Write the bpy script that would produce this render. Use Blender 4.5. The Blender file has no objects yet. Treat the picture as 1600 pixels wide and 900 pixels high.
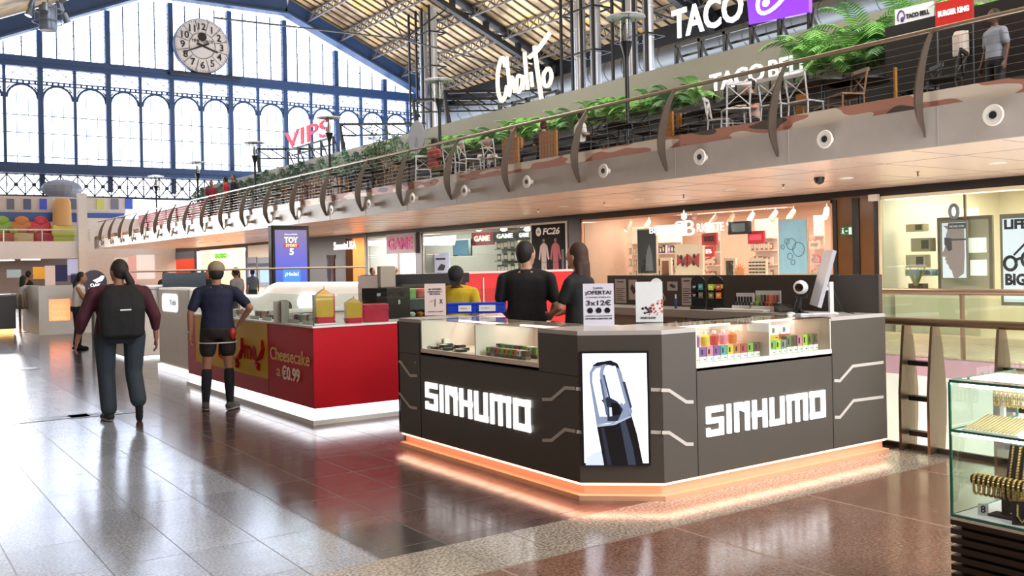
import bpy, bmesh, math, random
import numpy as np
from mathutils import Vector, Matrix, Euler
random.seed(7)
PI = math.pi
sc = bpy.context.scene
C = sc.collection
# ---------------------------------------------------------------- camera
F_PX = 1480.0; CX, CY = 800.0, 413.0; ROLL = 0.0205; EYE = 1.65
_yaw = math.atan2(1026, F_PX)
_c = math.sqrt(1 - ROLL * ROLL)
FW = Vector((math.sin(_yaw), math.cos(_yaw), 0)); _r0 = Vector((FW.y, -FW.x, 0))
RT = Vector((_c * _r0.x, _c * _r0.y, -ROLL)); UP = Vector((ROLL * _r0.x, ROLL * _r0.y, _c))
cam = bpy.data.cameras.new('camera'); cam_o = bpy.data.objects.new('camera', cam); C.objects.link(cam_o)
cam.sensor_width = 36; cam.sensor_fit = 'HORIZONTAL'; cam.lens = 36 * F_PX / 1600
cam.shift_x = 0; cam.shift_y = -(450 - CY) / 1600; cam.clip_start = 0.05; cam.clip_end = 400
m = Matrix((RT, UP, -FW)).transposed().to_4x4(); m.translation = Vector((0, 0, EYE))
cam_o.matrix_world = m
sc.camera = cam_o
def ray(x, y):
    return FW + RT * ((x - CX) / F_PX) + UP * (-(y - CY) / F_PX)
def at(x, y, X=None, Y=None, Z=None):
    d = ray(x, y)
    t = X / d.x if X is not None else (Y / d.y if Y is not None else (Z - EYE) / d.z)
    return Vector((d.x * t, d.y * t, EYE + d.z * t))
# ---------------------------------------------------------------- view, world
sc.view_settings.view_transform = 'Standard'; sc.view_settings.look = 'None'
sc.view_settings.exposure = EXPOSURE = 0.0; sc.view_settings.gamma = 1; sc.view_settings.use_curve_mapping = False
try:
    sc.cycles.max_bounces = 7; sc.cycles.diffuse_bounces = 3; sc.cycles.glossy_bounces = 4
    sc.cycles.transmission_bounces = 6; sc.cycles.transparent_max_bounces = 16
    sc.cycles.use_denoising = True; sc.cycles.sample_clamp_indirect = 6
    sc.cycles.caustics_reflective = False; sc.cycles.caustics_refractive = False
except Exception: pass
w = bpy.data.worlds.new('sky'); sc.world = w; w.use_nodes = True
nt = w.node_tree; nt.nodes.clear()
bg = nt.nodes.new('ShaderNodeBackground'); wo = nt.nodes.new('ShaderNodeOutputWorld')
tc = nt.nodes.new('ShaderNodeTexCoord'); sx = nt.nodes.new('ShaderNodeSeparateXYZ'); cr = nt.nodes.new('ShaderNodeValToRGB')
nt.links.new(tc.outputs['Generated'], sx.inputs[0]); nt.links.new(sx.outputs['Z'], cr.inputs[0])
cr.color_ramp.elements[0].color = (0.90, 0.94, 1.0, 1); cr.color_ramp.elements[0].position = 0.0
cr.color_ramp.elements[1].color = (0.86, 0.92, 1.0, 1); cr.color_ramp.elements[1].position = 0.6
nt.links.new(cr.outputs[0], bg.inputs[0]); bg.inputs[1].default_value = 5.4
nt.links.new(bg.outputs[0], wo.inputs[0])
# unseen area lights added as soft fill for hall, terrace and roof
def area(name, loc, size, power, color=(1, 1, 1), rot=(0, 0, 0), sy=None):
    l = bpy.data.lights.new(name, 'AREA'); l.energy = power; l.color = color
    l.shape = 'RECTANGLE'; l.size = size; l.size_y = sy or size
    o = bpy.data.objects.new(name, l); C.objects.link(o); o.location = loc; o.rotation_euler = rot
    return o
area('hall_lamp', (6, 4, 15.5), 7, 350, (1, .95, .9))
area('hall_lamp', (14, 32, 17.5), 8, 900, (1, .95, .88))
area('hall_lamp', (9, -4.5, 9), 3, 900, (1, .93, .86), (math.radians(48), 0, math.radians(12)))  # aimed fill behind the viewer, added to brighten the kiosk's right face
for _y in (12, 22, 34): area('terrace_lamp', (13.5, _y, 8.6), 2, 200, (1, .96, .88), (0, math.radians(-35), 0), 6)  # fill added above the terrace to brighten the dark palms
area('roof_uplight', (24, 22, 9.0), 10, 1700, (1, .86, .66), (PI, 0, 0), 30)
area('roof_uplight', (27, 48, 9.0), 8, 1700, (1, .86, .66), (PI, 0, 0), 24)

# ---------------------------------------------------------------- materials
def srgb(h):
    if isinstance(h, str):
        h = h.lstrip('#'); c = [int(h[i:i + 2], 16) / 255 for i in (0, 2, 4)]
    else: c = list(h)
    return tuple(x / 12.92 if x <= .04045 else ((x + .055) / 1.055) ** 2.4 for x in c)
_mats = {}
def mat(name, col, rough=.5, metal=0, emit=0, var=.06, scale=6, spec=.5, bump=0, ecol=None, coat=0):
    if name in _mats: return _mats[name]
    mt = bpy.data.materials.new(name); _mats[name] = mt; mt.use_nodes = True
    n = mt.node_tree.nodes; l = mt.node_tree.links; b = n['Principled BSDF']
    c = srgb(col)
    tc = n.new('ShaderNodeTexCoord'); no = n.new('ShaderNodeTexNoise'); no.inputs['Scale'].default_value = scale; no.inputs['Detail'].default_value = 3
    l.new(tc.outputs['Object'], no.inputs['Vector'])
    mx = n.new('ShaderNodeMix'); mx.data_type = 'RGBA'
    mx.inputs[6].default_value = tuple(x * (1 - var) for x in c) + (1,); mx.inputs[7].default_value = tuple(min(1, x * (1 + var)) for x in c) + (1,)
    l.new(no.outputs['Fac'], mx.inputs[0]); l.new(mx.outputs[2], b.inputs['Base Color'])
    b.inputs['Roughness'].default_value = rough; b.inputs['Metallic'].default_value = metal
    b.inputs['Specular IOR Level'].default_value = spec
    if coat: b.inputs['Coat Weight'].default_value = coat; b.inputs['Coat Roughness'].default_value = .05
    if emit:
        if ecol is None: l.new(mx.outputs[2], b.inputs['Emission Color'])
        else: b.inputs['Emission Color'].default_value = srgb(ecol) + (1,)
        b.inputs['Emission Strength'].default_value = emit
    if bump:
        bp = n.new('ShaderNodeBump'); bp.inputs['Strength'].default_value = bump; bp.inputs['Distance'].default_value = .02
        l.new(no.outputs['Fac'], bp.inputs['Height']); l.new(bp.outputs[0], b.inputs['Normal'])
    return mt
def glass(name, tint='#ffffff', refl=.12, rough=0.0, dark=1.0):
    if name in _mats: return _mats[name]
    mt = bpy.data.materials.new(name); _mats[name] = mt; mt.use_nodes = True
    n = mt.node_tree.nodes; l = mt.node_tree.links; n.clear()
    o = n.new('ShaderNodeOutputMaterial'); tr = n.new('ShaderNodeBsdfTransparent'); gl = n.new('ShaderNodeBsdfGlossy')
    fr = n.new('ShaderNodeFresnel'); fr.inputs[0].default_value = 1.45; mx = n.new('ShaderNodeMixShader')
    ad = n.new('ShaderNodeMath'); ad.operation = 'MULTIPLY_ADD'; ad.inputs[1].default_value = 1.0; ad.inputs[2].default_value = refl * .3
    l.new(fr.outputs[0], ad.inputs[0]); ge = n.new('ShaderNodeNewGeometry'); iv = n.new('ShaderNodeMath'); iv.operation = 'SUBTRACT'; iv.inputs[0].default_value = 1
    l.new(ge.outputs['Backfacing'], iv.inputs[1]); mu = n.new('ShaderNodeMath'); mu.operation = 'MULTIPLY'; l.new(ad.outputs[0], mu.inputs[0]); l.new(iv.outputs[0], mu.inputs[1]); l.new(mu.outputs[0], mx.inputs[0])
    c = srgb(tint); tr.inputs[0].default_value = tuple(x * dark for x in c) + (1,)
    gl.inputs['Roughness'].default_value = rough
    l.new(tr.outputs[0], mx.inputs[1]); l.new(gl.outputs[0], mx.inputs[2]); l.new(mx.outputs[0], o.inputs[0])
    return mt
def M(name, **k): return mat(name, **k)

# ---------------------------------------------------------------- mesh builder
class MB:
    def __init__(s): s.v = []; s.f = []; s.mi = []; s.cur = 0
    def add(s, vs, fs):
        b = len(s.v); s.v += [tuple(v) for v in vs]; s.f += [tuple(b + i for i in f) for f in fs]; s.mi += [s.cur] * len(fs); return s
    def box(s, x0, y0, z0, x1, y1, z1, bev=0):
        x0, x1 = min(x0, x1), max(x0, x1); y0, y1 = min(y0, y1), max(y0, y1); z0, z1 = min(z0, z1), max(z0, z1)
        if not bev:
            return s.add([(x0, y0, z0), (x1, y0, z0), (x1, y1, z0), (x0, y1, z0), (x0, y0, z1), (x1, y0, z1), (x1, y1, z1), (x0, y1, z1)],
                         [(0, 3, 2, 1), (4, 5, 6, 7), (0, 1, 5, 4), (1, 2, 6, 5), (2, 3, 7, 6), (3, 0, 4, 7)])
        b = min(bev, (x1 - x0) * .45, (y1 - y0) * .45, (z1 - z0) * .45)
        def ring(z, i): return [(x0 + i, y0 + b, z), (x0 + b, y0 + i, z), (x1 - b, y0 + i, z), (x1 - i, y0 + b, z), (x1 - i, y1 - b, z), (x1 - b, y1 - i, z), (x0 + b, y1 - i, z), (x0 + i, y1 - b, z)]
        r = [[(x0 + b, y0 + b, z0), (x0 + b, y0 + b, z0), (x1 - b, y0 + b, z0), (x1 - b, y0 + b, z0), (x1 - b, y1 - b, z0), (x1 - b, y1 - b, z0), (x0 + b, y1 - b, z0), (x0 + b, y1 - b, z0)]]
        bm = bmesh.new(); bmesh.ops.create_cube(bm, size=1)
        for v in bm.verts: v.co = Vector(((x0 + x1) / 2 + v.co.x * (x1 - x0), (y0 + y1) / 2 + v.co.y * (y1 - y0), (z0 + z1) / 2 + v.co.z * (z1 - z0)))
        bmesh.ops.bevel(bm, geom=bm.edges[:], offset=b, segments=2, affect='EDGES', profile=.5)
        bm.verts.index_update(); s.add([v.co[:] for v in bm.verts], [[v.index for v in f.verts] for f in bm.faces]); bm.free(); return s
    def xf(s, fn, start=0):
        for i in range(start, len(s.v)): s.v[i] = tuple(fn(Vector(s.v[i])))
        return s
    def mx(s, M4, start=0): return s.xf(lambda v: M4 @ v, start)
    def bar(s, p0, p1, w, h=None, up=(0, 0, 1)):
        h = h or w; p0 = Vector(p0); p1 = Vector(p1); d = (p1 - p0).normalized(); u = Vector(up)
        if abs(d.dot(u)) > .95: u = Vector((1, 0, 0)) if abs(d.x) < .9 else Vector((0, 1, 0))
        a = d.cross(u).normalized() * w / 2; b = a.cross(d).normalized() * h / 2
        vs = [p + q for p in (p0, p1) for q in (-a - b, a - b, a + b, -a + b)]
        return s.add(vs, [(3, 2, 1, 0), (4, 5, 6, 7), (0, 1, 5, 4), (1, 2, 6, 5), (2, 3, 7, 6), (3, 0, 4, 7)])
    def tube(s, pts, r, n=8, cap=True, r2=None):
        pts = [Vector(p) for p in pts]; N = len(pts); rs = r if isinstance(r, (list, tuple)) else [r + ((r2 or r) - r) * i / max(1, N - 1) for i in range(N)]
        prev = None; b = len(s.v); vs = []
        for i, p in enumerate(pts):
            d = (pts[min(i + 1, N - 1)] - pts[max(i - 1, 0)]).normalized()
            if prev is None: a = d.orthogonal().normalized()
            else:
                a = prev - d * prev.dot(d); a = a.normalized() if a.length > 1e-6 else d.orthogonal().normalized()
            prev = a; c = d.cross(a)
            for k in range(n):
                t = 2 * PI * k / n; vs.append(p + (a * math.cos(t) + c * math.sin(t)) * rs[i])
        fs = [(i * n + k, i * n + (k + 1) % n, (i + 1) * n + (k + 1) % n, (i + 1) * n + k) for i in range(N - 1) for k in range(n)]
        if cap: fs += [tuple(range(n - 1, -1, -1)), tuple((N - 1) * n + k for k in range(n))]
        return s.add(vs, fs)
    def lathe(s, prof, c=(0, 0, 0), n=20, axis='Z'):
        vs = []; 
        for r, z in prof:
            for k in range(n):
                t = 2 * PI * k / n; p = (r * math.cos(t), r * math.sin(t), z)
                if axis == 'X': p = (p[2], p[0], p[1])
                if axis == 'Y': p = (p[0], p[2], p[1])
                vs.append((c[0] + p[0], c[1] + p[1], c[2] + p[2]))
        m_ = len(prof); fs = [(i * n + k, i * n + (k + 1) % n, (i + 1) * n + (k + 1) % n, (i + 1) * n + k) for i in range(m_ - 1) for k in range(n)]
        if prof[0][0] > 1e-5: fs.append(tuple(range(n - 1, -1, -1)))
        if prof[-1][0] > 1e-5: fs.append(tuple((m_ - 1) * n + k for k in range(n)))
        return s.add(vs, fs)
    def prism(s, poly, o, U, V, N, d):   # polygon (u,v) in plane o,U,V, thickness d along N
        o = Vector(o); U = Vector(U); V = Vector(V); N = Vector(N); n = len(poly)
        vs = [o + U * u + V * v for u, v in poly] + [o + U * u + V * v + N * d for u, v in poly]
        fs = [tuple(range(n)), tuple(range(2 * n - 1, n - 1, -1))] + [(i, i + n, (i + 1) % n + n, (i + 1) % n) for i in range(n)]
        return s.add(vs, fs)
    def ell(s, c, r, rot=None, nu=16, nv=10):
        R = Euler(rot).to_matrix() if rot else Matrix.Identity(3); c = Vector(c); vs = [c + R @ Vector((0, 0, -r[2]))]
        for j in range(1, nv):
            ph = -PI / 2 + PI * j / nv
            for k in range(nu):
                t = 2 * PI * k / nu; vs.append(c + R @ Vector((r[0] * math.cos(ph) * math.cos(t), r[1] * math.cos(ph) * math.sin(t), r[2] * math.sin(ph))))
        vs.append(c + R @ Vector((0, 0, r[2]))); L = len(vs) - 1
        fs = [(0, 1 + (k + 1) % nu, 1 + k) for k in range(nu)]
        for j in range(nv - 2):
            for k in range(nu): fs.append((1 + j * nu + k, 1 + j * nu + (k + 1) % nu, 1 + (j + 1) * nu + (k + 1) % nu, 1 + (j + 1) * nu + k))
        fs += [(L, 1 + (nv - 2) * nu + k, 1 + (nv - 2) * nu + (k + 1) % nu) for k in range(nu)]
        return s.add(vs, fs)
    def cap(s, p0, p1, r0, r1=None, n=12):
        p0 = Vector(p0); p1 = Vector(p1); r1 = r0 if r1 is None else r1; d = (p1 - p0); L = d.length; d = d.normalized() if L > 1e-6 else Vector((0, 0, 1))
        pts = []; rs = []
        for k in (0, 1, 2): t = PI / 2 * k / 3; pts.append(p0 - d * r0 * math.cos(t)); rs.append(max(r0 * math.sin(t), r0 * .12))
        pts.append(p0); rs.append(r0); pts.append(p1); rs.append(r1)
        for k in (2, 1, 0): t = PI / 2 * k / 3; pts.append(p1 + d * r1 * math.cos(t)); rs.append(max(r1 * math.sin(t), r1 * .12))
        return s.tube(pts, rs, n)
    def loft(s, secs, n=20, pw=1.0):   # secs: (cx,cy,cz,rx,ry) closed vertical loft
        vs = []; 
        for cx, cy, cz, rx, ry in secs:
            for k in range(n):
                t = 2 * PI * k / n; a, b = math.cos(t), math.sin(t)
                vs.append((cx + rx * math.copysign(abs(a) ** pw, a), cy + ry * math.copysign(abs(b) ** pw, b), cz))
        m_ = len(secs); fs = [(i * n + k, i * n + (k + 1) % n, (i + 1) * n + (k + 1) % n, (i + 1) * n + k) for i in range(m_ - 1) for k in range(n)]
        fs += [tuple(range(n - 1, -1, -1)), tuple((m_ - 1) * n + k for k in range(n))]
        return s.add(vs, fs)
    def text(s, txt, o, U, V, w=None, h=None, d=.02, bold=0, shear=0, spacing=1.0, align='L', res=3):
        key = (txt, bold, shear, spacing, res)
        if key not in _tx:
            cu = bpy.data.curves.new('t', 'FONT'); cu.body = txt; cu.offset = bold; cu.shear = shear; cu.space_character = spacing; cu.resolution_u = res; cu.extrude = .5; cu.fill_mode = 'BOTH'
            ob = bpy.data.objects.new('t', cu); C.objects.link(ob); me = bpy.data.meshes.new_from_object(ob)
            vs = [v.co[:] for v in me.vertices]; fs = [tuple(p.vertices) for p in me.polygons]
            bpy.data.objects.remove(ob); bpy.data.curves.remove(cu); bpy.data.meshes.remove(me)
            _tx[key] = (vs, fs)
        vs, fs = _tx[key]
        if not vs: return s
        x0 = min(v[0] for v in vs); x1 = max(v[0] for v in vs); y0 = min(v[1] for v in vs); y1 = max(v[1] for v in vs)
        if w is None: w = h * (x1 - x0) / (y1 - y0)
        if h is None: h = w * (y1 - y0) / (x1 - x0)
        o = Vector(o); U = Vector(U); V = Vector(V); N = U.cross(V).normalized()
        if align == 'C': o = o - U * (w / 2)
        return s.add([o + U * ((v[0] - x0) / (x1 - x0) * w) + V * ((v[1] - y0) / (y1 - y0) * h) + N * (v[2] + .5) * d for v in vs], fs)
    def build(s, name, m, parent=None, smooth=False, recentre=True, loc=None, rotz=0):
        me = bpy.data.meshes.new(name); off = Vector((0, 0, 0))
        if parent is None and recentre and loc is None and s.v:
            a = np.array(s.v); off = Vector(((a[:, 0].min() + a[:, 0].max()) / 2, (a[:, 1].min() + a[:, 1].max()) / 2, a[:, 2].min()))
            vv = (a - np.array(off)).tolist()
        else: vv = s.v
        me.from_pydata(vv, [], s.f)
        ms = m if isinstance(m, (list, tuple)) else [m]
        for q in ms: me.materials.append(q)
        if len(ms) > 1:
            for p, k in zip(me.polygons, s.mi): p.material_index = k
        if smooth is True: me.polygons.foreach_set('use_smooth', [True] * len(me.polygons))
        me.update()
        if smooth == 'auto':
            me.polygons.foreach_set('use_smooth', [True] * len(me.polygons))
            try: me.set_sharp_from_angle(angle=math.radians(40))
            except Exception: pass
        o = bpy.data.objects.new(name, me); C.objects.link(o)
        if parent is not None: o.parent = parent
        if off.length: o.location = off
        if loc is not None: o.location = loc
        if rotz: o.rotation_euler.z = rotz
        return o
_tx = {}
def rm(mb, vox, sm=4):      # voxel-remesh a builder's shapes into one continuous smooth surface
    me = bpy.data.meshes.new('r'); me.from_pydata(mb.v, [], mb.f)
    ob = bpy.data.objects.new('r', me); C.objects.link(ob)
    r = ob.modifiers.new('r', 'REMESH'); r.mode = 'VOXEL'; r.voxel_size = vox
    if sm: q = ob.modifiers.new('s', 'SMOOTH'); q.iterations = sm; q.factor = .5
    dg = bpy.context.evaluated_depsgraph_get(); me2 = bpy.data.meshes.new_from_object(ob.evaluated_get(dg))
    out = MB(); out.v = [v.co[:] for v in me2.vertices]; out.f = [tuple(p.vertices) for p in me2.polygons]; out.mi = [0] * len(out.f)
    bpy.data.objects.remove(ob); bpy.data.meshes.remove(me); bpy.data.meshes.remove(me2)
    return out
def tag(o, label, cat, group=None):
    o['label'] = label; o['category'] = cat
    if group: o['group'] = group
    return o
def thing(name, label, cat, loc=(0, 0, 0), rotz=0, group=None):
    o = bpy.data.objects.new(name, None); C.objects.link(o); o.location = loc; o.rotation_euler = (0, 0, rotz); o.empty_display_size = .1
    return tag(o, label, cat, group)
def struct(name, mb, m, smooth=False):
    o = mb.build(name, m, smooth=smooth, recentre=False); o['kind'] = 'structure'; return o
def dup(o, loc, rotz=None, label=None, group=None, scale=None):
    r = o.copy(); C.objects.link(r); r.location = loc
    if rotz is not None: r.rotation_euler = (0, 0, rotz)
    if scale: r.scale = (scale,) * 3
    if label: r['label'] = label
    if group: r['group'] = group
    for ch in list(o.children):
        c = ch.copy(); C.objects.link(c); c.parent = r
        for g in list(ch.children): d = g.copy(); C.objects.link(d); d.parent = c
    return r
ORD = 'first second third fourth fifth sixth seventh eighth ninth tenth eleventh twelfth thirteenth fourteenth fifteenth sixteenth seventeenth eighteenth nineteenth twentieth twenty-first twenty-second twenty-third twenty-fourth twenty-fifth twenty-sixth twenty-seventh twenty-eighth twenty-ninth thirtieth'.split()
FU = Vector((0, -1, 0)); VZ = Vector((0, 0, 1))   # text frame on faces that look towards -X
XU = Vector((1, 0, 0))                            # text frame on faces that look towards -Y

black = M('black_metal', col='#0d0d0f', rough=.45); iron = M('blue_iron', col='#24406a', rough=.5, var=.12, scale=2)
steel = M('brushed_steel', col='#a89a8c', rough=.28, metal=.9); white = M('white_laminate', col='#e4e2de', rough=.4)
silver = M('galvanised_duct', col='#c9ccd2', rough=.32, metal=.75, scale=3); dkbrown = M('dark_brown_panel', col='#4d463f', rough=.42, scale=3)
led_w = M('white_led', col='#ffffff', emit=6, ecol='#f4f6ff'); led_o = M('warm_led', col='#ffd9b0', emit=9, ecol='#ffb070')
letter_w = M('lit_white_letters', col='#ffffff', emit=.95, ecol='#ffffff', var=0)
clear = glass('clear_glass', '#f4fbf8', .1); edge_g = glass('glass_edge', '#4aa58a', .5)
# ================================================================ FLOOR
def floor_mat():
    mt = bpy.data.materials.new('polished_granite'); mt.use_nodes = True; n = mt.node_tree.nodes; l = mt.node_tree.links; b = n['Principled BSDF']
    def N(t, **k):
        q = n.new(t)
        for a, v in k.items(): setattr(q, a, v)
        return q
    def mth(op, a, bb=None, c=None):
        q = N('ShaderNodeMath', operation=op)
        for i, x in enumerate((a, bb, c)):
            if x is None: continue
            if isinstance(x, (int, float)): q.inputs[i].default_value = x
            else: l.new(x, q.inputs[i])
        return q.outputs[0]
    def mix(f, a, bb):
        q = N('ShaderNodeMix', data_type='RGBA')
        for i, x in ((0, f), (6, a), (7, bb)):
            if isinstance(x, (int, float)): q.inputs[i].default_value = x
            elif isinstance(x, tuple): q.inputs[i].default_value = x + (1,)
            else: l.new(x, q.inputs[i])
        return q.outputs[2]
    tc = N('ShaderNodeTexCoord'); sp = N('ShaderNodeSeparateXYZ'); l.new(tc.outputs['Object'], sp.inputs[0])
    X, Y = sp.outputs[0], sp.outputs[1]
    near = mth('LESS_THAN', Y, 4.28); big = mth('MULTIPLY_ADD', near, 2.0, 1.0)
    ax = mth('DIVIDE', mth('ADD', X, -.27), mth('MULTIPLY', big, .43)); ay = mth('DIVIDE', mth('ADD', Y, -.14), mth('MULTIPLY', big, .69))
    fx = mth('FRACT', ax); fy = mth('FRACT', ay)
    gx = mth('MINIMUM', fx, mth('SUBTRACT', 1., fx)); gy = mth('MINIMUM', fy, mth('SUBTRACT', 1., fy))
    grout = mth('MAXIMUM', mth('LESS_THAN', gx, .008), mth('LESS_THAN', gy, .005))
    cb = N('ShaderNodeCombineXYZ'); l.new(mth('FLOOR', ax), cb.inputs[0]); l.new(mth('FLOOR', ay), cb.inputs[1])
    wn = N('ShaderNodeTexWhiteNoise', noise_dimensions='2D'); l.new(cb.outputs[0], wn.inputs['Vector'])
    fine = N('ShaderNodeTexNoise'); fine.inputs['Scale'].default_value = 55; fine.inputs['Detail'].default_value = 4; l.new(tc.outputs['Object'], fine.inputs['Vector'])
    med = N('ShaderNodeTexNoise'); med.inputs['Scale'].default_value = 7; med.inputs['Detail'].default_value = 6; l.new(tc.outputs['Object'], med.inputs['Vector'])
    fr_ = N('ShaderNodeMapRange'); fr_.inputs[1].default_value = .4; fr_.inputs[2].default_value = .6; l.new(fine.outputs[0], fr_.inputs[0])
    grey = mix(fr_.outputs[0], srgb('#7c8390'), srgb('#b0b6c2'))
    grey = mix(mth('MULTIPLY', wn.outputs[0], .4), grey, srgb('#4a4548'))
    red = mix(fr_.outputs[0], srgb('#3e2b2b'), srgb('#6c5350'))
    red = mix(mth('MULTIPLY', wn.outputs[0], .5), red, srgb('#32292a'))
    brown = mix(med.outputs[0], srgb('#56382f'), srgb('#86604f')); brown = mix(mth('MULTIPLY', fr_.outputs[0], .6), brown, srgb('#ac8a76'))
    brown = mix(mth('MULTIPLY', wn.outputs[0], .45), brown, srgb('#4a2f28'))
    band = mix(fr_.outputs[0], srgb('#6f675f'), srgb('#b5aca0'))
    # zones: grey on the left, red-brown in front of the counters, brown marble near right, speckled band along the front
    mr = N('ShaderNodeMapRange'); mr.inputs[1].default_value = 2.38; mr.inputs[2].default_value = 2.42; l.new(X, mr.inputs[0])
    far = mix(mr.outputs[0], grey, red)
    mr2 = N('ShaderNodeMapRange'); mr2.inputs[1].default_value = 6.35; mr2.inputs[2].default_value = 6.4; l.new(Y, mr2.inputs[0])
    col = mix(mth('LESS_THAN', Y, 4.83), far, band)
    col = mix(mth('LESS_THAN', Y, 4.28), col, brown)
    walk = N('ShaderNodeMath', operation='GREATER_THAN'); l.new(X, walk.inputs[0]); walk.inputs[1].default_value = 9.0  # walkway floor paled to bounce light up onto the soffit
    col = mix(walk.outputs[0], col, mix(fr_.outputs[0], srgb('#b8a28e'), srgb('#d2c0ae')))
    # one dark tile by the band
    dk = mth('MULTIPLY', mth('MULTIPLY', mth('GREATER_THAN', X, 2.42), mth('LESS_THAN', X, 2.85)), mth('MULTIPLY', mth('GREATER_THAN', Y, 4.83), mth('LESS_THAN', Y, 5.51)))
    col = mix(mth('MULTIPLY', dk, .8), col, srgb('#24262a'))
    brt = mth('MULTIPLY', grout, mth('LESS_THAN', Y, 4.28))
    col = mix(mth('MULTIPLY', grout, mth('MULTIPLY_ADD', near, -.45, .75)), col, mix(mth('LESS_THAN', Y, 4.28), srgb('#1a1a1d'), srgb('#a08474')))
    l.new(col, b.inputs['Base Color'])
    rr = N('ShaderNodeMapRange'); rr.inputs[3].default_value = .09; rr.inputs[4].default_value = .24; l.new(med.outputs[0], rr.inputs[0])
    l.new(mth('ADD', rr.outputs[0], mth('MULTIPLY', grout, .3)), b.inputs['Roughness'])
    b.inputs['Specular IOR Level'].default_value = .7; b.inputs['IOR'].default_value = 1.75
    bp = N('ShaderNodeBump'); bp.inputs['Strength'].default_value = .05; bp.inputs['Distance'].default_value = .01; l.new(med.outputs[0], bp.inputs['Height']); l.new(bp.outputs[0], b.inputs['Normal'])
    return mt
fm = floor_mat()
b = MB(); b.box(-14, -8, -.3, 7.45, 68, 0); b.box(7.45, 10.2, -.3, 16.9, 68, 0); b.box(14.4, -8, -.3, 16.9, 10.2, 0)
struct('floor', b, fm)
# void by the glass railing: lower floor and lit walls
b = MB(); b.box(7.2, -8, -5.2, 14.6, 10.5, -5); struct('floor', b, M('lower_floor', col='#c9b9a0', rough=.25))
b = MB(); b.box(14.4, -8, -5, 14.5, 10.2, -.3); b.box(7.45, 10.2, -5, 14.4, 10.3, -.3); struct('wall_void', b, M('void_wall', col='#e6dcd0', rough=.5))
b = MB(); b.box(14.36, -8, -.32, 14.42, 10.2, -.02); b.box(7.45, 10.16, -.32, 14.4, 10.22, -.02); struct('trim_1', b, M('mauve_trim', col='#b58c94', rough=.4))
area('void_lamp', (11, 4, -.8), 4, 260, (1, .9, .75))
# floor inlays
b = MB()
for z in (11.0, 11.9): b.box(37.2, 14, z, 37.5, 64, z + .25)
y = 14.0
while y < 64: b.bar((37.35, y, 11.1), (37.35, y + 1, 12.0), .08); b.bar((37.35, y + 1, 12.0), (37.35, y + 2, 11.1), .08); y += 2
b.box(37.6, 14, 9.6, 37.8, 64, 10.2); struct('trim_15', b, M('truss_black', col='#1b1d22', rough=.5))
def inlay(cx, cy, lx, ly, label):
    b = MB(); b.cur = 0; b.box(cx - lx / 2, cy - ly / 2, 0.0, cx + lx / 2, cy + ly / 2, .004)
    n = int(ly / .14); b.cur = 1
    for i in range(n):
        y = cy - ly / 2 + ly * (i + .5) / n
        b.prism([(-.05, 0), (.05, 0), (0, .09)], (cx - lx * .22, y, .0042), (0, 1, 0), (1, 0, 0), (0, 0, 1), .001)
        b.prism([(-.05, 0), (.05, 0), (0, -.09)], (cx + lx * .22, y, .0042), (0, 1, 0), (1, 0, 0), (0, 0, 1), .001)
    tag(b.build('floor_inlay', [M('inlay_dark', col='#33363d', rough=.3), M('inlay_light', col='#c9ccd4', rough=.3)]), label, 'floor inlay', 'decorative floor inlays')
p = at(80, 654, Z=0); inlay(p.x, p.y, .85, .3, 'dark and white geometric inlay in the floor left of the person in the maroon top')
p = at(150, 648, Z=0); inlay(p.x + .1, p.y, .8, .3, 'dark patterned floor inlay at the feet of the person in the maroon top')
p = at(14, 578, Z=0); inlay(p.x, p.y, .9, .4, 'dark floor inlay at the left edge of the hall, farther away')

# ================================================================ TERRACE SLAB, SOFFIT, FASCIA (X = 11.3 is its face)
Y1 = 58.0
soff = M('soffit_panel', col='#dcc6ba', rough=.3, metal=.12, spec=.6)
b = MB(); b.box(11.32, -8, 3.03, 16.9, Y1, 3.09)
for k in range(1, 5): pass
struct('ceiling', b, soff)
fas = M('fascia_grey', col='#a39a92', rough=.45)
b = MB(); b.box(11.25, -8, 3.03, 11.32, Y1, 3.54); b.box(11.25, Y1, 3.03, 16.9, Y1 + .07, 3.7)
for k in range(28):
    y = Y1 - 2.33 * k; b.box(11.245, y - .008, 3.04, 11.25, y + .008, 3.53)
struct('wall_fascia', b, fas)
b = MB(); b.box(11.32, -8, 3.4, 24, Y1, 3.74); struct('floor_terrace', b, M('terrace_deck', col='#3a3430', rough=.5))
b = MB()
for y in np.arange(-6, Y1, 1.2):
    b.box(11.4, y - .006, 3.026, 16.9, y + .006, 3.03)
for x in (12.6, 15.6): b.box(x - .006, -8, 3.026, x + .006, Y1, 3.03)
struct('trim_2', b, M('panel_gap', col='#a5948a', rough=.6))
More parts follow.
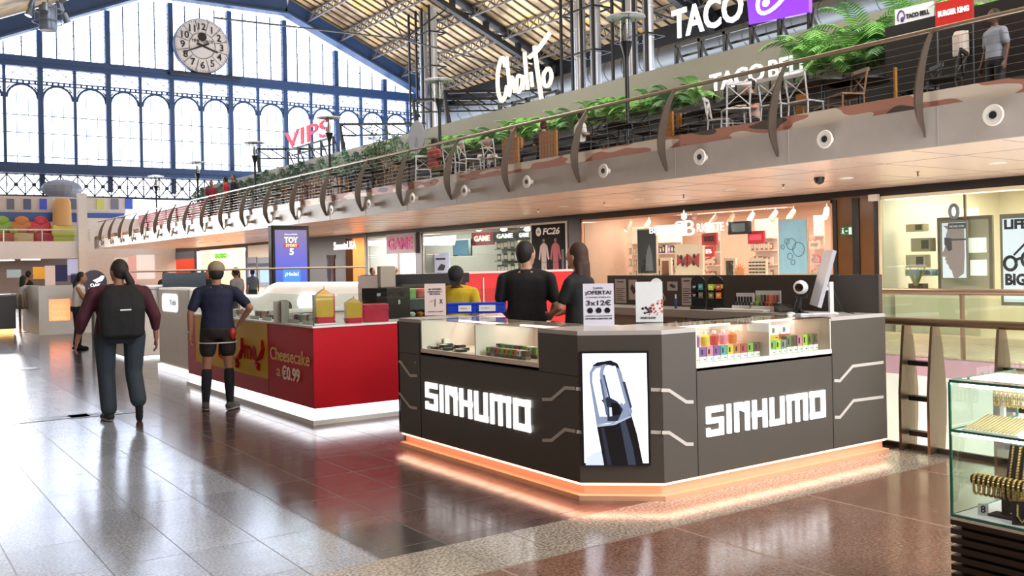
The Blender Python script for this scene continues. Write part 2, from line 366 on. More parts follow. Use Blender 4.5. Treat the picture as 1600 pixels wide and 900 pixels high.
# kick band behind the fins, reflections of the hall painted in as colour patches
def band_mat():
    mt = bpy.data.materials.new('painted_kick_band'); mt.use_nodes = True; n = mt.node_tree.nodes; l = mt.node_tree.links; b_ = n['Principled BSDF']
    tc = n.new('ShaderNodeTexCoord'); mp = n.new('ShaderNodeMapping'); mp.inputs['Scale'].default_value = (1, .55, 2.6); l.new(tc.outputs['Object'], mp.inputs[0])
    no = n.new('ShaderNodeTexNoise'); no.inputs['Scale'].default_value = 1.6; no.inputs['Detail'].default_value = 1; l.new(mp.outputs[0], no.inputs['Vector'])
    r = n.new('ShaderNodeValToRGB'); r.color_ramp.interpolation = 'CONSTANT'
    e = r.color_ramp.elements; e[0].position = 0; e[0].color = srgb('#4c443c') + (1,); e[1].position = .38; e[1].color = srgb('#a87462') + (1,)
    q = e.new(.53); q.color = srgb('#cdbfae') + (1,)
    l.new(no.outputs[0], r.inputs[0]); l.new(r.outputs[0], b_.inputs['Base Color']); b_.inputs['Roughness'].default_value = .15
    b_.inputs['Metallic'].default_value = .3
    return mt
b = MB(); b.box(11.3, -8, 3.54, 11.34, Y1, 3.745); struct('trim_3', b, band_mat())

# railing with curved fins
r = thing('balcony_railing', 'long terrace railing of curved steel fins, thin cables and a round handrail above the shops', 'railing', (11.2, 0, 3.54))
b = MB(); b.tube([(0.28, -8, 1.02), (0.28, Y1, 1.02)], .034, 10)
b.build('handrail', steel, r, smooth='auto')
for k in range(7):
    b = MB(); b.tube([(.14 + .02 * k, -8, .28 + .1 * k), (.14 + .02 * k, Y1, .28 + .1 * k)], .0035, 4); b.build('cable', steel, r)
fin = M('fin_steel', col='#6a5d52', rough=.38, metal=.6, scale=4)
fb = None
def fin_mesh():
    b = MB(); P = []
    cen = [(.045, -.38, .03), (-.03, -.2, .07), (-.075, 0, .10), (-.06, .25, .105), (.02, .55, .085), (.13, .8, .06), (.27, 1.02, .03)]
    def cr(i, t):
        p0, p1, p2, p3 = (cen[max(0, min(len(cen) - 1, j))] for j in (i - 1, i, i + 1, i + 2))
        return [.5 * ((2 * p1[c]) + (-p0[c] + p2[c]) * t + (2 * p0[c] - 5 * p1[c] + 4 * p2[c] - p3[c]) * t * t + (-p0[c] + 3 * p1[c] - 3 * p2[c] + p3[c]) * t ** 3) for c in range(3)]
    L = [cr(i, t / 4) for i in range(len(cen) - 1) for t in range(4)] + [list(cen[-1])]
    L = [(x, z, w_ * 1.6) for x, z, w_ in L]
    for x, z, w_ in L: P.append((x - w_ * .5, z))
    for x, z, w_ in reversed(L): P.append((x + w_ * .5, z))
    b.prism(P, (0, -.012, 0), (1, 0, 0), (0, 0, 1), (0, 1, 0), .024)
    return b
fmb = fin_mesh(); f0 = None
for k in range(26):
    y = 6.92 + 2.335 * (k - 2)
    if y > Y1: break
    if f0 is None: f0 = fmb.build('post', fin, r); f0.location = (0, y, 0)
    else: q = f0.copy(); C.objects.link(q); q.parent = r; q.location = (0, y, 0)
# round fascia lamps
first = None
yl = [5.95 + 2.37 * (k - 1) for k in range(24)]
for k, y in enumerate(yl):
    if y > Y1 - .5: break
    nm = 'rightmost' if k == 1 else ('out of view' if k == 0 else ORD[k - 1])
    lab = 'round white fascia uplight below the railing, %s one counted from the right' % ORD[k]
    if first is None:
        first = thing('wall_light', lab, 'wall light', (11.25, y, 3.3), 0, 'round fascia lights under the terrace railing')
        b = MB(); b.lathe([(.02, 0), (.05, -.02), (.05, -.12), (.115, -.13), (.13, -.15), (.12, -.17), (.05, -.16)], n=24, axis='X'); b.build('housing', M('lamp_white', col='#d6cfc6', rough=.35), first, smooth='auto')
        b = MB(); b.lathe([(.048, -.158), (.044, -.172), (.001, -.172)], n=16, axis='X'); b.build('lens', M('lens_black', col='#0a0a0a', rough=.15), first, smooth='auto')
    else: dup(first, (11.25, y, 3.3), 0, lab)
# downlights in the soffit
first = None
for k in range(20):
    y = 7.55 + 2.66 * k
    lab = 'recessed round downlight in the soffit above the walkway, %s from the right' % ORD[k]
    if y > Y1: break
    if first is None:
        first = thing('downlight', lab, 'ceiling light', (14.17, y, 3.03), 0, 'soffit downlights')
        b = MB(); b.lathe([(.115, 0), (.13, 0), (.13, -.012), (.1, -.012), (.1, -.004)], n=20); b.build('trim_ring', white, first, smooth='auto')
        b = MB(); b.lathe([(.099, -.003), (.001, -.003)], n=20); b.build('diffuser', M('downlight_glow', col='#ffffff', emit=14, ecol='#ffe9cf'), first)
    else: dup(first, (14.17, y, 3.03), 0, lab)
for y in (6, 12, 18, 26, 36, 46): area('soffit_light', (14.17, y, 2.98), .8, 190, (1, .84, .74), sy=4)
# sprinklers / camera dome
p = at(1280, 277, Z=3.03)
b = MB(); b.lathe([(.09, 0), (.09, -.03), (.075, -.09), (.03, -.12), (.001, -.125)], (p.x, p.y, 3.03), 16); tag(b.build('dome_camera', black, smooth='auto'), 'small black dome camera under the soffit right of the jewellery shop sign', 'security camera')
for i, (x, y) in enumerate(((1434, 268), (1224, 288), (1068, 304), (944, 316), (841, 327))):
    p = at(x, y, Z=3.03); b = MB(); b.lathe([(.03, 0), (.03, -.01), (.012, -.012), (.012, -.07), (.03, -.075), (.001, -.078)], (p.x, p.y, 3.03), 10)
    tag(b.build('sprinkler', M('sprinkler_metal', col='#5a4a40', rough=.4), smooth='auto'), 'tiny sprinkler head hanging from the soffit, %s from the right' % ORD[i], 'sprinkler', 'soffit sprinklers')

# ================================================================ END WALL with clock (Y = 66)
YE = 66.0
def ez(x, y): return at(x, y, Y=YE)
iw = MB()
xs_main = [62, 171, 271, 362, 447, 525]
Xm = [ez(62, 120).x, ez(171, 130).x, ez(271, 140).x, ez(362, 150).x, ez(447, 160).x, ez(525, 165).x]
step = (Xm[-1] - Xm[0]) / 5
Z0, ZA, ZB, ZL0, ZL1, ZP = 8.15, 13.55, 14.95, 6.95, 8.1, 19.85
def rafz(X):
    if X < 16.2: return 19.85 - .44 * (16.2 - X)
    if X < 25.6: return 19.85
    return 19.85 - .435 * (X - 25.6)
XL, XR = Xm[0] - 3 * step, Xm[0] + 10 * step
XL = max(XL, -8)
cols = [Xm[0] + step * k for k in range(-4, 11)]
for i, X in enumerate(cols):
    iw.box(X - .16, YE - .25, 6.9, X + .16, YE + .15, min(rafz(X), 21) if 5 < X < 37 else 15)
halfs = [X + step / 2 for X in cols[:-1]]
for X in halfs: iw.box(X - .09, YE - .15, 8, X + .09, YE + .1, ZB)
# arches between posts at the top of the big windows
for a in sorted(cols + halfs)[:-1]:
    w_ = step / 2; c = a + w_ / 2; R = w_ / 2 - .13
    pts = [(c + R * math.cos(t), YE - .05, ZA - R + R * math.sin(t) * 1.0) for t in [PI * k / 12 for k in range(13)]]
    for p0, p1 in zip(pts[:-1], pts[1:]): iw.bar(p0, p1, .1, .14)
    for s_ in (-1, 1):
        iw.tube([(c + s_ * (R - .02), YE - .05, ZA - .35 + 0), (c + s_ * (R - .2), YE - .05, ZA - .12)], .04, 5)
        for q in range(2):
            cc = (c + s_ * (w_ / 2 - .22 - .0 * q), YE - .05, ZA - .2 + .0 * q)
    n = 6
    for q in range(n): iw.box(a + w_ * q / n, YE - .08, ZA + .06, a + w_ * (q + .35) / n, YE - .02, ZA + .2)
iw.box(-8, YE - .12, ZA, 37, YE, ZA + .08); iw.box(-8, YE - .12, ZA + .2, 37, YE, ZA + .27)
# X lattice
for a in sorted(cols + halfs)[:-1]:
    w_ = step / 4
    for k in range(2):
        x0 = a + k * w_; iw.bar((x0, YE - .06, ZA + .3), (x0 + w_, YE - .06, ZB - .35), .04, .04); iw.bar((x0 + w_, YE - .06, ZA + .3), (x0, YE - .06, ZB - .35), .04, .04)
iw.box(-8, YE - .45, ZB - .35, 37, YE, ZB + .12); iw.box(-8, YE - .5, ZB - .05, 37, YE - .3, ZB + .3)
# diagonal gable bars and thin mullions
n = 0
for X in np.arange(Xm[0] - 4 * step, 37, step / 6): iw.box(X - .018, YE - .03, 8, X + .018, YE + .02, 13.6)
for X in np.arange(Xm[0] - 2 * step, 37, step / 4): iw.box(X - .035, YE - .05, ZB, X + .035, YE + .02, rafz(X))
for z in (9.0, 10.5, 11.6): iw.box(-8, YE - .04, z, 37, YE + .02, z + .05)
for X in np.arange(-6, 40, step / 2.5):
    for s_ in (1, -1):
        # clip each diagonal line to the gable
        x0, x1 = X, X + s_ * 9
        last = None
        for k in range(46):
            t = k / 45; x = x0 + (x1 - x0) * t; z = ZB + .3 + 4.6 * t
            ok = 5.4 < x < 36.5 and z < rafz(x)
            if ok and last is None: last = (x, z); cur = (x, z)
            elif ok: cur = (x, z)
        if last and cur != last: iw.bar((last[0], YE - .02, last[1]), (cur[0], YE - .02, cur[1]), .028, .028)
# lower lattice girder with bosses
iw.box(-14, YE - 1.0, 8.05, 37, YE + .1, 8.55); iw.box(-14, YE - 1.1, 7.9, 37, YE - .1, 8.1)
struct('wall_far', iw, iron)
lw = MB(); lw.box(-14, YE - .5, 6.45, 37, YE - .3, 6.6); lw.box(-14, YE - .5, 7.85, 37, YE - .3, 8.0)
w_ = step / 4
for k in range(-2, 44):
    x0 = Xm[0] - 4 * step + k * w_; z0, z1 = 6.6, 7.85; zc = (z0 + z1) / 2
    lw.box(x0 - .03, YE - .45, z0, x0 + .03, YE - .35, z1)
    lw.bar((x0, YE - .4, z0), (x0 + w_, YE - .4, z1), .07); lw.bar((x0 + w_, YE - .4, z0), (x0, YE - .4, z1), .07)
    lw.bar((x0 + w_ / 2, YE - .4, z0), (x0 + w_, YE - .4, zc), .04); lw.bar((x0 + w_ / 2, YE - .4, z0), (x0, YE - .4, zc), .04)
    lw.bar((x0 + w_ / 2, YE - .4, z1), (x0 + w_, YE - .4, zc), .04); lw.bar((x0 + w_ / 2, YE - .4, z1), (x0, YE - .4, zc), .04)
    lw.lathe([(.001, -.1), (.13, -.08), (.13, .08), (.001, .1)], (x0 + w_ / 2, YE - .4, zc), 8, 'Y')
struct('trim_4', lw, M('dark_iron', col='#182436', rough=.5))
g = MB(); g.box(-14, YE + .03, 8.0, 37, YE + .05, 15.0)
g.prism([(5.3, 15), (36.6, 15), (25.6, 19.85), (16.2, 19.85)], (0, YE + .05, 0), (1, 0, 0), (0, 0, 1), (0, -1, 0), .02)
struct('window_1', g, glass('gable_glass', '#f2f6ff', .05))
# big blue rafters in front of the gable
b = MB()
def rafter(mb, Y, h=1.0, w_=.7, off=0):
    pts = [(-4, 10.96), (5.3, 15.05), (16.2, 19.85), (25.6, 19.85), (36.6, 15.05), (39, 14)]
    for (x0, z0), (x1, z1) in zip(pts[:-1], pts[1:]):
        mb.bar((x0, Y, z0 + h / 2 + off), (x1, Y, z1 + h / 2 + off), w_, h)
        mb.bar((x0, Y - w_ * .4, z0 + off), (x1, Y - w_ * .4, z1 + off), w_ * .9, .12)
rafter(b, YE - 1.2, 1.05, .8)
struct('trim_5', b, iron)
# clock
cc = at(316, 72, Y=YE - .8); R = 43 / F_PX * (cc - Vector((0, 0, EYE))).dot(FW)
ck = thing('wall_clock', 'big round white station clock on the end wall, hands at about twenty to four', 'clock', (cc.x, cc.y, cc.z))
b = MB(); b.lathe([(R * .95, .45), (R, .4), (R, .0), (R * .97, -.05), (R * .96, .02)], n=48, axis='Y'); b.build('case', M('clock_case', col='#5d6f86', rough=.4), ck, smooth='auto')
b = MB(); b.lathe([(R * .965, .0), (R * .965, -.02), (.001, -.02)], n=48, axis='Y'); b.build('dial', M('clock_dial', col='#c9c4c6', rough=.5), ck)
b = MB()
for k in range(12):
    t = PI / 2 - 2 * PI * (k + 1) / 12; s_ = str(k + 1); h = R * .25
    b.text(s_, (R * .70 * math.cos(t), -.05, R * .70 * math.sin(t) - h / 2), XU, VZ, h=h, d=.02, align='C', bold=.01)
    t2 = t + PI / 12; b.bar((R * .5 * math.cos(t2), -.04, R * .5 * math.sin(t2)), (R * .95 * math.cos(t2), -.04, R * .95 * math.sin(t2)), .035, .02)
    for q in range(5): t3 = t + 2 * PI * q / 60; b.bar((R * .9 * math.cos(t3), -.04, R * .9 * math.sin(t3)), (R * .93 * math.cos(t3), -.04, R * .93 * math.sin(t3)), .04, .02)
for k in range(36):
    t, u = 2 * PI * k / 36, 2 * PI * (k + 1) / 36
    b.bar((R * .47 * math.cos(t), -.04, R * .47 * math.sin(t)), (R * .47 * math.cos(u), -.04, R * .47 * math.sin(u)), .035, .02)
b.text('TIME FORCE', (0, -.05, R * .12), XU, VZ, h=R * .1, d=.02, align='C')
b.lathe([(R * .16, 0), (R * .16, -.01), (.001, -.01)], (0, -.04, R * .33), 20, 'Y')
b.build('numerals', black, ck)
b = MB()
def hand(mb, ang, L, w_):
    t = PI / 2 - ang; d = Vector((math.cos(t), 0, math.sin(t))); mb.bar(d * (-R * .2) + Vector((0, -.08, 0)), d * L + Vector((0, -.08, 0)), .03, w_)
t0 = PI * 2 * 3.67 / 12; d = Vector((math.cos(PI / 2 - t0), 0, math.sin(PI / 2 - t0)))
b.prism([(-.08, -R * .2), (.08, -R * .2), (.05, R * .58), (-.05, R * .58)], (0, -.1, 0), (-d.z, 0, d.x), d, (0, 1, 0), .03)
b.build('hour_hand', black, ck)
t0 = PI * 2 * 41 / 60; d = Vector((math.cos(PI / 2 - t0), 0, math.sin(PI / 2 - t0))); b = MB()
b.prism([(-.07, -R * .25), (.07, -R * .25), (.03, R * .78), (-.03, R * .78)], (0, -.13, 0), (-d.z, 0, d.x), d, (0, 1, 0), .03)
b.build('minute_hand', black, ck)
b = MB(); b.box(-2.2, -.2, -R - .25, 2.6, .5, -R - .05); b.build('bracket', M('dark_iron', col='#182436'), ck)

# ================================================================ ROOF
def roof_mat():
    mt = bpy.data.materials.new('roof_boards'); mt.use_nodes = True; n = mt.node_tree.nodes; l = mt.node_tree.links; b_ = n['Principled BSDF']
    tc = n.new('ShaderNodeTexCoord'); sp = n.new('ShaderNodeSeparateXYZ'); l.new(tc.outputs['Object'], sp.inputs[0])
    no = n.new('ShaderNodeTexNoise'); no.inputs['Scale'].default_value = .5; no.inputs['Detail'].default_value = 5; l.new(tc.outputs['Object'], no.inputs['Vector'])
    r = n.new('ShaderNodeValToRGB'); e = r.color_ramp.elements; e[0].position = .38; e[0].color = srgb('#7d6a50') + (1,); e[1].position = .56; e[1].color = srgb('#cbb592') + (1,)
    q = e.new(.66); q.color = srgb('#d9a94f') + (1,)
    l.new(no.outputs[0], r.inputs[0]); l.new(r.outputs[0], b_.inputs['Base Color']); b_.inputs['Roughness'].default_value = .6
    return mt
rmat = roof_mat()
b = MB()
prof = [(-14.2, 6.5), (16.2, 19.85), (25.6, 19.85), (39.5, 13.8)]  # left slope carried on out of view to shut out side sky light
T = 1.25
for (x0, z0), (x1, z1) in zip(prof[:-1], prof[1:]):
    b.add([(x0, -8, z0 + T), (x1, -8, z1 + T), (x1, YE - .8, z1 + T), (x0, YE - .8, z0 + T), (x0, -8, z0 + T + .15), (x1, -8, z1 + T + .15), (x1, YE - .8, z1 + T + .15), (x0, YE - .8, z0 + T + .15)],
          [(0, 1, 2, 3), (7, 6, 5, 4), (0, 4, 5, 1), (1, 5, 6, 2), (2, 6, 7, 3), (3, 7, 4, 0)])
struct('ceiling', b, rmat)
# battens (thin dark lines down the slope) and purlins along the hall
b = MB(); b2 = MB()
y = 20.0
while y < YE - 1:
    b.bar((25.6, y, 19.85 + T - .05), (39.4, y, 13.85 + T - .05), .09, .12); y += .85
struct('trim_6', b, M('batten_wood', col='#4b3a2a', rough=.7))
rg = M('roof_grey_steel', col='#6d6a68', rough=.5)
for X in (27.4, 29.9, 32.4, 34.9, 37.4):
    z = rafz(X) + T - .12
    for yy in (0,):
        b2.bar((X, 14, z - .02), (X, YE - 1, z - .02), .12, .1); b2.bar((X - .3, 14, z - .75), (X - .3, YE - 1, z - .75), .1, .1)
    y = 14.0; s_ = 0
    while y < YE - 1.6:
        b2.bar((X, y, z), (X - .3, y + .55, z - .75), .05, .05); b2.bar((X - .3, y + .55, z - .75), (X, y + 1.1, z), .05, .05); y += 1.1
struct('trim_7', b2, rg)
b3 = MB()
for Y in (50.7, 36.2, 21.7):
    rafter(b3, Y, .35, .35, .0)
    rafter(b3, Y, .25, .5, .85)
    for X in np.arange(26, 39, 2.5):
        z = rafz(X); b3.bar((X, Y, z), (X, Y, z + 1.1), .3, .3); b3.bar((X, Y, z + .1), (X + 2.5, Y, z - .1 + .1), .12, .12)
    # tie rods
    b3.tube([(25.6, Y, 19.85), (16, Y, 17.0)], .05, 6); b3.tube([(38, Y, 14.2), (27.5, Y, 15.4)], .05, 6); b3.tube([(27.5, Y, 15.4), (16, Y, 15.2)], .05, 6); b3.tube([(27.5, Y, 15.4), (30.5, Y, 17.6)], .05, 6); b3.tube([(27.5, Y, 15.4), (25, Y, 19.8)], .04, 6)
struct('trim_8', b3, M('truss_black', col='#1b1d22', rough=.5))
# silver duct along the eave
b = MB(); b.tube([(36.9, 14, 12.9), (36.9, YE - 2, 12.9)], .62, 20); 
for y in np.arange(14, YE - 2, 1.5): b.lathe([(.62, -.03), (.65, -.03), (.65, .03), (.62, .03)], (36.9, y, 12.9), 20, 'Y')
tag(b.build('air_duct', M('eave_duct', col='#63676c', rough=.4, metal=.5), smooth='auto'), 'large round silver air duct running along the eave of the station roof', 'air duct')
# side wall of the station behind the terrace (bright glazing, blue iron)
sw = MB(); XS = 39.0
for y in np.arange(8, YE, 3.4):
    sw.box(XS - .2, y - .2, 3.7, XS + .1, y + .2, 14)
    c = y + 1.7; Rr = 1.35
    pts = [(XS, c + Rr * math.cos(t), 9.2 + Rr * math.sin(t)) for t in [PI * k / 10 for k in range(11)]]
    for p0, p1 in zip(pts[:-1], pts[1:]): sw.bar(p0, p1, .12, .12)
    for q in (-.7, 0, .7): sw.box(XS - .03, c + q - .02, 3.7, XS + .03, c + q + .02, 10.3)
    for k in range(2):
        y0 = y + 1.7 * k; sw.bar((XS, y0, 10.9), (XS, y0 + 1.7, 12.2), .09); sw.bar((XS, y0 + 1.7, 10.9), (XS, y0, 12.2), .09)
for z in (5.2, 6.6, 8.0, 10.6, 10.85, 12.2, 12.9): sw.box(XS - .15, 8, z, XS + .1, YE, z + (.22 if z > 10 else .08))
struct('wall_right', sw, iron)
g = MB(); g.box(XS - .1, 8, 12.9, XS + .3, YE, 15.6); struct('wall_eave', g, M('truss_black', col='#1b1d22'))
g = MB(); g.box(XS + .12, 8, 3.7, XS + .14, YE, 13.0); struct('window_2', g, glass('gable_glass'))
# unseen shell behind and left of the viewer, heights and gap shaped for the light
plain = M('plaster', col='#b9b2a8', rough=.8)
b = MB(); b.box(-14.2, -8.2, 0, -14, 68, 7.5); b.box(-14, -8.2, 0, 3, -8, 16); b.box(3, -8.2, 0, 7.4, -8, 1.2); b.box(14.5, -8.2, 0, 40, -8, 14)
struct('wall_left', b, plain)
# silver duct bundles rising to the roof
def bundle(x, X, label, n=4, r=.28, base=3.74):
    p = at(x, 200, X=X); top = rafz(X) + .9
    t = thing('duct_bundle', label, 'air duct', (X, p.y, base), 0, 'vertical duct bundles')
    h = top - base
    for k in range(n):
        dy = (k - (n - 1) / 2) * (r * 2.3); dx = .35 * (k % 2); rr = r * (1 if k != 1 else .72)
        b = MB(); b.tube([(dx, dy, 0), (dx, dy, h)], rr, 14)
        for z in np.arange(1, h, 1.5): b.lathe([(rr, -.03), (rr + .025, -.03), (rr + .025, .03), (rr, .03)], (dx, dy, z), 14)
        b.build('pipe', silver, t, smooth='auto')
    b = MB()
    W = n * r * 1.25
    for z in np.arange(2, h, 2.2):
        b.bar((-.5, -W, z), (-.5, W, z), .08); b.bar((.7, -W, z), (.7, W, z), .08); b.bar((-.5, -W, z), (.7, -W, z), .08); b.bar((-.5, W, z), (.7, W, z), .08)
    for sy in (-1, -.28, .3, 1): b.bar((-.5, sy * W, 0), (-.5, sy * W, h), .12)
    b.build('frame', black, t)
bundle(668, 31, 'cluster of vertical silver ducts in a black frame, leftmost, where the blue rafter ends', 4, .27)
bundle(916, 31, 'cluster of tall silver ducts left of the near street lamp on the terrace', 4, .26)
bundle(998, 31, 'cluster of tall silver ducts directly behind the near street lamp on the terrace', 4, .24)
# ================================================================ helpers for placed things
def WB(mb, name, m, parent, smooth=False):      # build from world coordinates under a thing with no rotation
    o = Vector(parent.location) if parent.parent is None else Vector(parent.parent.location)
    if parent.parent is not None: o = Vector(parent.parent.location) + Vector(parent.location)
    mb.v = [tuple(Vector(v) - o) for v in mb.v]
    return mb.build(name, m, parent, smooth=smooth)
def mpp(P): return (Vector(P) - Vector((0, 0, EYE))).dot(FW) / F_PX      # metres per pixel at a point
def face_cam(P): return math.atan2(-P[0], P[1])
def atp(x, y, P0, Nn):
    d = ray(x, y); P0 = Vector(P0); t = (P0 - Vector((0, 0, EYE))).dot(Nn) / d.dot(Nn); return Vector((0, 0, EYE)) + d * t
def ribbon(mb, pts, w, d, Nn, up=(0, 0, 1)):
    pts = [Vector(p) for p in pts]; Nn = Vector(Nn); L = []; R = []
    for i, p in enumerate(pts):
        a = (pts[i] - pts[i - 1]).normalized() if i else (pts[1] - pts[0]).normalized()
        b = (pts[i + 1] - pts[i]).normalized() if i < len(pts) - 1 else a
        na, nb = Nn.cross(a), Nn.cross(b); s = (na + nb); s = s.normalized() / max(.5, s.normalized().dot(na))
        L.append(p + s * w / 2); R.append(p - s * w / 2)
    n = len(pts); vs = L + R + [q + Nn * d for q in L] + [q + Nn * d for q in R]
    fs = []
    for i in range(n - 1):
        fs += [(i, i + 1, n + i + 1, n + i), (2 * n + i, 3 * n + i, 3 * n + i + 1, 2 * n + i + 1), (i, 2 * n + i, 2 * n + i + 1, i + 1), (n + i, n + i + 1, 3 * n + i + 1, 3 * n + i)]
    fs += [(0, n, 3 * n, 2 * n), (n - 1, 3 * n - 1, 4 * n - 1, 2 * n - 1)]
    mb.add(vs, fs)
def sinhumo(mb, O, U, V, Wd, Ht, d=.015):
    U = Vector(U); V = Vector(V); Nn = U.cross(V).normalized()
    st = 2.1
    G = []   # glyph: width, rects (x0,y0,x1,y1) in units of height 10
    def r(*a): return a
    G.append((9.6, [r(0, 7.9, 9.6, 10), r(0, 4.3, 2.2, 7.9), r(2.2, 4.3, 9.6, 6.1), r(7.4, 2.1, 9.6, 4.3), r(0, 0, 9.6, 2.1), r(0, 2.1, 1.9, 2.9)]))
    G.append((2.2, [r(0, 0, 2.2, 10)]))
    G.append((8.6, [r(0, 0, 2.2, 10), r(6.4, 0, 8.6, 8.2), ('p', [(2.2, 10), (2.2, 7.6), (8.6, 5.4), (8.6, 10), (6.4, 10), (6.4, 8.7), (4.6, 10)])]))
    G.append((8.6, [r(0, 0, 2.2, 10), r(6.4, 0, 8.6, 10), r(0, 4, 8.6, 6)]))
    G.append((8.8, [r(0, 0, 2.2, 10), r(6.6, 0, 8.8, 10), r(0, 0, 8.8, 2.1)]))
    G.append((13, [r(0, 0, 2.2, 10), r(0, 7.9, 13, 10), r(5.4, 0, 7.6, 10), r(10.8, 0, 13, 10)]))
    G.append((10, [r(0, 0, 2.4, 10), r(7.4, 0, 10, 10), r(0, 0, 10, 2.2), r(0, 7.8, 10, 10)]))
    gap = 2.3; tot = sum(g[0] for g in G) + gap * (len(G) - 1); k = Wd / tot; kz = Ht / 10; x = 0
    for w_, rs in G:
        for i, q in enumerate(rs):
            if q[0] == 'p': poly = [(a * k, b_ * kz) for a, b_ in q[1]]
            else: x0, y0, x1, y1 = q; poly = [(x0 * k, y0 * kz), (x1 * k, y0 * kz), (x1 * k, y1 * kz), (x0 * k, y1 * kz)]
            mb.prism(poly, Vector(O) + U * (x * k), U, V, Nn, d + i * .0002)
        x += w_ + gap
# ================================================================ THE GREY VAPE KIOSK
X0, YC, Y0, XC, XR, YL = 4.12, 5.163, 4.78, 4.554, 7.13, 7.80
ZB0, ZT = .12, 1.175
KL = (5.6, 6.3, 0)
k1 = thing('kiosk', 'dark grey-brown vape kiosk with lit white letters, glass display cases and a warm glowing base', 'kiosk', KL)
CD = .62       # counter depth
zc = .885      # bottom of display case
yA, yB = at(657, 520, X=X0).y, at(841, 530, X=X0).y          # display on the left face
xA, xB = at(1087, 530, Y=Y0).x, at(1299, 520, Y=Y0).x        # display on the right face
b = MB()       # left counter body
b.box(X0, YC, ZB0, X0 + CD, YL, zc); b.box(X0, yA, zc, X0 + CD, YL, ZT - .03); b.box(X0, YC, zc, X0 + CD, yB, ZT - .03)
b.prism([(X0, YC), (XC, Y0), (XC, Y0 + CD), (X0 + CD, Y0 + CD), (X0 + CD, YC)], (0, 0, ZB0), (1, 0, 0), (0, 1, 0), (0, 0, 1), ZT - .03 - ZB0)
b.box(XC, Y0, ZB0, XR, Y0 + CD, zc); b.box(XC, Y0, zc, xA, Y0 + CD, ZT - .03); b.box(xB, Y0, zc, XR, Y0 + CD, ZT - .03)
WB(b, 'counter_body', dkbrown, k1)
b = MB(); e = .004
for y in (at(657, 600, X=X0).y, at(622.9, 600, X=X0).y - .004): b.box(X0 - .003, y - .003, ZB0, X0 + .01, y + .003, ZT - .03)
b.box(X0 - .003, YC, zc - .028, X0 + .01, YL, zc - .022)
for x in (xA, xB): b.box(x - .002, Y0 - .003, ZB0, x + .002, Y0 + .01, zc)
WB(b, 'panel_joint', M('joint_dark', col='#191614', rough=.6), k1)
ctm = M('counter_top', col='#b8b2ae', rough=.25); stm = M('stripe_grey', col='#c9c0b8', rough=.4)
b = MB(); z0, z1 = ZT - .03, ZT
b.box(X0, yA, z0, X0 + CD, YL, z1); WB(b, 'countertop', ctm, k1); b = MB()
b.prism([(X0, yB), (X0, YC), (XC, Y0), (xA, Y0), (xA, Y0 + CD), (X0 + CD, Y0 + CD), (X0 + CD, yB)], (0, 0, z0), (1, 0, 0), (0, 1, 0), (0, 0, 1), .03)
WB(b, 'countertop', ctm, k1); b = MB(); b.box(xB, Y0, z0, XR, Y0 + CD, z1)
WB(b, 'countertop', ctm, k1)
cream = M('case_lining', col='#ecd8ce', rough=.5)
# display cases
def case(face, a, b_, label):
    mb = MB(); n = 2
    if face == 'L':
        mb.box(X0 + CD - .03, b_, zc, X0 + CD, a, ZT - .01); mb.box(X0 + .01, b_, zc, X0 + CD, a, zc + .03); mb.box(X0, b_, zc - .02, X0 + .02, a, zc + .035)
        ym = (a + b_) / 2 - .02
        for y in (a - .015, ym, b_): mb.box(X0 + .004, y, zc, X0 + CD, y + .015, ZT - .012)
    else:
        mb.box(a, Y0 + CD - .03, zc, b_, Y0 + CD, ZT - .01); mb.box(a, Y0 + .01, zc, b_, Y0 + CD, zc + .03); mb.box(a, Y0, zc - .02, b_, Y0 + .02, zc + .035)
        xm = (a + b_) / 2 + .02
        for x in (a, xm, b_ - .015): mb.box(x, Y0 + .004, zc, x + .015, Y0 + CD, ZT - .012)
    c = WB(mb, 'display_case', cream, k1)
    g = MB()
    if face == 'L': g.box(X0, b_, zc + .035, X0 + .006, a, ZT - .008); g.box(X0, b_, ZT - .008, X0 + CD, a, ZT)
    else: g.box(a, Y0, zc + .035, b_, Y0 + .006, ZT - .008); g.box(a, Y0, ZT - .008, b_, Y0 + CD, ZT)
    o = Vector(KL); g.v = [tuple(Vector(v) - o) for v in g.v]; g.build('glass', clear, c)
    s = MB()
    if face == 'L':
        for y0, y1 in ((b_ + .06, ym - .12), (ym + .08, a - .06)): s.box(X0 + .36, y0, ZT - .035, X0 + .39, y1, ZT - .02)
    else:
        for x0, x1 in ((a + .2, xm - .03), (xm + .25, b_ - .03)): s.box(x0, Y0 + .36, ZT - .035, x1, Y0 + .39, ZT - .02)
    s.v = [tuple(Vector(v) - o) for v in s.v]; s.build('light_strip', M('case_led', col='#ffffff', emit=8, ecol='#ffdcc8'), c)
    return c
case('L', yA, yB, 'left'); case('R', xA, xB, 'right')
area('case_light', (X0 + .3, (yA + yB) / 2, ZT - .03), .2, .8, (1, .76, .64), sy=abs(yA - yB) * .8)
area('case_light', ((xA + xB) / 2, Y0 + .3, ZT - .03), abs(xB - xA) * .8, 1.0, (1, .76, .64), sy=.2)
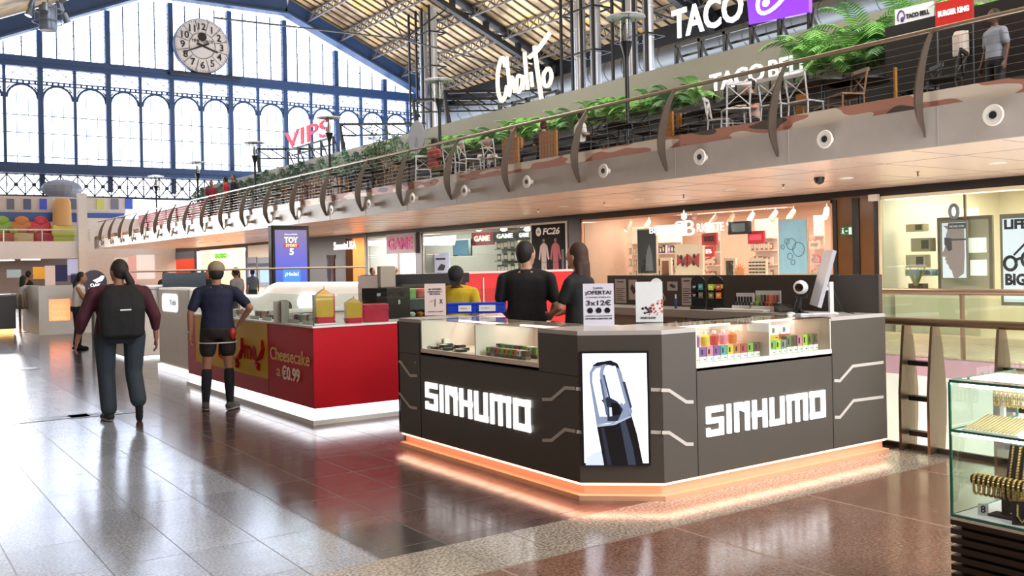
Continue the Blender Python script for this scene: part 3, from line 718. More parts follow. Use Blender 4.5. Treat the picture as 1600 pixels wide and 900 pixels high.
# plinth, ledge and glow
b = MB(); o_ = .02
def outline(off): return [(X0 - off, YL + off * 0), (X0 - off, YC - off * .4), (XC - off * .4, Y0 - off), (XR, Y0 - off), (XR, Y0 + .5), (X0 + .5, Y0 + .5), (X0 + .5, YL)]
def ring_prism(mb, off, z0, z1): mb.prism(outline(off), (0, 0, z0), (1, 0, 0), (0, 1, 0), (0, 0, 1), z1 - z0)
ring_prism(b, -.05, .0, ZB0); WB(b, 'plinth', M('plinth_wood', col='#c9957c', rough=.5), k1)
b = MB(); ring_prism(b, .015, .0, .035); WB(b, 'base_ledge', M('ledge_wood', col='#c79a7c', rough=.4), k1)
b = MB()
P = outline(-.02)
for p0, p1 in zip(P[:3], P[1:4]): b.bar((p0[0], p0[1], ZB0 - .012), (p1[0], p1[1], ZB0 - .012), .02, .012)
WB(b, 'light_strip', M('base_led', col='#ffd9b0', emit=5, ecol='#ffb890'), k1)
def strip_light(p0, p1, z, power, color, wdt=.06, tilt=0):
    p0 = Vector(p0); p1 = Vector(p1); d = p1 - p0; c = (p0 + p1) / 2
    area('base_light', (c.x, c.y, z), d.length, power, color, (0, 0, math.atan2(d.y, d.x)), wdt)
strip_light((X0 - .035, YL), (X0 - .035, YC), .11, 2.8, (1, .58, .42)); strip_light((XC, Y0 - .035), (XR, Y0 - .035), .11, 2.8, (1, .58, .42)); strip_light((X0 - .03, YC), (XC, Y0 - .03), .11, .7, (1, .58, .42))
# lettering
b = MB()
pA, pB, pC = at(667, 640, X=X0), at(830, 674, X=X0), at(667, 598, X=X0)
sinhumo(b, (X0 - .001, pA.y, (pA.z + at(830, 674, X=X0).z) / 2), FU, VZ, pA.y - pB.y, pC.z - pA.z)
WB(b, 'lettering', letter_w, k1)
b = MB(); pA, pB, pC = at(1103, 682, Y=Y0), at(1288, 652, Y=Y0), at(1103, 635, Y=Y0)
sinhumo(b, (pA.x, Y0 - .001, (pA.z + pB.z) / 2), XU, VZ, pB.x - pA.x, pC.z - pA.z)
WB(b, 'lettering', letter_w, k1)
# zig-zag stripes
b = MB(); Nc = Vector((-(YC - Y0), -(XC - X0), 0)).normalized()
P0c = (X0, YC, 0)
for L in (((847.6, 624), (862, 624), (883, 606), (899, 607)), ((848, 688), (862, 688), (883, 671), (899.5, 674)), ((623.5, 564.8), (626, 565), (641, 586.7), (652, 587)), ((623.5, 615), (625, 615), (641, 636), (652, 638))):
    ribbon(b, [at(x, y, X=X0) - Vector((.001, 0, 0)) for x, y in L], .024, .003, (-1, 0, 0)); WB(b, 'stripe', stm, k1); b = MB()
for L in (((1033, 609.5), (1045, 610), (1072, 628), (1083, 628)), ((1034, 676), (1045, 676), (1072, 694), (1083, 694)), ((1303, 594.5), (1312, 595), (1332, 572), (1380, 566)), ((1304, 652), (1312, 652), (1333, 626), (1380, 620))):
    ribbon(b, [at(x, y, Y=Y0) - Vector((0, .001, 0)) for x, y in L], .024, .003, (0, -1, 0)); WB(b, 'stripe', stm, k1); b = MB()
for L in (((900, 607.4), (912, 608.5)), ((901, 674.5), (913, 676)), ((1017, 608.5), (1033, 609.3)), ((1017, 675), (1033, 676))):
    ribbon(b, [atp(x, y, P0c, Nc) + Nc * .001 for x, y in L], .024, .003, Nc); WB(b, 'stripe', stm, k1); b = MB()
# video screen on the cut corner
Uc = Vector((XC - X0, Y0 - YC, 0)).normalized()
sA, sB, sC = atp(910, 726, P0c, Nc), atp(1017, 726, P0c, Nc), atp(910, 549, P0c, Nc)
SW_, SH_ = (sB - sA).dot(Uc), sC.z - sA.z; SO = Vector((sA.x, sA.y, (sA.z + sB.z) / 2))
b = MB(); b.prism([(0, 0), (SW_, 0), (SW_, SH_), (0, SH_)], SO, Uc, VZ, Nc, .02); scr = WB(b, 'video_screen', black, k1)
def scr_poly(px_pts, col, lay, e=1.0, nm='screen_image'):
    mb = MB(); poly = []
    for x, y in px_pts: poly.append(((x - 913) / (1014 - 913) * (SW_ - .03) + .015, (722 - y) / (722 - 554) * (SH_ - .03) + .015))
    mb.prism(poly, SO + Nc * (.0203 + lay * .0005), Uc, VZ, Nc, .0004); o = Vector(KL); mb.v = [tuple(Vector(v) - o) for v in mb.v]
    mb.build(nm, M('screen_' + col[1:], col=col, emit=e, ecol=col, var=0, rough=.3), scr)
scr_poly([(913, 722), (1014, 722), (1014, 554), (913, 554)], '#e9edfb', 0, 1.05)
cv = lambda L: [(620 + x * .3556, 480 + y * .3556) for x, y in L]
scr_poly(cv([(882, 515), (856, 330), (855, 290), (872, 262), (905, 246), (950, 240), (978, 252), (996, 290), (1022, 400), (1042, 460), (1030, 480), (960, 505)]), '#7c89a4', 1, .7)
scr_poly(cv([(895, 480), (866, 330), (868, 290), (884, 272), (905, 268), (900, 300), (915, 420), (930, 480)]), '#d8e0f2', 2, .9)
scr_poly(cv([(935, 400), (915, 290), (925, 262), (950, 256), (968, 275), (985, 340), (1005, 410), (985, 430)]), '#c7d2ea', 2, .9)
scr_poly(cv([(866, 262), (890, 246), (950, 238), (980, 252), (990, 275), (960, 262), (925, 254), (895, 262)]), '#141821', 3, .3)
scr_poly(cv([(915, 300), (922, 300), (945, 400), (938, 402)]), '#3a4660', 3, .3)
scr_poly(cv([(905, 410), (935, 395), (975, 415), (1000, 450), (975, 500), (930, 500), (932, 440)]), '#2a3246', 3, .3)
scr_poly(cv([(1000, 330), (1012, 330), (1040, 440), (1032, 445)]), '#323d55', 3, .3)
scr_poly(cv([(882, 515), (930, 512), (985, 500), (1035, 470), (1060, 560), (1084, 688), (912, 690)]), '#15171c', 4, .25)
scr_poly(cv([(900, 320), (908, 318), (935, 470), (925, 475)]), '#5a6780', 4, .4)
scr_poly(cv([(960, 262), (970, 262), (1010, 420), (1000, 430)]), '#eef3fc', 4, .9)
scr_poly(cv([(948, 420), (985, 425), (990, 470), (950, 478)]), '#0e1016', 4, .2)
scr_poly(cv([(938, 440), (950, 440), (952, 478), (940, 480)]), '#c0cbe0', 5, .7)
scr_poly(cv([(884, 517), (960, 508), (1033, 474), (1036, 482), (962, 516), (886, 525)]), '#aab6cc', 6, .5)
scr_poly(cv([(985, 500), (1008, 490), (1042, 620), (1052, 688), (1018, 688)]), '#3d465c', 5, .3)
scr_poly(cv([(900, 530), (915, 528), (945, 688), (925, 688)]), '#2c3344', 5, .3)
scr_poly(cv([(830, 690), (830, 660), (870, 635), (905, 628), (911, 690)]), '#bcc7dd', 1, .9)
# floor and rear wall of the kiosk
b = MB(); b.box(X0 + .3, Y0 + .3, 0, XR, 8.3, .12); WB(b, 'platform', dkbrown, k1)
b = MB(); b.box(XR - .05, Y0 + CD, ZB0, XR, 8.3, 1.5); b.box(XR - .05, Y0 + .02, ZT, XR, Y0 + CD, 1.5); WB(b, 'rear_panel', M('rear_brown', col='#3f362e', rough=.4), k1)
RX = 6.62
b = MB(); b.box(RX, Y0 + CD, ZB0, XR - .05, 8.25, 1.14); WB(b, 'rear_counter_body', M('taupe_laminate', col='#a59883', rough=.5), k1)
b = MB(); b.box(RX - .03, Y0 + CD, 1.14, XR - .05, 8.25, ZT); b.box(RX - .035, Y0 + CD, 1.10, RX - .005, 8.25, 1.14); WB(b, 'rear_countertop', ctm, k1)
b = MB()
for y in (5.9, 6.6, 7.3): b.box(RX - .002, y - .003, ZB0, RX + .01, y + .003, 1.1)
WB(b, 'panel_joint', M('joint_dark', col='#191614'), k1)
b = MB(); p = at(649, 566, X=X0); b.lathe([(.012, 0), (.012, -.004), (.006, -.005)], (X0, p.y, p.z), 12, 'X'); WB(b, 'lock', steel, k1)

# ---- products in the cases
PAL = dict(black='#141414', white='#efece6', red='#c23a36', green='#7fae3a', lime='#b9cf3c', yellow='#e3c43a', purple='#8c4f9c', teal='#4fa39a', pink='#e58aa0', orange='#d9772f', brown='#6b4632', grey='#8d8b88', olive='#6f7038')
def cm(n): return M('pack_' + n, col=PAL[n], rough=.4)
def vbox(P, w_, d_, h_, c1, c2, label, rz=0, group='vape boxes in the kiosk display cases'):
    mb = MB(); mb.cur = 0; mb.box(-w_ / 2, -d_ / 2, 0, w_ / 2, d_ / 2, h_ * .35); mb.cur = 1; mb.box(-w_ / 2, -d_ / 2, h_ * .35, w_ / 2, d_ / 2, h_)
    mb.cur = 2; mb.box(-w_ * .3, -d_ / 2 - .001, h_ * .5, -w_ * .02, -d_ / 2, h_ * .85); mb.box(w_ * .1, -d_ / 2 - .001, h_ * .12, w_ * .35, -d_ / 2, h_ * .18)
    o = mb.build('vape_box', [cm(c1), cm(c2), cm('black' if c2 != 'black' else 'white')], loc=P, rotz=rz); return tag(o, label, 'box', group)
zs = zc + .0302; W2 = xB - xA; xm = (xA + xB) / 2 + .02
seq = [('white', 'white'), ('white', 'purple'), ('white', 'pink'), ('white', 'purple'), ('white', 'teal'), ('white', 'yellow'), ('white', 'orange'), ('white', 'red'), ('white', 'green'), ('white', 'brown')]
n = len(seq); st = (xm - xA - .06) / n
for i, (a, c) in enumerate(seq):
    vbox((xA + .04 + st * (i + .5), Y0 + .1, zs), st * .9, .05, .105, a, c, 'small white and %s vape box, %s from the left, right kiosk display front row' % (c, ORD[i]))
seq2 = [('white', 'yellow'), ('white', 'green'), ('white', 'lime'), ('white', 'grey'), ('white', 'olive'), ('white', 'brown'), ('white', 'pink'), ('white', 'lime'), ('white', 'olive'), ('white', 'brown')]
st = (xB - xm - .1) / n
for i, (a, c) in enumerate(seq2):
    vbox((xm + .03 + st * (i + .5), Y0 + .1, zs), st * .9, .05, .13 if i > 3 else .105, a, c, 'white and %s vape box, %s after the divider in the right-hand kiosk display' % (c, ORD[i]))
# riser shelf + bottles behind
b = MB(); b.box(xA + .02, Y0 + .2, zs, xm - .01, Y0 + .5, zs + .09); b.box(xm + .02, Y0 + .2, zs, xB - .12, Y0 + .5, zs + .09)
WB(b, 'riser_shelf', M('pink_riser', col='#f0c4b4', rough=.5), k1)
def bottle(P, c, label):
    mb = MB(); mb.cur = 0; mb.lathe([(.001, 0), (.03, 0), (.034, .02), (.034, .07), (.02, .085), (.012, .09)], n=12); mb.cur = 1; mb.lathe([(.016, .088), (.016, .11), (.001, .11)], n=10)
    tag(mb.build('liquid_bottle', [cm(c), cm('white')], loc=P, smooth='auto'), label, 'bottle', 'bottles on the riser in the right-hand kiosk display')
for i, c in enumerate(['red', 'pink', 'purple', 'yellow', 'red', 'pink', 'orange']):
    bottle((xA + .07 + i * (xm - xA - .14) / 6.4, Y0 + .27, zs + .09), c, 'small %s e-liquid bottle, %s from the left on the raised shelf, right kiosk display' % (c, ORD[i]))
for i, c in enumerate(['brown', 'pink', 'yellow', 'red']):
    vbox((xm + .1 + i * .13, Y0 + .27, zs + .09), .1, .04, .11, c, 'white', 'upright %s and white pack, %s from the left on the raised shelf after the divider' % (c, ORD[i]))
# left case: flat black boxes and coloured rows
ym = (yA + yB) / 2 - .02; rnd = random.Random(3)
for i in range(8):
    lay = i // 5; j = i % 5
    mb = MB(); mb.cur = 0; mb.box(-.035, -.06, 0, .035, .06, .022); mb.cur = 1; mb.box(-.036, .02, .004, -.035, .05, .018); mb.box(-.034, -.02, .0221, .034, .05, .0225)
    tag(mb.build('flat_pack', [cm('black'), cm('white')], loc=(X0 + .1 + (i % 2) * .09, yA - .08 - j * .105 - lay * .05, zs + lay * .0232), rotz=rnd.uniform(-.25, .25) if lay else 0), 'flat black vape pack, %s from the left, lying in the far left kiosk display' % ORD[i], 'box', 'flat black packs in the left display')
vbox((X0 + .2, yA - .1, zs), .05, .06, .085, 'white', 'white', 'small white carton behind the flat black packs in the far left kiosk display', -PI / 2)
for r_ in range(2):
    for i in range(9):
        c = rnd.choice(['orange', 'teal', 'black', 'brown', 'green', 'red', 'white'])
        vbox((X0 + .1 + r_ * .1, ym - .07 - i * .062, zs), .055, .05, .07 + .02 * r_, 'brown' if c != 'brown' else 'grey', c, 'little %s box, %s from the left, %s row, left kiosk display' % (c, ORD[i], ['front', 'back'][r_]), -PI / 2)
for i in range(3):
    mb = MB(); mb.ell((0, 0, .03), (.04, .025, .03), None, 12, 8); mb.box(-.03, -.027, .01, .03, -.02, .045)
    tag(mb.build('pouch', M('pouch_copper', col='#9c5b3a', rough=.3, metal=.5), loc=(X0 + .36, yB + .08 + .1 * i, zs + .06), smooth='auto'), 'shiny copper pouch, %s from the right, behind boxes in the left kiosk display' % ORD[i], 'pouch', 'copper pouches')
b = MB(); b.box(X0 + .28, yB + .02, zs, X0 + .5, yB + .36, zs + .06); WB(b, 'riser_shelf', M('pink_riser', col='#f0c4b4'), k1)

# ---- things on the counters
def holder(x0, x1, ybot, ytop, Z, label, parts, lean=.06, rz=None, tint='#dcdae6', name='sign_holder'):
    P = at((x0 + x1) / 2, ybot, Z=Z); s = mpp(P); w_ = (x1 - x0) * s; h_ = (ybot - ytop) * s
    t = thing(name, label, 'sign', (P.x, P.y, Z), face_cam(P) if rz is None else rz)
    mb = MB(); mb.prism([(-w_ / 2, 0), (w_ / 2, 0), (w_ / 2, h_), (-w_ / 2, h_)], (0, 0, 0), (1, 0, 0), Vector((0, lean, 1)).normalized(), (0, -1, lean), .003); mb.box(-w_ / 2, -.005, 0, w_ / 2, .07, .004)
    mb.build('acrylic_stand', M('acrylic_' + tint[1:], col=tint, rough=.15), t)
    V = Vector((0, lean, 1)).normalized()
    for nm, col, fn in parts:
        mb = MB(); fn(mb, w_, h_, V); mb.build(nm, M('print_' + col[1:], col=col, rough=.4), t)
    return t
def offer(mb, w_, h_, V):
    def tx(s, u, v, hh, bold=.02, ww=None): mb.text(s, (u * w_, -.005 + v * h_ * V.y, v * h_), XU, V, h=hh * h_, w=ww, d=.001, align='C', bold=bold)
    tx('Luonu', 0, .87, .06, 0); tx('¡OFERTA!', 0, .72, .11, .03, w_ * .84); tx('CONSUMIBLES', 0, .66, .03, 0, w_ * .8)
    tx('3x12€', 0, .48, .13, .02, w_ * .8); tx('LLÉVATE 3 CARTUCHOS', 0, .22, .035, .02, w_ * .86); tx('DE NUEVO LUMO POR 12€', 0, .15, .04, .04, w_ * .86)
    for k in (-1, 0, 1):
        mb.lathe([(.022, 0), (.022, -.002), (.019, -.002), (.019, 0)], (k * w_ * .28, -.004 + .36 * h_ * V.y, .36 * h_), 16, 'Y'); mb.bar((k * w_ * .28, -.006 + .36 * h_ * V.y, .33 * h_), (k * w_ * .28 + .004, -.006 + .36 * h_ * V.y, .4 * h_), .005, .003)
holder(912, 960, 509, 443, ZT, 'acrylic sign on the kiosk corner reading ¡OFERTA! above small print', [('print', '#2b2b36', offer)])
def vape_ad(mb, w_, h_, V):
    def tx(s, u, v, hh, ww): mb.text(s, (u * w_, -.005 + v * h_ * V.y, v * h_), XU, V, h=hh * h_, w=ww * w_, d=.001, align='C', bold=.02)
    tx('SE VENDEN', 0, .78, .05, .6); tx('CARTUCHOS Y', 0, .70, .05, .7); tx('RECARGAS', 0, .63, .05, .5); tx('X', .28, .36, .14, .16); tx('CONSULTA AQUI', 0, .1, .04, .7)
    mb.bar((0, -.006 + .3 * h_ * V.y, .28 * h_), (.004, -.006 + .5 * h_ * V.y, .5 * h_), .014, .003); mb.bar((-.05, -.006 + .4 * h_ * V.y, .42 * h_), (-.02, -.006 + .4 * h_ * V.y, .47 * h_), .008, .003)
holder(664, 697, 493, 442, ZT, 'white leaflet stand with a black vape drawing at the left end of the kiosk counter', [('print', '#2b2022', vape_ad)], lean=.25, tint='#c9b8b4')
def flowers_r(mb, w_, h_, V):
    r = random.Random(5)
    for k in range(26):
        u = r.uniform(.0, .5) * w_; v = r.uniform(.18, .6 - abs(u / w_ - .4) * .6) * h_; mb.lathe([(r.uniform(.004, .012), 0), (.003, -.002)], (u, -.005 + v * V.y, v), 8, 'Y')
def flowers_d(mb, w_, h_, V):
    r = random.Random(6)
    for k in range(14):
        u = r.uniform(-.28, .15) * w_; v = r.uniform(.22, .36) * h_; mb.lathe([(r.uniform(.006, .012), 0), (.003, -.0022)], (u, -.005 + v * V.y, v), 8, 'Y')
    mb.text('SUNSET BLOOM', (-.05 * w_, -.006 + .08 * h_ * V.y, .08 * h_), XU, V, h=.05 * h_, w=w_ * .55, d=.001, align='C', bold=.03)
holder(994, 1036, 503, 440, ZT, 'pale poster stand with red flowers printed in its lower corner on the kiosk corner', [('red_flowers', '#c2574a', flowers_r), ('dark_flowers', '#3a2a3c', flowers_d)], lean=.12, tint='#dfe4e6')
# blue storage box
P = at(745, 489, Z=ZT); s = mpp(P)
t = thing('storage_box', 'long bright blue plastic box with white labels on the kiosk counter before the staff', 'box', (P.x, P.y, ZT), face_cam(P) - .1)
L = 92 * s
b = MB()
for k in range(2):
    x0 = -L / 2 + k * L / 2; b.box(x0, -.06, 0, x0 + L / 2 - .004, .06, .1, .006)
    for q in range(3): b.box(x0 + .01, -.065, .02 + q * .03, x0 + L / 2 - .014, -.06, .028 + q * .03)
    b.box(x0 - .002, -.07, .085, x0 + L / 2 - .002, .07, .105, .004)
b.build('box_body', M('blue_plastic', col='#123fc4', rough=.35), t)
b = MB(); b.box(-L * .3, -.068, .02, -L * .08, -.0655, .08); b.build('label_card', M('paper', col='#e6e6ea'), t); b = MB(); b.box(L * .05, -.068, .02, L * .33, -.0655, .08); b.build('label_card', M('paper', col='#e6e6ea'), t)
b = MB(); b.text('PEDIDOS', (-L * .27, -.0685, .045), XU, VZ, h=.012, d=.0006); b.text('RECARGAS', (L * .08, -.0685, .045), XU, VZ, h=.012, d=.0006); b.build('print', M('print_ink', col='#555566'), t)
# monitor, webcam, keyboard things at the right end
P = at(1290, 491, Z=ZT)
t = thing('monitor', 'white all-in-one screen seen edge-on at the right end of the kiosk counter', 'monitor', (P.x + .02, P.y + .1, ZT), -.78)
b = MB(); b.add([(-.03, -.25, .07), (.0, -.25, .06), (.13, -.25, .53), (.1, -.25, .54), (-.03, .25, .07), (.0, .25, .06), (.13, .25, .53), (.1, .25, .54)], [(0, 1, 2, 3), (7, 6, 5, 4), (0, 4, 5, 1), (1, 5, 6, 2), (2, 6, 7, 3), (3, 7, 4, 0)])
b.build('screen_shell', M('monitor_white', col='#c9cbd4', rough=.35), t)
b = MB(); b.box(.1, -.05, .012, .13, .05, .27); b.box(.03, -.04, .2, .12, .04, .23); b.build('stand', white, t); b = MB(); b.box(-.08, -.12, 0, .16, .12, .012, .004); b.build('foot', white, t)
b = MB(); b.tube([(.13, -.03, .2), (.16, -.06, .12), (.2, -.1, .02), (.28, -.12, .006)], .004, 6); b.build('power_cable', black, t)
P = at(1252, 492, Z=ZT); s = mpp(P)
t = thing('webcam', 'round white webcam with a black lens on a black stand at the kiosk till', 'webcam', (P.x, P.y, ZT), face_cam(P) - .25)
hz = 43 * s
b = MB(); b.ell((0, 0, hz), (.062, .055, .06), None, 20, 14); b.build('ball', M('webcam_white', col='#dcdce0', rough=.2), t, smooth=True)
b = MB(); b.lathe([(.034, -.045), (.034, -.058), (.028, -.06), (.001, -.06)], (0, 0, hz), 20, 'Y'); b.build('lens', M('lens_black', col='#0a0a0a', rough=.1), t, smooth='auto')
b = MB(); b.cap((0, 0, hz - .06), (-.03, 0, .06), .02, .03); b.cap((-.03, 0, .07), (0, .03, .012), .022, .02); b.cap((-.045, -.02, .01), (.05, .02, .01), .012, .012); b.box(-.05, -.02, hz - .085, .05, .03, hz - .06, .006)
b.build('stand', black, t, smooth='auto')
b = MB(); b.ell((0, 0, .014), (.06, .035, .016), None, 14, 8); P = at(1236, 493, Z=ZT); tag(b.build('computer_mouse', M('mouse_white', col='#d8d8da', rough=.3), loc=(P.x, P.y, ZT), rotz=.9, smooth='auto'), 'white mouse lying left of the webcam on the kiosk', 'mouse')
P = at(1277, 492, Z=ZT); b = MB(); b.box(-.1, -.05, 0, .1, .05, .012, .004)
for i in range(8):
    for j in range(3): b.box(-.09 + i * .0225, -.04 + j * .027, .012, -.072 + i * .0225, -.018 + j * .027, .016)
tag(b.build('keyboard', M('keyboard_white', col='#d2d2d6', rough=.4), loc=(P.x - .05, P.y + .06, ZT), rotz=-.3), 'small white keyboard between the webcam and the white screen', 'keyboard')
RXC = (RX + XR - .05) / 2
P = at(1228, 484, X=RX + .2); b = MB(); b.add([(-.08, -.1, 0), (.08, -.1, 0), (.08, .1, 0), (-.08, .1, 0), (-.08, -.1, .02), (.08, -.1, .02), (.08, .1, .07), (-.08, .1, .07)], [(3, 2, 1, 0), (4, 5, 6, 7), (0, 1, 5, 4), (1, 2, 6, 5), (2, 3, 7, 6), (3, 0, 4, 7)])
tag(b.build('card_terminal', M('terminal_dark', col='#15161a', rough=.4), loc=(P.x, P.y, ZT), rotz=-.5), 'black card terminal with sloping keypad left of the webcam on the rear counter', 'card terminal')
# rounded black display stands
for i, (x, wpx, top, c, lab) in enumerate(((1091, 22, 430, 'black', 'black display stand with rounded top, left of the pair on the rear counter'), (1118, 26, 429, 'olive', 'rounded display stand with green and orange packs, right of the pair'))):
    P = at(x, 482, X=RX + .16); s = mpp(P); w_ = wpx * s; h_ = (482 - top) * s
    t = thing('display_stand', lab, 'display stand', (P.x, P.y, ZT), face_cam(P) - .2)
    pts = [(-w_ / 2, 0), (w_ / 2, 0), (w_ / 2, h_ - w_ / 2)] + [(w_ / 2 * math.cos(a), h_ - w_ / 2 + w_ / 2 * math.sin(a)) for a in [PI * k / 10 for k in range(1, 10)]] + [(-w_ / 2, h_ - w_ / 2)]
    b = MB(); b.prism(pts, (0, .03, 0), (1, 0, 0), (0, 0, 1), (0, -1, 0), .02); b.box(-w_ / 2, -.05, 0, w_ / 2, .03, .03)
    for z in (.1, .18): b.box(-w_ / 2, -.03, z, w_ / 2, .012, z + .008)
    b.build('back_board', M('stand_black', col='#101014', rough=.35), t)
    for r_ in range(2):
        for q in range(2):
            b = MB(); b.box(-w_ * .38 + q * w_ * .45, -.028, .108 + r_ * .08 - .08 * 0, -w_ * .38 + q * w_ * .45 + w_ * .3, -.01, .165 + r_ * .08); b.build('pack', cm(['olive', 'orange', 'lime', 'red'][r_ * 2 + q] if i else ['black', 'grey', 'black', 'teal'][r_ * 2 + q]), t)
            b = MB(); b.text('77', (-w_ * .38 + q * w_ * .45 + w_ * .05, -.0285, .125 + r_ * .08), XU, VZ, h=.022, d=.0006, bold=.03); b.build('print', cm('white'), t)
    if i:
        b = MB(); b.prism([(-w_ * .45, h_ * .62), (w_ * .45, h_ * .62), (w_ * .45, h_ * .74), (-w_ * .45, h_ * .74)], (0, .009, 0), (1, 0, 0), (0, 0, 1), (0, -1, 0), .002); b.build('green_band', cm('lime'), t)
# vape racks
def rack(x, wpx, top, label, cols):
    P = at(x, 480, X=RX + .2); s = mpp(P); w_ = wpx * s; h_ = (480 - top) * s
    t = thing('vape_rack', label, 'display rack', (P.x, P.y, ZT), -PI / 2 + .25)
    b = MB(); b.box(-w_ / 2, .03, 0, w_ / 2, .04, h_); b.box(-w_ / 2, -.06, 0, w_ / 2, .04, .02); b.box(-w_ / 2, -.03, h_ * .4, w_ / 2, .035, h_ * .43); b.box(-w_ / 2, -.06, .02, w_ / 2, -.055, .05)
    b.build('tray', M('rack_white', col='#d5d3d6', rough=.4), t)
    n = len(cols)
    for i, c in enumerate(cols):
        for z, y in ((.021, -.035), (h_ * .44, 0)):
            b = MB(); b.box(-w_ / 2 + w_ * (i + .2) / n, y - .008, z, -w_ / 2 + w_ * (i + .75) / n, y + .008, z + h_ * .36, .003); b.build('vape', cm(c), t)
rack(1162, 30, 453, 'white rack of black vapes standing on the rear counter of the kiosk', ['black'] * 6)
rack(1198, 42, 448, 'white rack of coloured vapes on the rear counter, right of the black-vape rack', ['olive', 'green', 'brown', 'black', 'red', 'orange', 'red', 'brown'])
b = MB(); b.box(-.3, -.05, 0, .3, .05, .02, .004); P = at(1160, 485, X=RX + .1); tag(b.build('paper_tray', white, loc=(P.x - .02, P.y, ZT), rotz=PI / 2), 'low white tray of papers in front of the vape racks on the rear counter', 'tray')
# papers taped to the rear panel
def wallpaper(x0, x1, y0, y1, label, kind):
    A = at(x0, y1, X=XR - .05); B = at(x1, y1, X=XR - .05); T_ = at(x0, y0, X=XR - .05); w_ = A.y - B.y; h_ = T_.z - A.z
    t = thing('paper_notice', label, 'notice', (XR - .052, A.y, A.z), -PI / 2)
    b = MB(); b.box(0, -.002, 0, w_, 0, h_); b.build('sheet', M('notice_paper', col='#b9aaa6', rough=.6), t)
    b = MB()
    if kind == 'text':
        for k in range(7): b.box(w_ * .1, -.0026, h_ * (.1 + .08 * k), w_ * (.88 - .2 * (k % 2)), -.002, h_ * (.13 + .08 * k))
        b.box(w_ * .2, -.0026, h_ * .86, w_ * .8, -.002, h_ * .91)
    else: b.prism([(w_ * .2, h_ * .55), (w_ * .6, h_ * .25), (w_ * .85, h_ * .4), (w_ * .75, h_ * .6), (w_ * .4, h_ * .8)], (0, -.002, 0), (1, 0, 0), (0, 0, 1), (0, -1, 0), .001)
    b.build('print', M('print_ink2', col='#3d3034'), t)
wallpaper(962, 979, 436, 473, 'tall printed notice on the rear panel right of the ¡OFERTA! sign', 'text')
wallpaper(983, 996, 437, 468, 'blank grey sheet on the rear panel behind the flower poster', 'pic')
wallpaper(1043, 1059, 440, 454, 'small square picture of a black device on the dark rear panel', 'pic')
wallpaper(1066, 1082, 434, 477, 'long text notice on the rear panel left of the rounded display stands', 'text')
P = at(1026, 476, X=RX + .15); t = thing('desk_lamp', 'small round white desk lamp with folding arm on the rear counter behind the flower poster', 'lamp', (P.x, P.y, ZT), face_cam(P))
b = MB(); b.lathe([(.06, .01), (.062, 0), (.06, -.012), (.001, -.02)], (0, 0, .24), 20, 'Y'); b.build('lamp_head', M('webcam_white', col='#dcdce0'), t, smooth='auto')
b = MB(); b.tube([(.03, .01, .2), (.09, .01, .09), (.04, .01, .03), (.02, 0, .01)], .005, 6); b.lathe([(.05, 0), (.05, .01), (.01, .012)], (0, 0, 0), 16); b.build('arm', steel, t)
P = at(1056, 479, X=RX + .12); b = MB(); b.cur = 0; b.lathe([(.001, 0), (.014, 0), (.014, .09), (.01, .1)], n=12); b.cur = 1; b.lathe([(.008, .1), (.007, .14), (.001, .142)], n=10); tag(b.build('spray_bottle', [M('bottle_blue', col='#2c4a78', rough=.3), white], loc=(P.x, P.y, ZT), smooth='auto'), 'slim blue spray bottle with a white nozzle on the rear counter', 'bottle')
# ================================================================ GLASS RAILING at the void
t = thing('glass_railing', 'glass balustrade with brown steel blade posts and a round handrail by the floor opening', 'railing', (7.42, 4.0, 0))
bs = M('bronze_steel', col='#86735f', rough=.35, metal=.75)
b = MB(); b.tube([(7.42, -3, 1.09), (7.42, 5.0, 1.09)], .035, 12); WB(b, 'handrail', bs, t, 'auto')
b = MB(); b.box(7.40, -3, .0, 7.44, 10.2, .04); WB(b, 'floor_channel', M('channel_dark', col='#4a4440', rough=.4), t)
for y0, y1 in ((4.7, 6.2), (3.05, 4.55), (1.4, 2.9)):
    b = MB(); b.box(7.415, y0, .05, 7.427, y1, .98); WB(b, 'glass_panel', clear, t)
for y in (at(1440, 600, X=7.42).y, at(1592, 600, X=7.42).y):
    for dy in (-.13, .13):
        b = MB(); P = [(-.12, 0), (.1, 0), (.13, .25), (.14, .5), (.1, .85), (.05, 1.06), (-.05, 1.06), (-.08, .85), (-.12, .5)]
        b.prism(P, (7.42, y + dy - .012, .0), (1, 0, 0), (0, 0, 1), (0, 1, 0), .024); WB(b, 'post', bs, t)
    for z in (.12, .42, .72): b = MB(); b.box(7.38, y - .1, z, 7.46, y + .1, z + .04); WB(b, 'clamp', black, t)
t = thing('glass_railing', 'far balustrade with a slim brown handrail on the shop side of the floor opening', 'railing', (14.35, 4.0, 0))
p = at(1500, 456, X=14.35)
b = MB(); b.tube([(14.35, -6, p.z), (14.35, 10.2, p.z)], .05, 10); b.tube([(14.35, 10.15, p.z), (8.2, 10.15, p.z)], .05, 10); WB(b, 'handrail', bs, t, 'auto')
for y0 in np.arange(-5, 9.8, 1.9):
    b = MB(); b.box(14.34, y0, .06, 14.352, y0 + 1.8, p.z - .1); WB(b, 'glass_panel', clear, t)
    b = MB(); b.box(14.31, y0 - .07, .0, 14.39, y0 - .03, p.z); WB(b, 'post', bs, t)

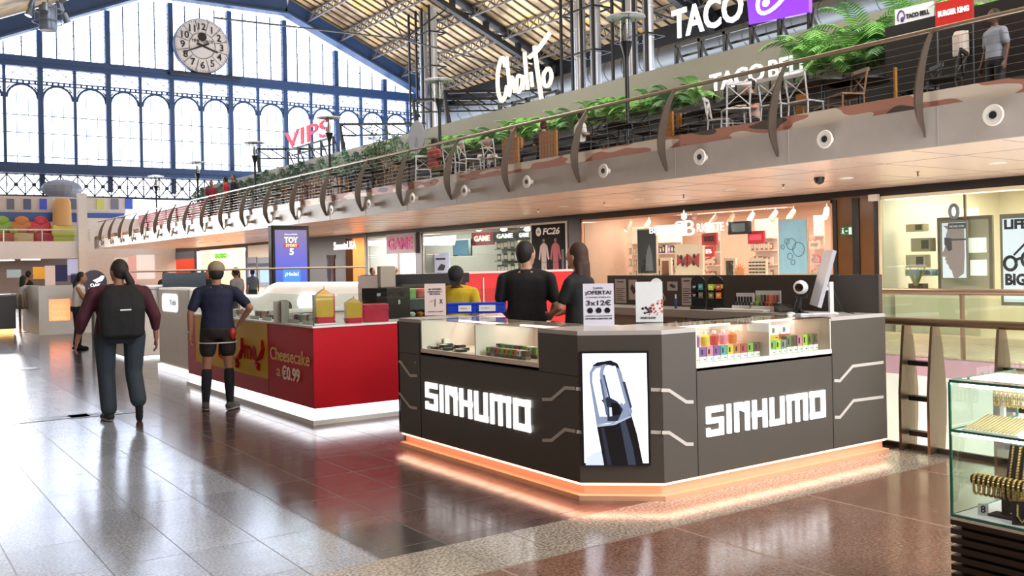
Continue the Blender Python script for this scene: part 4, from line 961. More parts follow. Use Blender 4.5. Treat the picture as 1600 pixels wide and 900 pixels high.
# ================================================================ JEWELLERY SHOWCASE (bottom right)
gx, gy = at(1483, 597, Z=1.06).x, at(1483, 597, Z=1.06).y
t = thing('glass_showcase', 'glass jewellery showcase with lit shelves on a dark slatted wooden base', 'display case', (gx + .35, gy - .6, 0))
GX1 = gx + .6; GY0 = gy - 1.5; zb = .435; zm = .83; ztop = 1.06
wood = M('dark_slat_wood', col='#33221a', rough=.45, var=.25, scale=9)
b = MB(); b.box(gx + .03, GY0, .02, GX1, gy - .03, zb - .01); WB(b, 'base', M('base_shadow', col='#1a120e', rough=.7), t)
b = MB()
for k in range(10):
    z = .02 + k * .042; b.box(gx - .005, GY0, z, GX1 + .01, gy + .005, z + .026)
WB(b, 'slat', wood, t)
b = MB(); b.box(gx - .008, GY0, zb - .012, GX1 + .01, gy + .008, zb); b.box(gx + .01, GY0, zb, GX1, gy - .01, zb + .012); WB(b, 'floor_tray', M('tray_white', col='#f0eef0', rough=.4, emit=.0), t)
b = MB(); b.box(gx + .01, GY0, zm, GX1 - .01, gy - .01, zm + .008); WB(b, 'shelf', M('shelf_white', col='#eceaf0', rough=.3), t)
b = MB(); b.box(gx, GY0, zb, gx + .008, gy, ztop); b.box(gx, gy - .008, zb, GX1, gy, ztop); b.box(gx, GY0, ztop, GX1, gy, ztop + .01); WB(b, 'glass', clear, t)
b = MB()
for x, y in ((gx, gy), (GX1, gy)): b.box(x - .004, y - .006, zb, x + .006, y + .004, ztop)
for z in (ztop + .0, zb, zm): b.box(gx - .003, GY0, z, gx + .001, gy, z + .012); b.box(gx, gy - .002, z, GX1, gy + .002, z + .012)
WB(b, 'glass_edge', M('edge_green', col='#2f7d6a', rough=.2), t)
b = MB(); b.box(gx + .03, GY0, ztop - .02, gx + .05, gy - .03, ztop - .008); b.box(gx + .03, GY0, zm - .02, gx + .05, gy - .03, zm - .008); WB(b, 'light_strip', M('showcase_led', col='#ffffff', emit=10, ecol='#f2f6ff'), t)
area('case_light', (gx + .3, gy - .6, ztop - .02), .5, 3.2, (1, .98, .95), sy=1.1); area('case_light', (gx + .3, gy - .6, zm - .02), .5, 3.2, (1, .98, .95), sy=1.1)
gold = M('gold', col='#dcb768', rough=.28, metal=.75, var=.2, scale=60)
def _links(mt):      # braided links: wave bump along the chain
    n = mt.node_tree.nodes; l = mt.node_tree.links; tc = n.new('ShaderNodeTexCoord'); wv = n.new('ShaderNodeTexWave'); wv.inputs['Scale'].default_value = 38; wv.wave_type = 'BANDS'; wv.bands_direction = 'DIAGONAL'
    l.new(tc.outputs['Object'], wv.inputs['Vector']); bp = n.new('ShaderNodeBump'); bp.inputs['Strength'].default_value = 1; bp.inputs['Distance'].default_value = .004; l.new(wv.outputs[0], bp.inputs['Height']); l.new(bp.outputs[0], n['Principled BSDF'].inputs['Normal'])
_links(gold)
# top shelf: bracelet bar and chain tray
def chain(pts, name, label, group, r=.005):
    mb = MB(); mb.tube(pts, r, 6)
    return tag(mb.build(name, gold, smooth='auto'), label, 'jewellery', group)
zt = zm + .008
b = MB(); b.add([(gx + .03, gy - .04, zt), (gx + .24, gy - .04, zt), (gx + .24, gy - .3, zt), (gx + .03, gy - .3, zt), (gx + .03, gy - .04, zt + .006), (gx + .24, gy - .04, zt + .05), (gx + .24, gy - .3, zt + .05), (gx + .03, gy - .3, zt + .006)], [(0, 1, 2, 3), (7, 6, 5, 4), (0, 4, 5, 1), (1, 5, 6, 2), (2, 6, 7, 3), (3, 7, 4, 0)])
tag(b.build('jewellery_tray', M('tray_velvet', col='#e9e3d6', rough=.8)), 'sloping pale tray of straight gold chains on the upper shelf of the showcase', 'tray')
for i in range(14):
    y = gy - .055 - i * .017; chain([(gx + .036, y, zt + .012), (gx + .235, y, zt + .053)], 'gold_chain', 'straight gold chain on the sloping tray, %s from the far end' % ORD[i], 'chains on the showcase tray', .003)
b = MB(); b.tube([(gx + .3, gy - .05, zt + .14), (gx + .3, gy - .45, zt + .14)], .016, 14); b.box(gx + .29, gy - .1, zt, gx + .31, gy - .08, zt + .13); b.box(gx + .29, gy - .42, zt, gx + .31, gy - .4, zt + .13)
tag(b.build('bracelet_bar', M('velvet_white', col='#e5e0dc', rough=.8), smooth='auto'), 'white padded bar holding gold bracelets on the upper shelf of the showcase', 'bracelet stand')
for i in range(14):
    y = gy - .06 - i * .021; pts = [(gx + .3 + .02 * math.cos(a), y, zt + .14 + .02 * math.sin(a) - (.03 if math.sin(a) < -.3 else 0)) for a in [2 * PI * k / 14 for k in range(15)]]
    chain(pts, 'gold_bracelet', 'gold bracelet on the upper bar of the showcase, %s from the far end' % ORD[i], 'bracelets on the upper bar', .0045)
# lower shelf: necklace boards, roll of bracelets
zl = zb + .012
b = MB(); b.add([(gx + .22, gy - .12, zl), (gx + .23, gy - .12, zl), (gx + .31, gy - .12, zl + .3), (gx + .3, gy - .12, zl + .3), (gx + .22, gy - .7, zl), (gx + .23, gy - .7, zl), (gx + .31, gy - .7, zl + .3), (gx + .3, gy - .7, zl + .3)], [(3, 2, 1, 0), (4, 5, 6, 7), (0, 1, 5, 4), (1, 2, 6, 5), (2, 3, 7, 6), (3, 0, 4, 7)])
tag(b.build('necklace_board', M('velvet_black', col='#141214', rough=.9)), 'black sloping board hung with thick gold chains in the lower showcase', 'necklace board')
for i in range(14):
    y = gy - .14 - i * .034; r_ = .005 + .003 * (i % 3)
    chain([(gx + .222, y, zl + .03), (gx + .255, y, zl + .16), (gx + .295, y, zl + .3)], 'gold_necklace', 'gold chain hanging on the black board in the lower showcase, %s from the far end' % ORD[i], 'chains on the black board', r_)
b = MB(); b.tube([(gx + .13, gy - .03, zl + .15), (gx + .13, gy - .5, zl + .15)], .022, 16); b.box(gx + .12, gy - .2, zl, gx + .14, gy - .17, zl + .13); b.box(gx + .09, gy - .25, zl, gx + .17, gy - .12, zl + .01)
tag(b.build('bracelet_roll', M('velvet_black', col='#141214'), smooth='auto'), 'black roll stand covered in gold bracelets in the lower showcase', 'bracelet stand')
for i in range(17):
    y = gy - .05 - i * .023; pts = [(gx + .13 + .027 * math.cos(a), y, zl + .15 + .027 * math.sin(a) - (.04 if math.sin(a) < -.3 else 0)) for a in [2 * PI * k / 16 for k in range(17)]]
    chain(pts, 'gold_bracelet', 'thick gold bracelet on the black roll stand, %s from the far end' % ORD[i], 'bracelets on the black roll', .006)
tt = thing('number_card', 'small white card with a black 8 standing in the lower showcase', 'card', (gx + .09, gy - .1, zl), -PI / 2 + .6); tt.scale = (.8,) * 3
b = MB(); b.box(-.028, -.002, 0, .028, .002, .065); b.box(-.028, -.02, 0, .028, .02, .002); b.build('card', white, tt); b = MB(); b.text('8', (0, -.0025, .012), XU, VZ, h=.042, d=.001, align='C', bold=.02); b.build('print', black, tt)
tt = thing('necklace_stand', 'black easel card with a looped gold necklace in the lower showcase', 'necklace stand', (gx + .06, gy - .32, zl), -PI / 2 + .5); tt.scale = (.8,) * 3
b = MB(); b.prism([(-.08, 0), (.08, 0), (.08, .13), (-.08, .13)], (0, 0, 0), (1, 0, 0), Vector((0, .3, 1)).normalized(), (0, -1, .3), .006); b.build('board', M('velvet_black', col='#141214'), tt)
b = MB()
for dx in (-.03, .035):
    b.tube([(dx - .02, .02, .11), (dx - .022, 0.0, .05), (dx, -.012, .02), (dx + .022, 0.0, .05), (dx + .02, .02, .11)], .005, 6)
b.build('gold_necklace', gold, tt, smooth='auto')

# ================================================================ RED DESSERT KIOSK
redm = M('red_panel', col='#b8081a', rough=.5, scale=1, spec=.25); yel = M('yellow_panel', col='#d6a820', rough=.6, scale=1, spec=.2)
RX0, RY0, RX1, RY1, RZ = 3.95, 9.4, 7.1, 14.0, 1.04
t = thing('kiosk', 'red dessert kiosk with a white glowing base and Cheesecake lettering', 'kiosk', (5.5, 11.5, 0))
b = MB(); b.box(RX0, RY0, .17, RX1, RY0 + .5, RZ - .02); b.box(RX0, RY0 + .5, .17, RX0 + .5, RY1, RZ - .02); WB(b, 'counter_body', redm, t)
b = MB(); b.box(RX0 + .02, RY0 + .02, .05, RX1, RY0 + .5, .17); b.box(RX0 + .02, RY0 + .5, .05, RX0 + .5, RY1, .17); WB(b, 'lit_plinth', M('plinth_glow', col='#ffffff', emit=1.5, ecol='#f3f6ff', var=0), t)
b = MB(); b.box(RX0 - .03, RY0 - .03, 0, RX1, RY0 + .5, .05); b.box(RX0 - .03, RY0 + .5, 0, RX0 + .5, RY1, .05); WB(b, 'base_ledge', white, t)
strip_light((RX0, RY0 - .03), (RX1, RY0 - .03), .165, 2.2, (.95, .97, 1)); strip_light((RX0 - .03, RY0), (RX0 - .03, RY1), .165, 3, (.95, .97, 1))
b = MB(); b.box(RX0 - .01, RY0 - .01, RZ - .02, RX1, RY0 + .5, RZ); b.box(RX0 - .01, RY0 + .5, RZ - .02, RX0 + .5, RY1, RZ); WB(b, 'countertop', M('white_top', col='#e8e4e4', rough=.3), t)
pA = at(418, 512, X=RX0); pB = at(418, 592, X=RX0); pL = at(335, 570, X=RX0)
b = MB(); b.box(RX0 - .004, pA.y, pB.z, RX0, 13.6, RZ - .022); WB(b, 'yellow_panel', yel, t)
b = MB(); b.box(RX0 - .002, pA.y - .004, .17, RX0, pA.y + .004, RZ - .03); WB(b, 'panel_joint', M('joint_dark', col='#191614'), t)
b = MB()
def txl(mb, s, x0, x1, ybot, hpx, X, bold=.01, d=.006, shear=0):
    A = at(x0, ybot, X=X); B = at(x1, ybot, X=X); T_ = at(x0, ybot - hpx, X=X); mb.text(s, (X - .001, A.y, A.z), FU, VZ, w=A.y - B.y, h=T_.z - A.z, d=d, bold=bold, shear=shear)
txl(b, 'Cheesecake', 423, 484, 561, 20, RX0, .01); WB(b, 'lettering', M('letter_gold', col='#e2bd78', rough=.6), t)
b = MB(); txl(b, 'a', 433, 439, 587, 12, RX0); WB(b, 'lettering', M('letter_gold', col='#c9a25e'), t)
b = MB(); txl(b, '€0.99', 441, 469, 592, 22, RX0, .02); WB(b, 'lettering', M('letter_pale', col='#f2ece2', rough=.6), t)
b = MB(); txl(b, 'me', 382, 401, 560, 22, RX0 - .004, .03)
mk = lambda L: [at(x, y, X=RX0 - .008) for x, y in L]
b.tube(mk([(378, 528), (380, 545), (376, 556), (368, 560)]), [.02, .035, .04, .02], 8); b.tube(mk([(410, 532), (412, 545), (409, 556), (401, 562)]), [.02, .035, .04, .02], 8); b.tube(mk([(370, 564), (373, 571)]), [.03, .045], 8); b.tube(mk([(400, 568), (406, 574)]), [.03, .045], 8)
b.tube(mk([(352, 548), (344, 540), (344, 556), (352, 560)]), .025, 8)
WB(b, 'swash_lettering', M('logo_red', col='#b01010', rough=.7, spec=.2), t)
# kitchen block and red rear panels of the kiosk
b = MB(); b.box(5.5, 10.8, 0, 6.75, 11.4, 1.0); b.box(5.5, 10.84, 1.0, 5.53, 11.4, 1.5); b.box(6.72, 10.84, 1.0, 6.75, 11.4, 1.5); b.box(5.5, 11.36, 1.0, 6.75, 11.4, 1.5); b.box(5.48, 10.78, 1.42, 6.77, 11.42, 1.55)
WB(b, 'black_cabinet', M('gloss_black', col='#101013', rough=.15), t)
b = MB(); b.box(5.44, 10.8, .0, 5.5, 11.42, 1.54); WB(b, 'white_side_panel', white, t)
b = MB(); b.box(5.5, 10.83, 1.0, 6.75, 10.84, 1.42); WB(b, 'glass', clear, t)
b = MB(); b.box(5.53, 10.86, 1.22, 6.72, 11.3, 1.23); WB(b, 'shelf', steel, t)
area('fridge_light', (6.1, 11.0, 1.4), 1, 2.5, (1, .95, .9), sy=.2)
b = MB(); b.box(6.77, 11.2, 0, 8.9, 11.26, 1.53); WB(b, 'rear_panel', M('red_bright', col='#c8141c', rough=.35), t)
b = MB(); x = at(755, 450, Y=11.2).x; b.box(x - .01, 11.19, .3, x + .01, 11.2, 1.47); b.box(6.77, 11.18, 1.53, 8.9, 11.28, 1.56)
WB(b, 'panel_strip', M('strip_pale', col='#e5b8b0'), t)
for i in range(9):
    c = ['red', 'red', 'teal', 'green', 'red', 'orange', 'red', 'pink', 'red'][i]
    b = MB(); b.box(-.045, -.04, 0, .045, .04, .13, .01); b.box(-.02, -.042, .03, .02, -.04, .1)
    tag(b.build('snack_carton', cm(c), loc=(5.62 + i * .12, 10.95, 1.231)), '%s snack carton on the lit shelf of the black cabinet, %s from the left' % (c, ORD[i]), 'carton', 'cartons in the black cabinet')
    b = MB(); b.lathe([(.001, 0), (.04, 0), (.05, .03), (.03, .05), (.001, .055)], n=12)
    tag(b.build('dessert_cup', cm('orange' if i % 3 else 'white'), loc=(5.62 + i * .12, 10.95, 1.001), smooth='auto'), 'dessert cup on the lower level of the black cabinet, %s from the left' % ORD[i], 'dessert cup', 'cups in the black cabinet')
# glass screen on the red counter
t2 = thing('glass_screen', 'clear glass sneeze screen along the top of the red counter', 'glass screen', (RX0, RY0, RZ))
b = MB(); b.box(RX0 + .01, RY0 + .01, RZ, RX0 + .016, RY1, RZ + .33); b.box(RX0 + .01, RY0 + .01, RZ, RX1 - .8, RY0 + .016, RZ + .33); WB(b, 'glass', clear, t2)
b = MB(); b.box(RX0 + .008, RY0 + .008, RZ, RX0 + .02, RY0 + .02, RZ + .33); WB(b, 'corner_edge', M('edge_dark', col='#4a5450', rough=.3), t2)
# take-away boxes shaped like little houses
def food_box(x, ybase, wpx, hpx, label, red_part=True):
    P = at(x, ybase, Z=RZ); s = mpp(P); w_ = wpx * s * .8; h_ = hpx * s
    q = thing('takeaway_box', label, 'food box', (P.x + .12, P.y + .14, RZ), face_cam(P) + .25)
    b = MB(); b.add([(-w_ / 2, -w_ / 3, .1 * h_), (w_ / 2, -w_ / 3, .1 * h_), (w_ / 2, w_ / 3, .1 * h_), (-w_ / 2, w_ / 3, .1 * h_), (-w_ / 2 * 1.05, -w_ / 3, h_ * .8), (w_ / 2 * 1.05, -w_ / 3, h_ * .8), (w_ / 2 * 1.05, w_ / 3, h_ * .8), (-w_ / 2 * 1.05, w_ / 3, h_ * .8), (0, -w_ / 4, h_), (0, w_ / 4, h_)],
        [(3, 2, 1, 0), (0, 1, 5, 4), (1, 2, 6, 5), (2, 3, 7, 6), (3, 0, 4, 7), (4, 5, 8), (5, 6, 9, 8), (6, 7, 9), (7, 4, 8, 9)]); b.build('carton', M('carton_yellow', col='#c99a25', rough=.5), q)
    b = MB(); b.loft([(0, 0, 0, w_ * .5, w_ * .4), (0, 0, .02, w_ * .56, w_ * .45), (0, 0, h_ * .2, w_ * .58, w_ * .46)], 4 * 4, .35); b.box(w_ * .53, -w_ * .3, .05, w_ * .6, w_ * .35, h_ * .85); b.prism([(-w_ * .12, h_ * .85), (w_ * .12, h_ * .85), (0, h_ * 1.08)], (0, -w_ * .2, 0), (1, 0, 0), (0, 0, 1), (0, 1, 0), .02)
    b.build('sleeve', M('carton_red', col='#c01c3c', rough=.45), q)
food_box(498, 508, 34, 56, 'tall yellow and red house-shaped dessert box standing at the corner of the red counter')
food_box(545, 506, 30, 40, 'shorter yellow dessert box with open lid right of the tall one on the red counter')
P = at(583, 504, Z=RZ); b = MB(); b.box(-.14, -.08, 0, .14, .08, .2, .01); b.box(-.145, -.085, .14, .145, .085, .16); tag(b.build('dessert_box', M('carton_red', col='#c01c3c'), loc=(P.x + .1, P.y + .15, RZ), rotz=-.3), 'wide red dessert box at the right end of the red counter', 'food box')
P = at(510, 500, Z=RZ)
t = thing('coffee_machine', 'black till tower with a grey screen on top behind the dessert boxes', 'till', (5.3, 10.35, 0), .4)
b = MB(); b.box(-.22, -.2, 0, .22, .2, 1.4, .01); b.build('cabinet', black, t)
b = MB(); b.box(-.16, -.06, 1.4, .12, .0, 1.66, .01); b.build('screen_back', M('till_taupe', col='#8f857a', rough=.5), t); b = MB(); b.text('B', (.0, -.205, 1.2), XU, VZ, h=.05, d=.003, align='C'); b.build('print', white, t)
# brochures & trays
rnd = random.Random(11)
for i in range(9):
    y = 9.75 + i * .42; h_ = rnd.uniform(.05, .09)
    q = thing('dessert_tray', 'clear tray of wrapped desserts on the red counter, %s from the corner' % ORD[i], 'dessert tray', (RX0 + .22, y, RZ), 0, 'dessert trays on the red counter')
    b = MB(); b.box(-.13, -.16, 0, .13, .16, .012, .004); b.box(-.13, -.16, .012, -.125, .16, .04); b.box(.125, -.16, .012, .13, .16, .04); b.build('tray', white, q)
    for k in range(4):
        b = MB(); b.box(-.09 + .1 * (k % 2), -.12 + .12 * (k // 2), .012, -.02 + .1 * (k % 2), -.03 + .12 * (k // 2), .012 + h_, .01); b.build('dessert', cm(rnd.choice(['white', 'grey', 'red', 'white', 'brown'])), q)
for i, (x, w_) in enumerate(((418, 12), (430, 12))):
    P = at(x, 505, Z=RZ); b = MB(); s = mpp(P); b.box(-w_ * s / 2, -.03, 0, w_ * s / 2, .03, 34 * s); b.box(-w_ * s / 2 + .01, -.032, .05, w_ * s / 2 - .01, -.03, 30 * s)
    tag(b.build('leaflet_stand', M('leaflet', col='#a59c90', rough=.5), loc=(P.x + .12, P.y, RZ), rotz=-.4), 'grey leaflet stand on the red counter, %s of the two' % ['left', 'right'][i], 'leaflet stand')

# ================================================================ WHITE CURVED KIOSK behind
wl = M('warm_white', col='#e6dfd6', rough=.45); glow = M('edge_glow', col='#ffffff', emit=2.6, ecol='#ffffff', var=0)
t = thing('kiosk', 'white rounded kiosk with a glowing outline and oval signs behind the person in the cap', 'kiosk', (5, 16, 0))
WX = 4.2; WY0 = at(298, 592, X=WX).y; WY1 = at(249, 560, X=WX).y
b = MB(); b.box(WX, WY0, .1, WX + .42, WY1, 1.38, .03); WB(b, 'pylon', wl, t)
b = MB(); b.box(WX - .02, WY0 - .02, 0, WX + .44, WY1 + .02, .1); b.box(WX + .42, WY0 + .25, 0, 8, WY0 + .3, .1); WB(b, 'lit_plinth', M('plinth_glow', col='#ffffff'), t)
b = MB(); b.box(WX + .42, WY0 + .3, .1, 8, WY0 + .36, .92); WB(b, 'counter_front', wl, t)
b = MB(); b.box(WX + .42, WY0 + .2, .92, 8, WY0 + .9, .96); WB(b, 'countertop', white, t)
pc = at(266, 473, X=WX); s = mpp(pc)
def rrect(w_, h_, r, n=5):
    out = []
    for cx, cy, a0 in ((w_ / 2 - r, h_ / 2 - r, 0), (-w_ / 2 + r, h_ / 2 - r, PI / 2), (-w_ / 2 + r, -h_ / 2 + r, PI), (w_ / 2 - r, -h_ / 2 + r, 1.5 * PI)):
        out += [(cx + r * math.cos(a0 + PI / 2 * k / n), cy + r * math.sin(a0 + PI / 2 * k / n)) for k in range(n + 1)]
    return out
hh = 28 * s; ww = at(254, 473, X=WX).y - at(278, 473, X=WX).y
b = MB(); b.prism(rrect(ww, hh, hh * .3), (WX - .004, pc.y, pc.z), FU, VZ, (-1, 0, 0), .01); sg = WB(b, 'oval_sign', M('sign_glow', col='#ffffff', emit=1.0, ecol='#e8ecf4'), t)
b = MB(); b.text('Yobi', (WX - .016, pc.y - ww * .02, pc.z - hh * .12), FU, VZ, h=hh * .3, w=ww * .4, d=.002, bold=.02); b.v = [tuple(Vector(v) - Vector(t.location)) for v in b.v]; b.build('lettering', M('letter_grey', col='#8a93a5'), sg)
PY = 17.0
def pp(x, y): return at(x, y, Y=PY)
b = MB(); out = [(375, 462), (404, 462), (413, 457), (421, 448), (432, 443), (575, 442), (575, 525), (375, 525)]
b.prism([(pp(x, y).x, pp(x, y).z) for x, y in out], (0, PY, 0), (1, 0, 0), (0, 0, 1), (0, 1, 0), .12); WB(b, 'curved_wall', wl, t)
b = MB(); b.tube([pp(x, y) - Vector((0, .02, 0)) for x, y in out[:6]], .022, 8); WB(b, 'outline_light', glow, t)
b = MB(); p = pp(482, 472); b.prism(rrect(.46, .36, .17), (p.x, PY - .03, p.z), XU, VZ, (0, 1, 0), .03); WB(b, 'oval_sign', M('sign_glow', col='#ffffff'), t)
b = MB(); p = pp(442, 480); b.prism(rrect(.34, .26, .12), (p.x, PY - .02, p.z), XU, VZ, (0, 1, 0), .02); WB(b, 'oval_opening', M('opening_brown', col='#3b2f28'), t)
# tall dark glass behind
b = MB(); p0 = at(255, 450, Y=18.5); p1 = at(322, 450, Y=18.5); b.box(p0.x, 18.5, .9, p1.x, 18.56, 1.62); WB(b, 'dark_screen', M('teal_screen', col='#22343f', rough=.2), t)
b = MB(); p0 = at(200, 450, Y=18.5); b.tube([(4.2, 18.45, 1.66), (9, 18.45, 1.66)], .02, 8); WB(b, 'top_rail', steel, t)
t = thing('kiosk', 'plain white counter block farther back, half hidden behind the person in the maroon top', 'kiosk', (4.8, 19.9, 0))
b = MB(); b.box(4.15, 18.8, .05, 5.6, 21.6, 1.32, .02); WB(b, 'counter_body', wl, t); b = MB(); b.box(4.1, 18.75, 1.32, 5.65, 21.65, 1.36); WB(b, 'countertop', white, t); b = MB(); b.box(4.2, 18.85, 0, 5.55, 21.5, .05); WB(b, 'lit_plinth', M('plinth_glow', col='#ffffff'), t)
b = MB(); b.box(4.13, 19.6, .5, 4.15, 19.7, .75); b.box(4.12, 19.75, .4, 4.15, 19.95, .52); WB(b, 'tap_panel', M('brass', col='#a88452', metal=.8, rough=.3), t)
# digital totem
cx0, cx1 = at(425, 400, Y=20).x, at(484, 400, Y=20).x
pt = at(425, 352, Y=20).z; pb = at(425, 438, Y=20).z
t = thing('digital_totem', 'black digital totem showing a blue TOY STORY 5 film advert above the counters', 'screen', ((cx0 + cx1) / 2, 20.1, 0))
b = MB(); b.box(cx0, 20, 0, cx1, 20.22, pt, .02); WB(b, 'housing', M('gloss_black', col='#101013'), t)
W_ = cx1 - cx0 - .14; sx0 = cx0 + .07; H_ = pt - .1 - (pb - .1)
def bg_screen():
    mt = bpy.data.materials.new('advert_image'); mt.use_nodes = True; n = mt.node_tree.nodes; l = mt.node_tree.links; q = n['Principled BSDF']
    tc = n.new('ShaderNodeTexCoord'); sp = n.new('ShaderNodeSeparateXYZ'); l.new(tc.outputs['Generated'], sp.inputs[0]); r = n.new('ShaderNodeValToRGB'); e = r.color_ramp.elements
    e[0].color = srgb('#3d57b8') + (1,); e[0].position = .1; e[1].color = srgb('#6d6590') + (1,); e[1].position = .9; q2 = e.new(.5); q2.color = srgb('#5a58b4') + (1,)
    l.new(sp.outputs[2], r.inputs[0]); l.new(r.outputs[0], q.inputs['Base Color']); l.new(r.outputs[0], q.inputs['Emission Color']); q.inputs['Emission Strength'].default_value = .8; return mt
b = MB(); b.box(sx0, 19.985, pb - .1, sx0 + W_, 20.0, pt - .1); WB(b, 'screen', bg_screen(), t)
def ttx(s, u, z, h, w_, m_, bold=.03, lay=0): b = MB(); b.text(s, (sx0 + W_ * u, 19.982 - lay, pb - .1 + H_ * z), XU, VZ, h=H_ * h, w=W_ * w_, d=.003, align='C', bold=bold); WB(b, 'lettering', m_, t)
lm = M('ad_white', col='#ffffff', emit=1, ecol='#ffffff'); ly = M('ad_cream', col='#fff0b0', emit=.9, ecol='#fff3c0')
ttx('TOY', .5, .76, .11, .42, ly); b = MB(); b.box(sx0 + W_ * .28, 19.978, pb - .1 + H_ * .68, sx0 + W_ * .74, 19.984, pb - .1 + H_ * .745); WB(b, 'red_band', M('ad_red', col='#c2202c', emit=.7, ecol='#c2202c'), t)
ttx('STORY', .51, .69, .045, .36, ly, lay=.006); ttx('5', .51, .54, .12, .13, lm); ttx('Disney PIXAR', .5, .9, .03, .4, lm, 0)
b = MB(); p = [(u * W_, v * H_) for u, v in rrect(.56, .27, .06)]; b.prism(p, (sx0 + W_ * .5, 19.98, pb - .1 + H_ * .17), XU, VZ, (0, 1, 0), .005); WB(b, 'blue_panel', M('ad_blue', col='#3f7fe0', emit=.8, ecol='#3f7fe0'), t)
ttx('¡Hola!', .5, .14, .085, .42, lm, .01, .006)
# far kiosk with the orange-lit window, bar stools, dark bar
KY = 28.2; kx0 = at(61, 500, Y=KY).x; kx1 = at(150, 500, Y=KY).x
t = thing('kiosk', 'pale grey kiosk with an orange-lit window in its side at the far left', 'kiosk', ((kx0 + kx1) / 2, KY + 1, 0))
wx0, wx1 = at(77, 500, Y=KY).x, at(112, 500, Y=KY).x; wz0, wz1 = at(77, 502, Y=KY).z, at(77, 468, Y=KY).z; kt = at(61, 447, Y=KY).z
b = MB(); b.box(kx0, KY, 0, wx0, KY + .3, kt); b.box(wx1, KY, 0, kx1, KY + .3, kt); b.box(wx0, KY, 0, wx1, KY + .3, wz0); b.box(wx0, KY, wz1, wx1, KY + .3, kt); b.box(kx0, KY + .3, 0, kx0 + .1, KY + 3, kt); WB(b, 'counter_body', M('kiosk_grey', col='#d0cecb', rough=.5), t)
b = MB(); b.box(wx0, KY + .25, wz0, wx1, KY + .3, wz1); WB(b, 'lit_window', M('orange_glow', col='#ff9a60', emit=1.3, ecol='#ff9a68'), t)
b = MB()
for i in range(7):
    for j in range(4): b.box(wx0 + .1 + i * (wx1 - wx0 - .2) / 7, KY + .15, wz0 + .02 + j * .16, wx0 + .1 + (i + .6) * (wx1 - wx0 - .2) / 7, KY + .2, wz0 + .1 + j * .16)
WB(b, 'goods', M('goods_cream', col='#ffd9b0', emit=.5, ecol='#ffd0a0'), t)
BY = 30.0; x0 = at(-60, 500, Y=BY).x; x1 = at(25, 500, Y=BY).x
t = thing('bar_counter', 'dark bar counter with a warm lit foot at the left edge of the hall', 'counter', ((x0 + x1) / 2, BY + .5, 0))
b = MB(); b.box(x0, BY, .12, x1, BY + .7, 1.05); WB(b, 'counter_body', M('dark_wood', col='#241d1a', rough=.4), t); b = MB(); b.box(x0, BY - .05, 1.05, x1 + .05, BY + .75, 1.1); WB(b, 'countertop', M('bar_top', col='#8b7a68', rough=.4), t)
b = MB(); b.box(x0, BY + .05, 0, x1 - .05, BY + .7, .12); WB(b, 'lit_plinth', M('amber_glow', col='#ffd080', emit=2.5, ecol='#ffc070'), t)
for i, x in enumerate((36, 50, 66)):
    P = at(x - 2, 519, Z=0); t = thing('bar_stool', 'beige upholstered bar stool with a brass leg, %s from the left, by the orange-lit kiosk' % ORD[i], 'bar stool', (P.x, P.y + .3, 0), .3 * i, 'bar stools at the far kiosk')
    b = MB(); b.loft([(0, 0, .66, .2, .2), (0, 0, .7, .24, .23), (0, 0, .76, .24, .23), (0, 0, .78, .2, .2)], 16); b.build('seat', M('stool_beige', col='#b8ab9a', rough=.7), t, smooth='auto')
    b = MB()
    for a in range(7): th = PI * (1.15 + .7 * a / 6) ; b.cap((.22 * math.cos(th), .2 * math.sin(th), .76), (.25 * math.cos(th), .23 * math.sin(th), 1.08), .05, .045, 8)
    b.build('backrest', M('stool_beige', col='#b8ab9a'), t, smooth='auto')
    b = MB(); b.tube([(0, 0, .02), (0, 0, .66)], .03, 8); b.lathe([(.22, 0), (.22, .015), (.03, .03)], n=20); b.build('leg', M('brass', col='#a88452', metal=.8, rough=.3), t, smooth='auto')
# round purple OAK BERRY sign and the stand the standing woman leans on
P = at(147, 441, Y=26); s = mpp(P); R = 19 * s
t = thing('round_sign', 'round dark purple sign with a white toucan and OAK BERRY lettering', 'sign', (P.x, P.y, P.z - R))
b = MB(); b.lathe([(R, .05), (R, 0), (.001, 0)], (0, 0, R), 32, 'Y'); b.build('disc', M('purple_dark', col='#2a1836', rough=.4), t)
b = MB(); b.prism([(-R * .1, R * .15), (R * .35, R * .35), (R * .6, R * .55), (R * .8, R * .5), (R * .75, R * .3), (R * .6, R * .1), (R * .2, -R * .05)], (0, -.004, R), XU, VZ, (0, -1, 0), .006)
b.text('OAK', (R * .1, -.01, R * .62), XU, VZ, h=R * .28, d=.006, align='C', bold=.03); b.text('BERRY', (R * .1, -.01, R * .25), XU, VZ, h=R * .28, d=.006, align='C', bold=.03); b.build('lettering', lm, t)
b = MB(); b.tube([(0, .04, -P.z + R), (0, .04, R)], .02, 8); b.build('pole', black, t)
P = at(147, 545, Z=0); t = thing('standing_desk', 'tall grey service stand that the woman in the white top leans on', 'desk', (P.x + .35, P.y, 0), .2)
b = MB(); b.box(-.3, -.3, 0, .3, .3, 1.02, .02); b.build('body', M('desk_grey', col='#77787c', rough=.4), t); b = MB(); b.box(-.34, -.34, 1.02, .34, .34, 1.06, .01); b.build('top', white, t)
b = MB(); b.box(-.15, -.1, 1.06, .15, .12, 1.09); b.build('papers', M('paper', col='#e6e6ea'), t)
